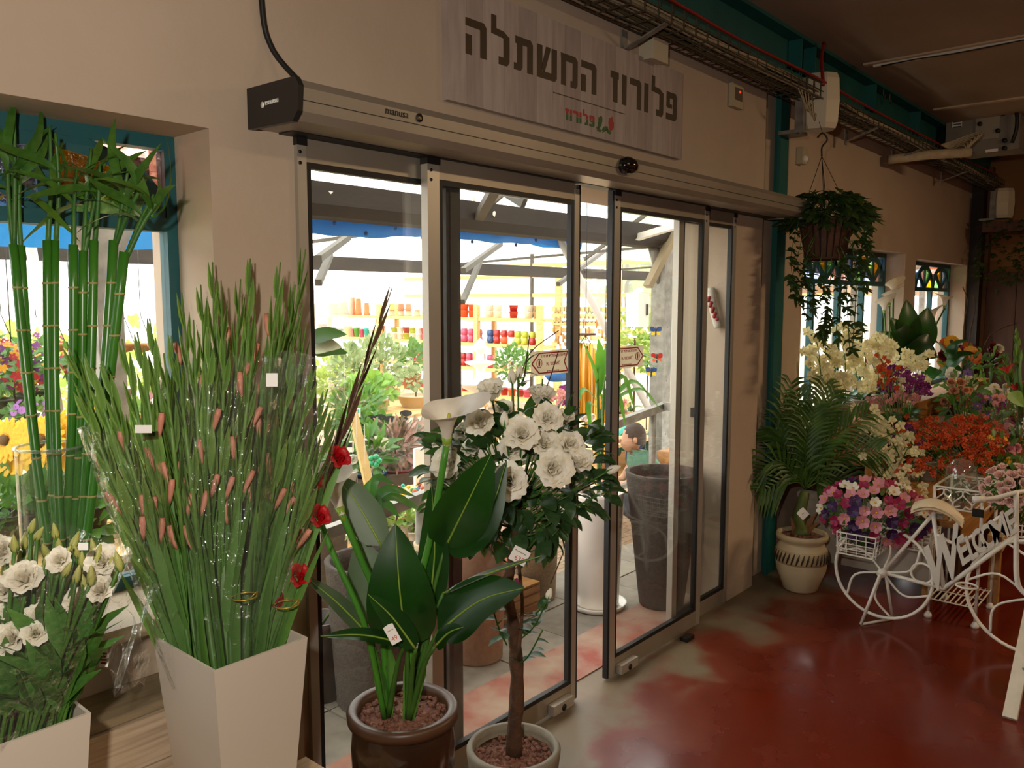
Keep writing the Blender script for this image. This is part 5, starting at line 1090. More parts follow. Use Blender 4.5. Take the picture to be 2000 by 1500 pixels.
fbv = E('front_basket', 'white wire basket holding the blush carnations at the handlebar', 'basket', at(1990, 1050, D=3.98)); q0 = at(1990, 1050, D=3.98)
for k in range(4): M('hoop', MB().ring(q0+V((0,0,.03*k-.01)), (0,0,1), .07+.006*k, .003, 20, 5), whitep, fbv)
for k in range(12): a = 2*pi*k/12; M('upright', MB().tube([q0+V((.07*math.cos(a), .07*math.sin(a), -.01)), q0+V((.088*math.cos(a), .088*math.sin(a), .08))], .003, 5), whitep, fbv)
# white timber easel leg at the right edge
ea = E('white_easel', 'white painted timber easel leg standing at the right edge', 'easel', (3.6, .53, 0)); g0 = at(1972, 1405, Z=.0)
M('leg', MB().bar(g0+V((0,0,.0)), at(2035, 1090, D=3.62), .05, .03), mat('chipped_white_timber', '#d3cab8', .6, '#c2b8a5', 12), ea)
M('leg', MB().bar(g0+V((.12,-.5,0)), at(2045, 1080, D=3.62), .05, .03), mat('chipped_white_timber', '#d3cab8'), ea)
for t in (.3, .52): c = g0*(1-t)+at(2035, 1090, D=3.62)*t; M('bolt', MB().tube([c-FW*.02, c-FW*.028], .006, 10), steel, ea)
# ================================================================== outside: landing, courtyard, greenhouse
random.seed(111)
GZ = -.8
def brickmat():
    m = bpy.data.materials.new('courtyard_pavers'); m.use_nodes = True; nt = m.node_tree; b = nt.nodes['Principled BSDF']; b.inputs['Roughness'].default_value = .85
    t = nt.nodes.new('ShaderNodeTexBrick'); tc = nt.nodes.new('ShaderNodeTexCoord'); nt.links.new(tc.outputs['Object'], t.inputs['Vector']); t.inputs['Scale'].default_value = 2.5
    t.inputs['Color1'].default_value = (*rgb('#b9a287'), 1); t.inputs['Color2'].default_value = (*rgb('#a18a70'), 1); t.inputs['Mortar'].default_value = (*rgb('#80705c'), 1); t.inputs['Mortar Size'].default_value = .02
    nt.links.new(t.outputs['Color'], b.inputs['Base Color']); return m
cy_ = M('courtyard_ground', MB().box((-12, 2.9, GZ-.05), (30, 30, GZ)), brickmat(), kind='structure', label='paved courtyard ground of the garden centre')
ld = M('landing', MB().box((-6, 2.301, GZ), (4.9, 2.98, -.012)), mat('grey_concrete', '#7f776a', .9, '#6f675a', 9), kind='structure', label='raised concrete landing outside the door')
tilem = [mat('paving_tile_a', '#8d8576', .85, '#7b7365', 14), mat('paving_tile_b', '#827a6c', .85, '#726a5d', 14)]
for i in range(13):
    for j in range(2): M('paving_tile', MB().box((-.5+.4*i+.004, 2.30+.33*j+.004, -.03), (-.5+.4*i+.396, 2.30+.33*j+.326, -.001-.002*((i+j) % 2))), tilem[(i*3+j) % 2], ld)
M('threshold', MB().box((1.37, 2.02, 0), (4.02, 2.3, .006)), mat('threshold_concrete', '#a08a74', .8, '#8f4a3a', 5), kind='structure', label='worn concrete threshold in the doorway').name = 'trim_7'
fac = mat('outer_render', '#d9cdb0', .85)
# ------------------------------------------------------------------ roof over the yard
def sheetmat(name, tr, col):
    m = bpy.data.materials.new(name); m.use_nodes = True; nt = m.node_tree; N = nt.nodes; L = nt.links; N.remove(N['Principled BSDF'])
    a = N.new('ShaderNodeBsdfTransparent'); a.inputs[0].default_value = (*col, 1); d = N.new('ShaderNodeBsdfTranslucent'); d.inputs[0].default_value = (.9,.9,.88,1); x = N.new('ShaderNodeMixShader'); x.inputs[0].default_value = tr
    L.new(d.outputs[0], x.inputs[1]); L.new(a.outputs[0], x.inputs[2]); L.new(x.outputs[0], N['Material Output'].inputs[0]); return m
poly_ = sheetmat('roof_polycarbonate', .62, (.95,.97,1)); film_ = sheetmat('greenhouse_film', .72, (1,1,1))
def corr(x0, x1, ya, za, yb, zb, n, amp):
    b = MB(); fn = lambda u, v: V((x0+(x1-x0)*u, ya+(yb-ya)*v, za+(zb-za)*v + amp*math.sin(2*pi*v*n))); return b.grid(fn, 4, n*4)
M('roof_sheet', corr(-8, 9.5, 2.3, 3.05, 3.84, 2.44, 22, .012), poly_, kind='structure', label='corrugated clear roof sheet between the shop and the gutter').name = 'ceiling_1'
def film(nm, a, b_, c, d): o = M(nm, MB().add([a, b_, c, d], [(0,1,2,3)]), film_, kind='structure', label='white translucent greenhouse film'); return o
film('ceiling_2', (-14, 4.05, 2.4), (30, 4.05, 2.4), (30, 6.4, 3.7), (-14, 6.4, 3.7)); film('ceiling_3', (-14, 6.4, 3.7), (30, 6.4, 3.7), (30, 8.7, 2.4), (-14, 8.7, 2.4))
film('ceiling_4', (-14, 8.9, 2.4), (30, 8.9, 2.4), (30, 11.2, 3.7), (-14, 11.2, 3.7)); film('ceiling_5', (-14, 11.2, 3.7), (30, 11.2, 3.7), (30, 16, 2.4), (-14, 16, 2.4))
film('wall_outer_back', (-14, 17, GZ), (30, 17, GZ), (30, 17, 3.0), (-14, 17, 3.0)); film('wall_outer_side', (15.2, 3.5, GZ), (15.2, 17, GZ), (15.2, 17, 3.0), (15.2, 3.5, 3.0))
gut = mat('grimy_gutter', '#211a13', .75, '#31281e', 3, .1, 20, stretch=(.4, 3, 3)); drop = mat('bird_dropping', '#d8d2c4', .8)
g_ = E('gutter', 'wide grimy steel gutter beam crossing behind the top of the door glass', 'gutter', (3, 3.95, 2.12)); 
M('channel', xprism(MB(), [(3.82, 2.30), (3.84, 2.18), (3.9, 2.12), (4.0, 2.11), (4.06, 2.18), (4.08, 2.30)], -8, 12), gut, g_)
for (px, py) in ((645,372),(730,373),(925,388),(965,418),(1175,413),(1232,424),(1260,432),(1140,408)):
    c = at(px, py, Y=3.83); b = MB()
    P = [(U(.008,.022)*math.cos(2*pi*k/9), U(.008,.026)*math.sin(2*pi*k/9)) for k in range(9)]; b.poly(P, (c, V((1,0,0)), V((0,0,1)), V((0,-1,0))), .002); M('dropping', b, drop, g_)
g2 = E('far_gutter', 'second steel gutter crossing the yard further back', 'gutter', (5, 8.8, 2.0)); M('channel', MB().box((-14, 8.7, 2.03), (15, 8.9, 2.2)), gut, g2)
blue = mat('blue_tarpaulin', '#1f72b8', .5, '#2f86c9', 5, .3, 12, trans=.35, tcol='#3a9ae0'); tp_ = E('blue_tarpaulin', 'rolled blue tarpaulin hanging along the gutter', 'tarpaulin', (2, 4.2, 1.95))
def tarp(u, v):
    x = -6+11.6*u; a = -.6+4.6*v; rr = .075+.012*math.sin(x*5+v*4)+.006*math.sin(x*17); return V((x, 4.2+rr*math.cos(a)*1.1-.02, 2.13+.02*math.sin(x*1.7)+rr*math.sin(a)*1.25))
M('roll', MB().grid(tarp, 120, 12), blue, tp_)
dblue = mat('tarp_eyelet', '#0f4f90', .6)
for k in range(26): 
    x = -1+.24*k; M('eyelet', MB().tube([(x, 4.1, 2.06+.05*(k % 2)), (x, 4.094, 2.06+.05*(k % 2))], .014, 8), dblue, tp_)
M('flap', MB().grid(lambda u, v: V((-.2+2.5*u, 4.32+.04*math.sin(6*u), 2.2-(.43-.18*u+.02*math.sin(9*u))*v)), 14, 6), blue, tp_)
def post(lab, c, w, z0=GZ, z1=2.14, mt=steel):
    e = E('steel_column', lab, 'column', (c[0], c[1], z0)); x, y = c[0], c[1]; M('shaft', MB().box((x-w/2, y-w/2, z0), (x+w/2, y+w/2, z1)), mt, e); M('base_plate', MB().box((x-w, y-w, z0), (x+w, y+w, z0+.015)), mt, e)
    M('head_plate', MB().add([(x-w*1.8, y-.01, z1), (x+w*1.8, y-.01, z1), (x+w*.5, y-.01, z1-.35), (x-w*.5, y-.01, z1-.35), (x-w*1.8, y+.01, z1), (x+w*1.8, y+.01, z1), (x+w*.5, y+.01, z1-.35), (x-w*.5, y+.01, z1-.35)], [(0,1,2,3),(7,6,5,4),(0,4,5,1),(1,5,6,2),(2,6,7,3),(3,7,4,0)]), mt, e)
    for k in range(3): M('bolt', MB().tube([(x, y-w/2-.004, .4+.5*k), (x, y-w/2, .4+.5*k)], .008, 8), steel, e)
    return e
c1 = at(1290, 700, Y=3.95); post('galvanised steel column with butterflies behind the right sliding leaf', c1, .14)
c2 = at(205, 600, Y=3.95); post('galvanised steel column seen through the stained-glass window', c2, .12); c3 = at(876, 650, Y=8.8); post('distant steel column on the second gutter', c3, .12); c4 = at(1385, 650, Y=8.8)
tsteel = mat('dark_truss_steel', '#3d372b', .6, '#4c463a', 6)
truss = E('roof_truss', 'grey steel roof truss of the greenhouse', 'truss', (3, 6.4, 2.2)); 
for x0 in (-6.0, -2.4, 1.2, 4.8, 8.4, 12.0):
    M('rafter', MB().bar((x0, 4.05, 2.37), (x0, 6.4, 3.66), .05, .07), tsteel, truss); M('rafter', MB().bar((x0, 8.72, 2.37), (x0, 6.4, 3.66), .05, .07), tsteel, truss); M('tie_bar', MB().bar((x0, 4.06, 2.3), (x0, 8.7, 2.14), .03), tsteel, truss)
for (a_, b_, ya) in (((622,505),(680,463),5.2), ((905,528),(978,476),5.6), ((1090,555),(1183,488),6.2), ((622,552),(645,497),5.2), ((903,590),(940,505),5.6), ((30,470),(100,420),4.6)): M('brace', MB().bar(at(*a_, Y=ya), at(*b_, Y=ya+.6), .05), tsteel, truss)
M('near_rafter', MB().bar(at(935, 425, Y=3.86), at(968, 366, Y=3.2), .06, .05), tsteel, truss); M('near_rafter', MB().bar(at(1230, 468, Y=3.95), at(1350, 432, Y=3.3), .07, .05), whitep, truss)
M('timber_brace', MB().bar(at(1265, 560, Y=3.9), at(1318, 455, Y=3.8), .09, .05), mat('weathered_timber', '#8a7a5e', .8), truss)
M('white_brace_pole', MB().tube([at(1087, 455, D=6.6), at(1187, 650, D=6.9), at(1268, 800, D=7.2)], .03, 10), mat('white_pipe', '#cfcabf', .5), truss)
M('leaning_pole', MB().tube([at(60, 480, D=4.6), at(130, 900, D=4.8)], .03, 8), mat('white_pipe', '#cfcabf'), truss); M('green_pipe', MB().tube([at(-20, 450, D=4.4), at(100, 408, D=4.8)], .04, 10), mat('green_pipe', '#2f5c45', .5), truss)
for z in (2.45, 2.2, 1.75): M('girt', MB().bar((15.1, 3.6, z), (15.1, 17, z), .05, .09), pineout, truss)
for y in (5, 7.5, 10, 12.5, 15): M('stud', MB().bar((15.1, y, GZ), (15.1, y, 3), .06), tsteel, truss)
# ------------------------------------------------------------------ ramp handrail
hr = E('handrail', 'galvanised handrail sloping down the ramp outside the door', 'handrail', (3, 2.82, 0)); A = at(1300, 792, Y=2.82); Bq = at(620, 1047, Y=2.82)
M('rail', MB().bar(A, Bq, .045, .05), steel, hr); M('return_rail', MB().bar(A, V((3.985, 2.14, 1.04)), .045, .05), steel, hr); 
for px in (1262, 1000, 760): p = A + (Bq-A)*((1300-px)/680.0); M('baluster', MB().tube([p, V((p.x, p.y, -.01))], .024, 10), steel, hr)
M('lower_rail', MB().tube([A-V((0,0,.42)), Bq-V((0,0,.42))], .02, 8), steel, hr); M('end_cap', MB().box((3.96, 2.12, 1.015), (4.018, 2.16, 1.065)), rubber, hr)
# ------------------------------------------------------------------ planters on the landing
def tall_planter(lab, c, r0, r1, h, mt, seg=36, fill=True):
    e = E('tall_planter', lab, 'planter', c); x = V(c); M('shell', MB().lathe([(r0, 0), (r0+.006, .01), (r1-.004, h-.02), (r1, h), (r1-.022, h), (r1-.03, h-.05), (r1-.035, h-.14)], x, seg), mt, e)
    if fill: M('soil', MB().tube([x+V((0,0,h-.10)), x+V((0,0,h-.075))], r1-.03, seg), soil, e)
    return e
rough = mat('dark_terrazzo', '#3f372f', .85, '#4d443a', 60, .4, 120); sand = mat('speckled_sandstone', '#a08d70', .85, '#8a775c', 80, .3, 140); pinkp = mat('pink_terracotta', '#b18a72', .8, '#a57c64', 40, .1, 90); beigep = mat('beige_planter', '#c9b491', .7)
cw = at(1163, 1175, Z=0); cw = V((3.55, 2.475, .012)); wpE = tall_planter('tall white glazed cylinder planter on a saucer with a dracaena', cw, .112, .143, .62, whitec)
M('saucer', MB().lathe([(.12, -.012), (.15, -.01), (.16, .014), (.152, .014), (.14, 0)], cw, 36), whitec, wpE)
dl = mat('dracaena_leaf', '#2f6a26', .4, '#4b8a36', 8, trans=.3, tcol='#7dbb3c'); top = cw+V((0,0,.54))
for (tx, ty) in ((1165,690),(1180,740),(1172,800)):
    T = at(tx, ty, Y=2.6); M('cane', MB().tube(bez([top, top*.5+T*.5+V((.01,0,0)), T], 8), [.008]*9, 6), stem_g, wpE)
for (a_, m_, t_, w) in (((1170,770),(1172,700),(1168,662),.028), ((1172,775),(1160,720),(1135,660),.014), ((1175,780),(1225,705),(1300,725),.016), ((1175,790),(1215,735),(1240,800),.018), ((1178,800),(1235,745),(1280,790),.016), ((1172,790),(1140,760),(1125,800),.014), ((1180,770),(1230,690),(1310,715),.012), ((1175,800),(1205,770),(1222,830),.018), ((1170,800),(1150,790),(1155,850),.016), ((1178,790),(1250,760),(1290,800),.012), ((1172,760),(1185,690),(1200,640),.02)):
    P = bez([at(*a_, Y=2.6), at(*m_, Y=2.56), at(*t_, Y=2.54)], 10); M('leaf', MB().ribbon(P, [w*math.sin(pi*min(.98, .12+.88*i/10))**.8 for i in range(11)], -FW+V((0,0,.8)), .25), dl, wpE)
dkE = tall_planter('big dark grey tapered planter with nested planters inside, behind the right leaf', V((3.785, 2.215, .007)), .115, .205, .73, rough, fill=False)
for r in (.15, .115): M('nested_planter', MB().lathe([(r*.7, .1), (r, .68), (r-.012, .68), (r*.68, .12)], V((3.785, 2.215, 0)), 30), rough, dkE)
tall_planter('dark grey planter outside the fixed panel behind the calla pot', V((2.08, 2.56, 0)), .15, .195, .60, rough, fill=False)
tall_planter('pinkish terracotta planter seen between calla leaves', V((2.66, 2.53, 0)), .115, .14, .61, pinkp); tall_planter('speckled sandstone planter left of the white cylinder', V((3.42, 2.80, 0)), .105, .145, .70, sand)
tall_planter('slim beige planter behind the pinkish one', V((2.62, 2.78, 0)), .07, .09, .5, beigep)
def bush(lab, c, r, n, ls, mt, pot_=None, pr=.1, ph=.15, nm='potted_shrub', cat='potted plant', flower=None, nf=0, fs=.03, z0=None, sz=1.0, drop_=0.0, wd=.35, cen=None):
    c = V(c); zb = (z0 if z0 is not None else c.z-r-ph); w = E(nm, lab, cat, (c.x, c.y, zb)); b = MB()
    for k in range(n):
        d = V((U(-1,1), U(-1,1), U(-1,1)))
        if d.length > 1 or d.length < .2: continue
        p = c + V((d.x*r, d.y*r, d.z*r*sz)); o = (d.normalized() + V((U(-.6,.6), U(-.6,.6), U(-.2,.8)-drop_))).normalized(); e = p+o*ls
        b.ribbon([p, p*.5+e*.5+V((0,0,ls*.08)), e], [ls*wd*.3, ls*wd, ls*.02], -FW*.6+V((U(-.5,.5), U(-.5,.5), .8)), .25)
    M('foliage', b, mt, w, kind='stuff')
    if pot_ is not None: M('pot', MB().lathe([(pr*.72, 0), (pr*.75, .005), (pr, ph*.9), (pr*1.06, ph*.9), (pr*1.06, ph), (pr*.9, ph), (pr*.85, ph*.8)], V((c.x, c.y, zb)), 20), pot_, w)
    M('stem', MB().tube([V((c.x, c.y, zb+ph*.7)), c], max(.006, r*.04), 6), bark, w)
    for k in range(nf):
        d = V((U(-1,1), U(-1,1), U(-.6,1))).normalized(); p = c+V((d.x*r, d.y*r, d.z*r*sz)); m_ = flower[k % len(flower)]; mw = PL(p, d-FW*.8, U(0,6), fs*U(.8,1.2)); I('flower', m_, w, mw)
        if cen: I('flower_centre', cen, w, mw)
    return w
blt = mat('olive_foliage', '#7f9460', .5, '#a3b07c', 10, trans=.3); ylw = mat('yellow_green_foliage', '#9ab24a', .5, '#bccb6c', 10, trans=.35); terr = mat('terracotta', '#c9713f', .7, '#b9602f', 6); blueg = mat('blue_glaze', '#23457e', .25, coat=.4); redg = mat('red_glaze', '#b3201c', .28, '#9b1a18', 4, coat=.4); pinkg = mat('pink_glaze', '#c2486a', .3, coat=.4); limeg = mat('lime_glaze', '#a9b62c', .3, coat=.4); tanp = mat('tan_glaze', '#b79a73', .45); orap = mat('orange_plastic', '#dd5a2c', .4); tealp = mat('teal_plastic', '#2aa79a', .4); grnp = mat('green_plastic', '#4f9a3a', .4); dgr = mat('dark_green_plastic', '#2a5f4a', .4); yelp = mat('yellow_plastic', '#e8c22c', .4); whp = mat('white_glaze', '#ece7dc', .35)
ost = [daisy(mat('osteospermum_magenta', '#c13ea0', .5, '#a82c8c', 8, trans=.2), 16, 2)]
bc_ = at(960, 1128, Y=2.78); bush('magenta osteospermum pot on a crate outside the door', bc_-V((0,0,.03)), .13, 160, .06, leaf_md, terr, .1, .14, flower=ost, nf=38, fs=.032, z0=.16, sz=.7, cen=CENY)
cr_ = E('wooden_crate', 'orange-brown wooden crate under the magenta flowers', 'crate', (bc_.x, bc_.y, 0))
for k in range(3): M('slat', MB().box((bc_.x-.3, bc_.y-.12, .01+.05*k), (bc_.x+.25, bc_.y-.105, .05+.05*k)), oak, cr_)
M('lid', MB().box((bc_.x-.3, bc_.y-.12, .145), (bc_.x+.25, bc_.y+.12, .16)), oak, cr_); M('back', MB().box((bc_.x-.3, bc_.y+.105, .01), (bc_.x+.25, bc_.y+.12, .144)), oak, cr_)
# plant with broad drooping fan leaf and glossy leaves just outside the fixed panel
fp = E('fan_palm_seedling', 'small fan palm with drooping leaflets outside the fixed glass panel', 'potted plant', V((1.95, 2.75, 0))); f0 = at(725, 1085, Y=2.6)
M('petiole', MB().tube([V((1.95, 2.75, .3)), f0], .006, 6), stem_g, fp); pot('pot', V((1.95, 2.75, 0)), .1, .34, dkpot, fp)
for (m_, t_) in (((705,975),(702,1000)), ((735,935),(770,945)), ((760,955),(812,970)), ((770,970),(835,1005)), ((735,975),(748,1005)), ((755,985),(780,1010)), ((715,960),(725,935))):
    P = bez([at(722, 985, Y=2.6), at(*m_, Y=2.58), at(*t_, Y=2.55)], 8); M('leaflet', MB().ribbon(P, [.006, .016, .02, .021, .02, .017, .012, .007, .001], -FW+V((0,0,.5)), .25), leaf_dk, fp)
M('petiole', MB().tube([f0, at(722, 985, Y=2.6)], .005, 6), stem_g, fp)
rl_ = E('rubber_plant', 'rubber plant with long leaves at the edge of the fixed glass panel', 'potted plant', V((1.62, 2.85, 0))); pot('pot', V((1.62, 2.85, 0)), .12, .3, dkpot, rl_)
M('stem', MB().tube([V((1.62,2.85,.25)), at(612, 680, Y=2.85)], .008, 6), stem_g, rl_)
for (a_, t_, w, m_) in (((600,665),(678,653),.035,leaf_dk), ((600,682),(668,678),.04,mat('pale_leaf_back', '#b9bfa0', .5)), ((610,690),(680,690),.03,leaf_dk), ((600,640),(560,610),.04,leaf_dk)):
    b = MB(); A_, B_ = at(*a_, Y=2.85), at(*t_, Y=2.8); ovate(b, [A_, A_*.5+B_*.5+V((0,0,.015)), B_], w, V((0,0,.4))-FW, .1); M('leaf', b, m_, rl_)
# ------------------------------------------------------------------ courtyard shelving with pots
SX = 13.4
sh = E('pot_shelving', 'long pine shelving full of coloured flower pots at the back of the yard', 'shelving', (SX, 8.5, GZ)); yA, yB = at(1072, 640, X=SX).y, at(560, 640, X=SX).y
levels = []
for py in (619, 667, 713, 762): levels.append(at(900, py, X=SX).z)
for z in levels: M('shelf_board', MB().box((SX-.25, yA, z-.07), (SX+.35, yB, z)), pineout, sh)
for px in (625, 755, 945, 1068): y = at(px, 640, X=SX).y; M('post', MB().box((SX-.28, y-.06, GZ), (SX-.18, y+.06, levels[0]+.28)), pineout, sh); M('rear_post', MB().box((SX+.3, y-.05, GZ), (SX+.38, y+.05, levels[0]+.28)), pineout, sh)
PMESH = {}
def potmesh(kind, mt):
    k = (kind, mt.name)
    if k not in PMESH:
        pr = {'taper': [(.36, 0), (.37, .01), (.47, .82), (.5, .83), (.5, 1), (.44, 1), (.4, .7)], 'round': [(.3, 0), (.42, .1), (.5, .42), (.46, .78), (.4, .9), (.43, 1), (.37, 1), (.34, .8)], 'down': [(.5, 0), (.5, .16), (.46, .17), (.37, .98), (.35, 1), (0, 1)], 'square': [(.4, 0), (.42, .01), (.52, .95), (.54, 1), (.48, 1), (.42, .6)], 'bowl': [(.22, 0), (.3, .03), (.46, .6), (.5, .95), (.5, 1), (.44, .96), (.3, .4)]}[kind]
        PMESH[k] = mesh(MB().lathe(pr, seg=4 if kind == 'square' else 14), mt, 'pot')
    return PMESH[k]
def shelfpot(px, lev, wpx, hpx, kind, mt, lab, k=0, z=None, dy=-.05):
    p = at(px, 640, X=SX+dy); D = (p-CAM).dot(FW); s = wpx*D/FPX; h = hpx*D/FPX; zz = levels[lev] if z is None else z
    I('flower_pot', potmesh(kind, mt), None, MX.Translation((SX+dy, p.y, zz+k*h*.93)) @ MX.Diagonal((s*1.12, s*1.12, h, 1)), lab, 'flower pot', 'flower pots on the yard shelving')
for px, w, h in ((655, 17, 21), (672, 20, 24), (689, 12, 34), (701, 12, 32), (717, 11, 24)): shelfpot(px, 0, w, h, 'down', terr, 'upturned terracotta pot on the top pine shelf')
for px, mt, c in ((766, limeg, 'lime'), (784, orap, 'orange'), (798, orap, 'orange'), (815, whp, 'white'), (830, whp, 'white')):
    for k in range(2): shelfpot(px, 0, 13, 12, 'down', tanp if k == 0 else mt, 'small ' + ('tan' if k == 0 else c) + ' pot stacked on the top pine shelf', k)
for px, mt, c in ((907, orap, 'orange'), (923, orap, 'orange'), (955, whp, 'white'), (972, whp, 'white'), (1003, redg, 'red'), (1032, whp, 'white'), (1050, tanp, 'tan')):
    for k in range(2): shelfpot(px, 0, 20, 13, 'square', mt, c + ' square pot in a stack of two on the top shelf', k)
for px, mt, kd, w, h, c in ((630, orap, 'square', 20, 22, 'orange'), (650, orap, 'taper', 12, 18, 'orange'), (662, dgr, 'taper', 18, 14, 'dark green'), (680, yelp, 'taper', 16, 20, 'yellow'), (690, redg, 'taper', 11, 16, 'red'), (697, grnp, 'taper', 12, 18, 'green'), (707, pinkg, 'taper', 10, 16, 'pink'), (717, tealp, 'taper', 12, 18, 'teal'), (730, whp, 'taper', 18, 18, 'white'), (746, terr, 'taper', 10, 24, 'terracotta')): shelfpot(px, 1, w, h, kd, mt, c + ' pot in the jumble on the second pine shelf')
for i, (px, mt, c) in enumerate(((770, whp, 'white'), (782, whp, 'white'), (794, limeg, 'lime'), (806, whp, 'white'), (818, whp, 'white'), (829, pinkg, 'pink'))):
    for k in range(2): shelfpot(px, 1, 13, 12, 'taper', [mt, [limeg, whp, redg][i % 3]][k], 'glazed pot in the paired row on the second shelf left of the post', k)
for px in (893, 907, 921, 935):
    for k in range(2): shelfpot(px, 1, 14, 13.5, 'round', pinkg if px > 900 else whp, 'round rose-pink pot on the second shelf', k)
for i, px in enumerate((958, 971, 985, 999, 1012, 1026, 1040, 1054)):
    for k in range(2): shelfpot(px, 1, 13.5, 13.5, 'round', [[blueg, redg, orap, whp, limeg, limeg, redg, redg], [blueg, redg, redg, redg, limeg, limeg, limeg, redg]][k][i], 'two-tone glazed pot in the tidy double row on the second shelf', k)
for px, mt in ((806, redg), (820, redg), (833, yelp)):
    for k in range(3): shelfpot(px, 2, 14, 11, 'round', mt, 'glossy red or yellow pot in the triple stack on the third shelf', k)
for i, px in enumerate((893, 905, 917, 929, 941, 958)):
    for k in range(2): shelfpot(px, 2, 13, 13, 'round', [redg, redg, pinkg, pinkg, pinkg, pinkg][i], 'round pink or red pot on the third shelf', k)
for i, px in enumerate((985, 999, 1013, 1027, 1042)):
    for k in range(2): shelfpot(px, 2, 14, 8, 'bowl', [tanp, whp][(i+k) % 2], 'small tan or white bowl on the third shelf', k)
for i, px in enumerate((790, 806, 822, 838, 893, 908, 923, 938, 955, 970, 985, 1000, 1016, 1030)): shelfpot(px, 3, 15, 14, 'taper', [redg, orap, redg, pinkg, limeg][i % 5], 'pot on the lowest pine shelf')
# wooden tool wall right of the shelving
tw_ = E('tool_display', 'pine slat wall hung with garden tools beside the pot shelving', 'tool display', (12.6, 5.2, GZ)); TX = 12.6
ya, yb = at(1078, 640, X=TX).y, at(1200, 640, X=TX).y
for k in range(9): z0 = at(1130, 720-14*k, X=TX).z; M('slat', MB().box((TX, yb-1.2, z0), (TX+.03, ya, z0+.085)), pineout, tw_)
for y in (ya-.1, yb): M('post', MB().box((TX+.03, y-.06, GZ), (TX+.13, y+.06, 2.3)), pineout, tw_)
for r, py in ((0, 600), (1, 618)):
    for k in range(14): p = at(1086+8*k, py, X=TX-.02); M('hook', MB().tube([p, p+V((0,0,-.1)), p+V((-.05,0,-.12)), p+V((-.07,0,-.07))], .007, 4), rubber, tw_)
for k, (px, py) in enumerate(((1082,650),(1096,655),(1100,668),(1110,640),(1128,648),(1140,640),(1150,655),(1165,640),(1176,660),(1090,672))):
    p = at(px, py, X=TX-.04); t = E('hanging_tool', 'small hand tool in clear packing hanging on the slat wall', 'tool', p, 'hand tools on the slat wall'); M('handle', MB().tube([p, p+V((0,0,.16))], .018, 7), oak, t); M('blade', MB().ribbon([p, p-V((0,0,.09)), p-V((0,0,.17))], [.02, .045, .01], V((-1,0,0)), .2), mat('tool_steel', '#c9c4cc', .3, metal=.4), t)
# white fountain
fc = at(938, 750, D=11); fo = E('stone_fountain', 'white tiered stone fountain in front of the pot shelving', 'fountain', (fc.x, fc.y, GZ)); k_ = 11/FPX
M('tiers', MB().lathe([(.2, GZ), (.22, GZ+.2), (.1, GZ+.25), (.1, fc.z-.12), (.34, fc.z), (.36, fc.z+.03), (.3, fc.z+.03), (.08, fc.z+.02), (.07, fc.z+.22), (.2, fc.z+.28), (.21, fc.z+.3), (.06, fc.z+.3), (.05, fc.z+.42), (.1, fc.z+.46), (.07, fc.z+.55), (0, fc.z+.62)], (fc.x, fc.y, 0), 24), whp, fo)
# ------------------------------------------------------------------ tables and plants in the yard
def table(lab, x0, x1, y0, y1, z):
    t = E('plant_table', lab, 'table', ((x0+x1)/2, (y0+y1)/2, GZ)); n = max(2, int((y1-y0)/.2)); dy = (y1-y0)/n
    for k in range(n): M('table_plank', MB().box((x0, y0+dy*k+.005, z-.03), (x1, y0+dy*(k+1)-.005, z)), pineout, t)
    for x in (x0+.05, x1-.05):
        for y in (y0+.05, y1-.05): M('table_leg', MB().box((x-.03, y-.03, GZ), (x+.03, y+.03, z-.03)), pineout, t)
    return t
q1 = at(800, 800, D=8.6); table('pine plant table with bonsai bowls', q1.x-1.6, q1.x+.9, q1.y-.3, q1.y+.7, q1.z); q2 = at(700, 790, D=9.5)
zt_ = q1.z
bush('round grey-green shrub on the pine table', at(740, 712, D=9.6), .33, 700, .09, blt, wpot, .16, .2, z0=zt_)
bush('dark round topiary in front of the red pots', at(803, 700, D=10.2), .2, 300, .09, leaf_md, terr, .12, .18, z0=None)
bush('bonsai with loose crown in a beige bowl', at(812, 738, D=8.8), .2, 240, .07, blt, mat('beige_bowl', '#c9b090', .6), .2, .13, z0=zt_, sz=.6)
bush('grey bushy shrub left on the pine table', at(690, 722, D=9.0), .26, 420, .08, blt, wpot, .14, .2, z0=zt_)
bush('philodendron with jagged pale leaves on the table', at(722, 762, D=8.4), .24, 300, .1, leaf_lt, wpot, .2, .25, z0=zt_-.1, wd=.4, sz=.6); bush('fern-like zamia behind the metal tags', at(700, 790, D=8.0), .24, 300, .1, leaf_md, whp, .18, .25, z0=zt_-.2, wd=.2, sz=.7)
bush('yellow-green hedge plant far left behind the glass', at(655, 745, D=9.8), .3, 500, .09, ylw, wpot, .15, .2)
bush('green rosette in a grey pot left of the tag stakes', at(690, 826, D=7.4), .15, 150, .12, leaf_md, glb, .12, .14, sz=.6); bush('green rosette in a grey pot right of the wooden stake', at(727, 838, D=7.3), .14, 140, .12, leaf_md, glb, .11, .13, sz=.6)
bush('cream-striped red stromanthe in a dark red pot', at(772, 872, D=6.4), .17, 260, .17, mat('stromanthe_leaf', '#3d5a33', .4, '#cf9a90', 14, trans=.2), mat('dark_red_pot', '#7a1c20', .4), .13, .2, wd=.13, sz=.7); bush('stromanthe in a dark red pot behind the white board', at(815, 872, D=6.8), .16, 240, .17, mat('stromanthe_leaf', '#5c4a38'), mat('dark_red_pot', '#7a1c20'), .14, .2, wd=.13, sz=.7)
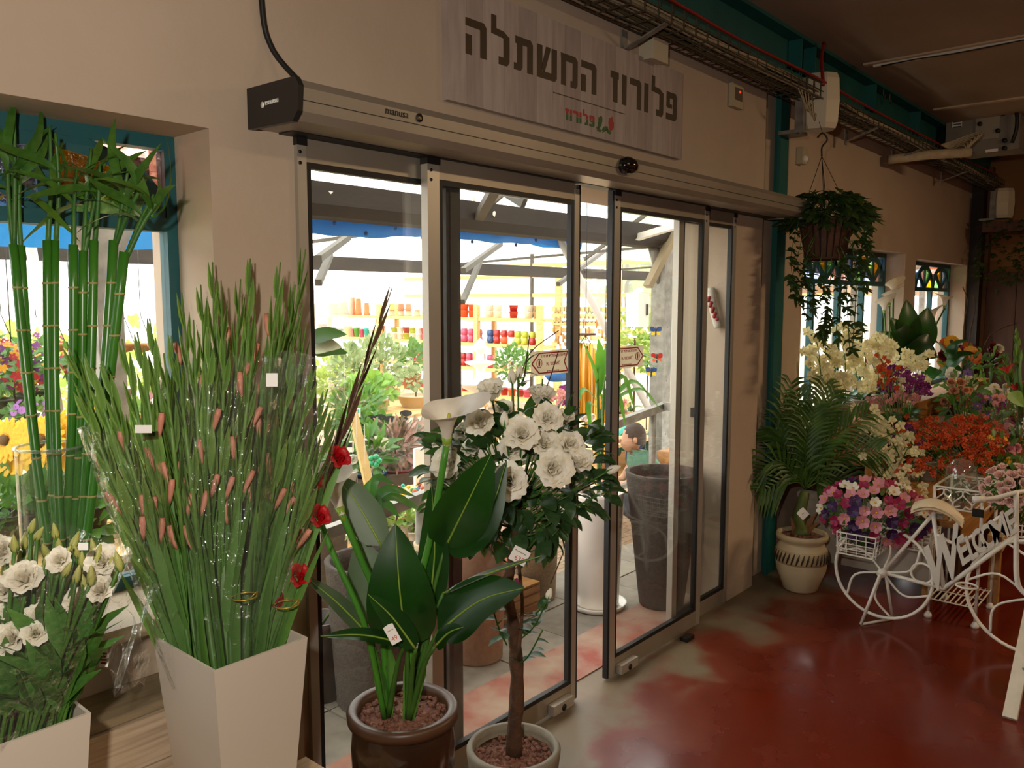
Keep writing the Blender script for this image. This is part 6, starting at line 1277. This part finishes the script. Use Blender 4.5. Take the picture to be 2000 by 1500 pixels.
bush('white lily plant in a blue glazed pot', at(722, 885, D=6.2), .14, 120, .16, leaf_md, blueg, .12, .18, flower=[daisy(wht, 6, 1)], nf=14, fs=.06, wd=.15); bush('small green plant in a round white pot', at(675, 895, D=6.0), .09, 80, .1, leaf_md, whp, .085, .12, wd=.3); bush('small green plant in a cream pot by the stake', at(650, 897, D=6.0), .08, 70, .09, leaf_md, whp, .1, .1, wd=.3); bush('leafy plant in a blue pot behind the stake', at(700, 898, D=6.4), .1, 60, .1, leaf_md, blueg, .11, .15)
plf = M('low_step', MB().box((at(690,930,D=6.3).x-1.5, at(690,930,D=6.3).y-.3, GZ), (at(690,930,D=6.3).x+1.6, at(690,930,D=6.3).y+1.2, at(690,925,D=6.2).z-.02)), mat('dark_step', '#5b4c3c', .9, '#4a3d30', 30), None, 'low dark step carrying the blue and red pots', 'step')
sk = at(688, 800, D=5.2); M('wooden_stake', MB().bar(sk, at(768, 1160, D=4.9), .055, .03), mat('stake_pine', '#d6b271', .6), None, 'pine stake leaning beside the blue pot', 'stake')
wbd = at(822, 908, D=5.6); M('white_board', MB().box((wbd.x-.06, wbd.y-.01, wbd.z-.14), (wbd.x+.06, wbd.y+.01, wbd.z+.12)).box((wbd.x-.05, wbd.y-.01, GZ), (wbd.x-.03, wbd.y+.01, wbd.z-.14)), paper, None, 'blank white board standing among the pots', 'board')
tagm = mat('black_metal', '#1e1c1a', .5)
for i, (px, py) in enumerate(((725,825),(743,823),(763,826),(787,828),(793,815),(915,785))):
    p = at(px, py-8, D=7.2); t = E('tag_stake', 'black metal stake with an oval name plate', 'plant marker', V((p.x, p.y, p.z-.4)), 'black metal tag stakes'); M('rod', MB().tube([p, p-V((0,0,.4))], .008, 6), tagm, t); M('plate', MB().poly([(.055*math.cos(2*pi*k/14), .028*math.sin(2*pi*k/14)) for k in range(14)], (p, RT, UPV, -FW), .008), tagm, t)
# hanging glass baubles and spinners
def bauble(px, py, D, r): c = at(px, py, D=D); w = E('glass_bauble', 'clear hanging glass bauble at pixel height of the white pots' if False else 'clear glass bauble hanging on a thread outside', 'ornament', c-V((0,0,r)), 'hanging glass baubles'); M('globe', MB().blob(c, r, 16, 10), glass('bauble_glass', (.93,.92,.9), .25, 0, film=.1), w); M('thread', MB().tube([c+V((0,0,r)), c+V((0,0,r+.5))], .002, 4), whitep, w)
for a in ((689,897,5.2,.033),(698,954,5.0,.03),(715,1000,4.9,.03),(675,850,5.4,.04),(1155,815,5.6,.03),(1140,818,5.7,.03)): bauble(*a)
sp = E('pinwheel', 'green plastic flower pinwheel hanging by the blue pot', 'pinwheel', at(732, 900, D=5.3)); c = at(732, 900, D=5.3)
for k in range(5): a = 2*pi*k/5; e = c+(RT*math.cos(a)+UPV*math.sin(a))*.028; M('petal', MB().blob(e, .02, 8, 5, .9), mat('mint_plastic', '#2fae7a', .35), sp)
# clutter of figurines and succulents behind the handrail
cl_ = [wht, yelp, redg, blueg, orap, grnp, peach, whp, tealp]
tb2 = at(800, 960, D=5.2); table('low table of figurines behind the handrail', tb2.x-.3, tb2.x+.5, tb2.y-.25, tb2.y+.3, tb2.z-.05)
for k in range(26):
    px, py = U(755, 838), U(935, 985); p = at(px, py, D=5.2+U(-.15,.15)); s = U(.018, .03); f = E('figurine', 'tiny painted garden figurine on the low table behind the rail', 'figurine', V((p.x, p.y, tb2.z-.05)), 'painted figurines on the low table'); z0 = tb2.z-.05
    M('body', MB().lathe([(s*.8, 0), (s, s*.6), (s*.7, s*1.8), (s*.35, s*2.2), (0, s*2.3)], V((p.x, p.y, z0)), 9), cl_[k % 9], f); M('head', MB().blob((p.x, p.y, z0+s*2.7), s*.55, 8, 6), cl_[(k*4+1) % 9], f)
for k in range(9):
    px, py = 690+17*k, 1000+U(5, 30); bush('small green succulent in the row below the handrail', at(px, py, D=4.6), .045, 50, .05, ylw if k % 2 else leaf_lt, wpot, .04, .05, nm='succulent', cat='succulent').__setitem__('group', 'succulents below the handrail')
# right of the rose tree: orchids, chimes, person
for i, (px, py, m_, c) in enumerate(((1085,770,OK_,'pink'),(1100,760,OP,'magenta'),(1075,790,OW,'white'),(1180,830,OP,'magenta'),(1205,800,OK_,'pink'),(1225,790,OW,'white'),(1170,800,OW,'white'),(1110,790,OW,'white'))):
    b0 = at(px+5, py+70, D=8.5+.2*i); b0.z = at(1100, 850, D=8.5).z; orchid_plant(c + ' orchid on the yard table, number along from the chimes' if False else c + ' moth orchid on the yard table behind the golden chimes', 'moth orchids on the yard table', b0, [(px, py, 8.4+.2*i), (px+8, py-8, 8.4+.2*i)], m_, .06, 7, wpot, .12, .07, jit=.05)
tq = at(1130, 852, D=8.8); table('pine table of moth orchids in the yard', tq.x-.8, tq.x+1.6, tq.y-.8, tq.y+.6, at(1100, 850, D=8.5).z-.005)
def chime(lab, tubes, mt, D, top):
    c = at(top[0], top[1], D=D); w = E('wind_chime', lab, 'wind chime', c-V((0,0,1.0))); M('disc', MB().tube([c, c+V((0,0,.015))], top[2]*D/FPX, 18), mat('chime_wood', '#5a3a22', .6), w); M('cord', MB().tube([c+V((0,0,.01)), V((c.x, c.y, 2.74))], .003, 4), rubber, w)
    for i, (px, y0, y1) in enumerate(tubes): a, b_ = at(px, y0, D=D-.04+.08*(i % 2)), at(px, y1, D=D-.04+.08*(i % 2)); b_ = V((a.x, a.y, b_.z)); M('chime_tube', MB().tube([a, b_], .017, 10), mt, w); M('chime_cord', MB().tube([a, c], .002, 4), rubber, w)
gold_ = mat('golden_tube', '#d99a17', .3, '#c58612', 4, metal=.5); chime('golden wind chime hanging in the door gap', [(1128,676,830),(1134,670,820),(1141,680,826),(1147,676,838),(1154,672,832),(1160,680,822)], gold_, 5.8, (1144, 655, 20)); chime('second golden wind chime behind the door stile', [(1168,760,890),(1180,790,905),(1200,800,900),(1174,770,880)], gold_, 6.0, (1182, 740, 16))
brz = mat('brown_tube', '#5a3226', .4, metal=.3); chime('brown wind chime beside the right leaf stile', [(1318,650,732),(1326,645,725),(1335,645,720),(1344,645,722),(1350,650,724)], brz, 6.0, (1334, 638, 20))
bl_ = at(1092, 733, D=7.5); M('blue_bird_bath', MB().lathe([(0, .0), (.05, -.02), (.12, -.05), (.17, .0), (.15, .05), (.06, .09), (0, .1)], bl_, 20, 1, .6), mat('blue_felt', '#2c6fb5', .6), None, 'blue woven ornament hanging left of the golden chimes', 'ornament')
cab = E('white_cabinet', 'white electrical cabinet fixed beside the steel column', 'cabinet', at(1243, 640, D=7.3)); a, b_ = at(1222, 638, D=7.3), at(1266, 572, D=7.3)
M('box', MB().box((min(a.x,b_.x), min(a.y,b_.y), a.z), (max(a.x,b_.x)+.02, max(a.y,b_.y), b_.z)), whp, cab); M('handle', MB().box((max(a.x,b_.x)-.03, min(a.y,b_.y)-.012, (a.z+b_.z)/2-.05), (max(a.x,b_.x)-.01, min(a.y,b_.y), (a.z+b_.z)/2+.05)), rubber, cab)
def butterfly(lab, px, py, c1_, c2_):
    c = at(px, py, D=7.05); w = E('butterfly_ornament', lab, 'ornament', c); 
    for s in (-1, 1): M('wing', MB().ribbon([c, c+RT*s*.03+UPV*.024, c+RT*s*.045+UPV*.042], [.006, .024, .008], -FW, .1), c1_, w); M('lower_wing', MB().ribbon([c, c+RT*s*.024-UPV*.012, c+RT*s*.036-UPV*.027], [.005, .018, .004], -FW, .1), c2_, w)
    M('body', MB().tube([c+UPV*.04, c-UPV*.04], .006, 6), rubber, w)
butterfly('blue and yellow butterfly high on the steel column', 1281, 648, blueg, yelp); butterfly('red butterfly on the steel column', 1283, 700, redg, orap); butterfly('yellow and blue butterfly low on the steel column', 1272, 727, blueg, yelp)
# cord ornament with red letters on the outer jamb
oc = at(1380, 600, X=4.01); oc = V((3.995, 2.055, oc.z)); orn = E('rope_ornament', 'white rope ornament with red beads on the jamb beside the right glass panel', 'ornament', oc-V((0,0,.12)))
M('rope', MB().tube(bez([oc+V((0,.02,.1)), oc+V((-.01,0,0)), oc+V((0,-.03,-.11))], 10), .022, 10), mat('rope_white', '#d9d2c2', .8), orn)
for k in range(9): M('bead', MB().blob(oc+V((-.03, .012-.006*k+.01*(k % 2), .05-.014*k)), .011, 7, 5), mat('red_bead', '#a3202a', .4), orn)
# arrow stickers on the glass, printed to be read from outside
def sticker(lab, cx_, y, cz_, w, h, dirn):
    s = E('door_sticker', lab, 'sticker', (cx_, y, cz_)); f = (V((cx_, y, cz_)), V((1,0,0)), V((0,0,1)), V((0,-1,0)))
    P = [(-w/2, 0), (-w*.3, h/2), (w/2, h/2), (w*.4, 0), (w/2, -h/2), (-w*.3, -h/2)]; P = [(x_*dirn, y_) for x_, y_ in P]; M('backing', MB().poly(R4(-w*.52, -h*.62, w*.52, h*.62), (f[0]+V((0,.0012,0)), f[1], f[2], f[3]), .0006), mat('sticker_cream', '#ece4d2', .5, trans=.5), s)
    b = MB()
    for a_, c_ in zip(P, P[1:]+P[:1]): b.bar(V((cx_+a_[0], y-.0008, cz_+a_[1])), V((cx_+c_[0], y-.0008, cz_+c_[1])), .0012, .005)
    M('border', b, red, s); ux = V((-1,0,0))
    for t_, dx, dz, sz in (('תיטמוטוא תלד תוריהז', .03, .026, .017), ('לאומש .א', .03, -.004, .022), ('תויטמוטוא תותלד', .03, -.032, .010)): txt('sticker_print', t_[::-1][::-1], sz, (V((cx_+dirn*dx*.6, y-.001, cz_+dz)), ux, V((0,0,1)), V((0,-1,0))), red, s, .0003)
    M('hand_circle', MB().ring((cx_-dirn*w*.3, y-.001, cz_), (0,1,0), .016, .0015, 18, 4), red, s); M('hand_mark', MB().poly([(-.004,-.011),(.004,-.011),(.005,.004),(.002,.012),(-.002,.012),(-.005,.004)], (V((cx_-dirn*w*.3, y-.001, cz_)), V((1,0,0)), V((0,0,1)), V((0,-1,0))), .0004), red, s)
a, b_ = at(1038, 711, Y=1.927), at(1108, 705, Y=1.927); sticker('red and cream arrow sticker pointing left on the rose tree door leaf', (a.x+b_.x)/2, 1.926, (a.z+b_.z)/2, b_.x-a.x, .075, 1)
a, b_ = at(1200, 697, Y=1.927), at(1255, 697, Y=1.927); sticker('red and cream arrow sticker pointing right on the other door leaf', (a.x+b_.x)/2, 1.926, (a.z+b_.z)/2, b_.x-a.x, .075, -1)
# person sitting with the back to the door
pz = at(1222, 850, D=7.8); ps = E('person', 'person in a green T-shirt sitting bent forward beyond the planters', 'person', (pz.x, pz.y, GZ)); L_ = -RT; hip = V((pz.x, pz.y, GZ+.54))+RT*.22-FW*.45; pz = pz-FW*.47
def skin(name, joints, edges, mt, parent, root=0, sub=2):
    me = bpy.data.meshes.new(name); of = offs(parent); me.from_pydata([tuple(V(j[0])-of) for j in joints], edges, []); me.materials.append(mt); o = bpy.data.objects.new(name, me); COL.objects.link(o); o.parent = parent
    m_ = o.modifiers.new('skin', 'SKIN'); m_.use_smooth_shade = True
    for i, j in enumerate(joints):
        sv = me.skin_vertices[0].data[i]; sv.radius = (j[1], j[2] if len(j) > 2 else j[1]); sv.use_root = (i == root)
    s = o.modifiers.new('sub', 'SUBSURF'); s.levels = sub; s.render_levels = sub; return o
skinm = mat('skin_tone', '#b98a6c', .55); shirt = mat('green_tshirt', '#4f7a62', .8, '#456d57', 6); hair = mat('dark_hair', '#3b2a1e', .7); trous = mat('dark_trousers', '#34363c', .8)
chest = hip+V((0,0,.36))-RT*.14; neck = hip+V((0,0,.50))-RT*.2; head = V((pz.x, pz.y, pz.z))
sh_l, sh_r = chest+V((0,0,.08))-FW*.19, chest+V((0,0,.08))+FW*.19
kn = [hip-RT*.42+V((0,0,.04))+FW*s*.12 for s in (-1, 1)]; ft = [V((k.x, k.y, GZ+.05))+RT*.02 for k in kn]; hn = [hip-RT*.45+V((0,0,.22))+FW*s*.1 for s in (-1, 1)]
el = [sh_l-RT*.14-V((0,0,.22)), sh_r-RT*.14-V((0,0,.22))]
body = skin('body', [(hip, .13, .15), (hip+V((0,0,.18))-RT*.05, .13, .15), (chest, .14, .17), (neck, .055), (head-V((0,0,.1)), .06), (sh_l, .06), (el[0], .042), (hn[0], .03), (sh_r, .06), (el[1], .042), (hn[1], .03), (kn[0], .075), (ft[0], .05), (ft[0]-RT*.15-V((0,0,.02)), .035), (kn[1], .075), (ft[1], .05), (ft[1]-RT*.15-V((0,0,.02)), .035), (hn[0]-RT*.08, .022), (hn[1]-RT*.08, .022)],
  [(0,1),(1,2),(2,3),(3,4),(2,5),(5,6),(6,7),(2,8),(8,9),(9,10),(0,11),(11,12),(12,13),(0,14),(14,15),(15,16),(7,17),(10,18)], skinm, ps)
skin('t_shirt', [(hip+V((0,0,.02)), .15, .17), (hip+V((0,0,.18))-RT*.03, .165, .19), (chest, .2, .23), (neck-V((0,0,.03)), .095), (sh_l, .1), (sh_l*.45+el[0]*.55, .075), (sh_r, .1), (sh_r*.45+el[1]*.55, .075)], [(0,1),(1,2),(2,3),(2,4),(4,5),(2,6),(6,7)], shirt, ps)
skin('trousers', [(hip-V((0,0,.02)), .155, .17), (kn[0], .085), (ft[0]+V((0,0,.06)), .06), (kn[1], .085), (ft[1]+V((0,0,.06)), .06)], [(0,1),(1,2),(0,3),(3,4)], trous, ps)
hq = MB().blob((0,0,0), .1, 16, 12, 1.25); hq.v = [tuple(head + V(p)*(1.0) + L_*(.02 if p[2] < -.03 else 0)) for p in hq.v]; M('head', hq, skinm, ps)
hh = MB()
for p, f in ((0, 0),): hh.blob((0,0,0), .107, 16, 12, 1.2)
keep = [i for i, p in enumerate(hh.v)]; hh.v = [tuple(head + V(p) + RT*.014 + V((0,0,.018))) for p in hh.v]; hh.f = [f for f in hh.f if sum((V(hh.v[i])-head).dot(RT)*1.0 + (V(hh.v[i])-head).z*1.1 for i in f)/len(f) > .0]; M('hair', hh, hair, ps)
M('ear', MB().blob(head-FW*.098+RT*.005-V((0,0,.01)), .022, 8, 6, 1.4), skinm, ps); M('nose', MB().blob(head+L_*.118-V((0,0,.02)), .018, 8, 6, 1.2), skinm, ps)
stl = E('garden_stool', 'low stool under the sitting person', 'stool', (hip.x, hip.y, GZ)); M('seat', MB().tube([hip-V((0,0,.19)), hip-V((0,0,.15))], .16, 20), pineout, stl)
for k in range(4): a = pi/4+k*pi/2; M('leg', MB().tube([hip+V((.12*math.cos(a), .12*math.sin(a), -.17)), V((hip.x+.14*math.cos(a), hip.y+.14*math.sin(a), GZ))], .015, 8), pineout, stl)
# things right of the column
gb = at(1325, 893, D=6.2); wx = E('wooden_planter_box', 'tapered wooden planter box behind the dark planter', 'planter box', gb); M('box', MB().add([(gb.x-.09,gb.y-.09,gb.z-.09),(gb.x+.09,gb.y-.09,gb.z-.09),(gb.x+.09,gb.y+.09,gb.z-.09),(gb.x-.09,gb.y+.09,gb.z-.09),(gb.x-.12,gb.y-.12,gb.z+.05),(gb.x+.12,gb.y-.12,gb.z+.05),(gb.x+.12,gb.y+.12,gb.z+.05),(gb.x-.12,gb.y+.12,gb.z+.05)], [(3,2,1,0),(4,5,6,7),(0,1,5,4),(1,2,6,5),(2,3,7,6),(3,0,4,7)]), oak, wx); M('leg', MB().box((gb.x-.03, gb.y-.03, GZ), (gb.x+.03, gb.y+.03, gb.z-.09)), oak, wx)
gd = at(1340, 862, D=6.0); M('bird_statue', MB().lathe([(0, -.14), (.06, -.12), (.085, -.04), (.06, .05), (.03, .1), (.028, .15), (.04, .18), (.02, .21), (0, .215)], gd, 16), mat('dark_stone', '#57524a', .7), None, 'dark stone bird statue above the wooden planter box', 'statue')
for i, (px, py, D, r, m_, lab) in enumerate(((1240, 660, 8.5, .28, ylw, 'bright green climbing plant under the white cabinet'), (1225, 500, 21, 1.5, ylw, 'pale tree beyond the greenhouse left of the column'), (1300, 500, 22, 1.5, leaf_lt, 'green tree beyond the greenhouse behind the column'), (1342, 530, 22, 1.1, leaf_md, 'green tree beyond the greenhouse at the leaf stile'), (1265, 690, 8.8, .2, leaf_lt, 'pale shrub right of the arrow sticker'), (1000, 708, 12, .25, leaf_md, 'orange flowering shrub in front of the bowls'))): bush(lab, at(px, py, D=D), r, 500, r*.28, m_, None, nm='leafy_shrub', cat='shrub', z0=GZ, ph=.1)
for i, (px, py, mt) in enumerate(((1195, 870, dgr), (1240, 885, blueg), (1225, 860, tealp), (1275, 870, dgr), (1300, 850, dgr), (1318, 830, dgr))): p = at(px, py, D=8.6); M('watering_can', MB().lathe([(.09, 0), (.1, .02), (.1, .2), (.05, .24), (.045, .25)], (p.x, p.y, p.z-.1), 14).tube(bez([(p.x+.09, p.y, p.z), (p.x+.18, p.y, p.z+.08), (p.x+.22, p.y, p.z+.16)], 6), .014, 6).ring((p.x-.09, p.y, p.z+.02), (0,1,0), .07, .01, 14, 5), mt, None, ('blue' if mt in (blueg, tealp) else 'green') + ' watering can among the goods behind the person', 'watering can', 'watering cans behind the person')
gs = at(1260, 905, D=8.7); table('goods table behind the person', gs.x-1.0, gs.x+1.6, gs.y-.3, gs.y+.8, gs.z-.02)
# ------------------------------------------------------------------ seen through the stained-glass window
petu = [daisy(mat('petunia_purple', '#6e2470', .5, trans=.2), 5, 1), daisy(mat('petunia_red', '#c0263a', .5, trans=.2), 5, 1), daisy(yel, 5, 1)]
for i, (px, py, D, r) in enumerate(((25, 725, 4.2, .14), (60, 715, 4.5, .13), (165, 705, 4.8, .12), (-20, 720, 4.0, .15))):
    w = bush('hanging petunia ball with purple and red flowers seen through the window', at(px, py, D=D), r, 200, .06, leaf_md, dkpot, .09, .1, 'hanging_petunia', 'hanging plant', petu, 70, .028, drop_=.3); w['group'] = 'hanging petunias outside the window'; c = at(px, py, D=D); M('hanger', MB().tube([c, V((c.x, c.y, 2.3))], .003, 4), rubber, w)
coir = mat('coir_basket', '#a8743c', .8, '#8e5e2c', 20)
for i in range(10):
    px = 5+34*i; c = at(px, 672, D=5.5+.1*(i % 3)); w = E('coir_basket', 'empty coir hanging basket in the row outside the window', 'basket', c-V((0,0,.06)), 'coir baskets in a row'); M('bowl', MB().lathe([(0, -.06), (.05, -.045), (.075, -.01), (.078, .005), (.07, .0)], c, 14), coir, w); M('hanger', MB().tube([c+V((.07,0,0)), c+V((0,0,.2)), V((c.x, c.y, 2.3))], .003, 4), rubber, w)
sunf = petal_flower(mat('sunflower_yellow', '#f2c81c', .5, '#e8b010', 10, trans=.35), 18, .28, .72, .16, .95, 'flower_head', 2, .05, 3)
sun = E('sunflower_bunch', 'bunch of big yellow sunflowers on the table outside the window', 'flower bunch', at(60, 960, D=3.0))
for (px, py, s) in ((30,882,.1),(80,862,.1),(110,845,.09),(120,880,.085),(55,850,.08),(10,860,.09),(178,820,.05)):
    p = at(px, py, D=2.98+U(-.05,.05)); mw = PL(p, SPOT+V((0,0,.2)), U(0,6), s); I('flower', sunf, sun, mw); I('flower_centre', CEN, sun, mw); M('stem', MB().tube([at(70, 1060, D=3.08), p], .006, 5), stem_g, sun)
t3 = at(90, 1075, D=3.1); table('plant table outside the stained-glass window', t3.x-1.2, t3.x+1.0, 3.02, 3.78, t3.z)
bush('dark leafy shrub outside the window behind the glass cylinder', at(25, 985, D=3.1), .16, 520, .06, leaf_md, dkpot, .12, .15, z0=t3.z, wd=.45); bush('dark leafy shrub outside behind the bamboo', at(150, 995, D=3.2), .16, 480, .06, leaf_md, dkpot, .12, .15, z0=t3.z, wd=.45); bush('purple daisies in a yellow pot outside the window', at(60, 805, D=4.0), .1, 100, .05, leaf_md, yelp, .08, .1, flower=[daisy(mat('lilac_petal', '#b06fc0', .5, trans=.2), 10, 1)], nf=40, fs=.02, sz=.6); bush('pale green shrub seen left through the window', at(15, 780, D=4.4), .16, 220, .08, ylw, dkpot, .1, .12); bush('orange flowering plant outside seen through the gladioli', at(270, 870, D=4.0), .14, 160, .07, leaf_lt, terr, .1, .12, flower=[daisy(org, 8)], nf=26, fs=.03); bush('pink flowering plant outside near the window frame', at(330, 800, D=4.2), .13, 160, .07, leaf_lt, terr, .1, .12, flower=[daisy(pink, 8)], nf=24, fs=.03)
bush('broad yellow-green hedge further behind the window', at(250, 760, D=7.0), .6, 600, .12, ylw, None, z0=GZ); bush('flowering hedge at the far left of the yard', at(60, 770, D=7.5), .6, 600, .12, ylw, None, z0=GZ, flower=petu, nf=50, fs=.05)
kb = M('kerb', MB().box((.2, 2.4, -.005), (1.3, 2.62, .3)), mat('planter_green_tray', '#2d5f56', .6), None, 'teal plastic trough outside under the window', 'trough')
# yard building with a red poster seen through the far windows
yb_ = E('yard_container', 'pale container with a red WOLF banner seen through the far window', 'container', (14.5, 4.6, GZ)); M('wall', MB().box((11, 3.4, GZ), (11.2, 6.8, 1.35)), whp, yb_)
pa, pb_ = at(1810, 640, Y=3.2), at(1868, 605, Y=3.2)
M('banner', MB().box((pa.x, 3.2, pa.z), (pb_.x+1.5, 3.23, pb_.z)), red, yb_); M('banner_stripe', MB().box((pa.x+1.2, 3.19, pb_.z-.09), (pb_.x+1.5, 3.2, pb_.z)), yelp, yb_); cx3 = at(1856, 622, Y=3.18); txt('banner_print', 'WOLF', .2, (V((cx3.x, 3.188, cx3.z)), V((1,0,0)), V((0,0,1)), V((0,-1,0))), yelp, yb_)
for px in (1635, 1668, 1800): c = at(px, 620, Y=3.4); post('thin column outside the orchid windows, ' + {1635:'nearest', 1668:'middle', 1800:'farthest'}[px], c, .08, 0)
for k, (z, mt) in enumerate(((1.72, oak), (1.95, gut))): M('yard_beam', MB().box((7.4, 3.5, z), (16, 3.6, z+.1)), mt, None, ('timber' if k == 0 else 'grimy steel') + ' beam crossing behind the far stained-glass windows', 'beam')

for i, (px, py, D, t_) in enumerate(((927, 812, 7.0, '379'), (698, 806, 7.2, ''), (683, 872, 5.8, ''))):
    c = at(px, py, D=D); hw_, hh_ = (.085, .075) if i == 0 else (.028, .04)
    w = E('price_card', ('white price card standing behind the rose tree', 'small plant label hanging on the fern outside', 'small plant label above the white pots outside')[i], 'price card', c-V((0,0,hh_)))
    M('card', MB().poly(R4(-hw_, -hh_, hw_, hh_), (c, RT, UPV, -FW), .003), paper, w)
    if t_: txt('card_price', t_, .05, (c-UPV*.03-FW*.004, RT, UPV, -FW), ink, w); M('card_line', MB().poly(R4(-.07, .03, .07, .05), (c-FW*.0035, RT, UPV, -FW), .001), redpen, w)
    else: M('card_picture', MB().poly(R4(-.018, -.005, .018, .028), (c-FW*.0035, RT, UPV, -FW), .001), (tealp, rubber)[i-1], w)
    M('card_stake', MB().tube([c-UPV*hh_, c-UPV*(hh_+.12)], .004, 5), tagm, w)
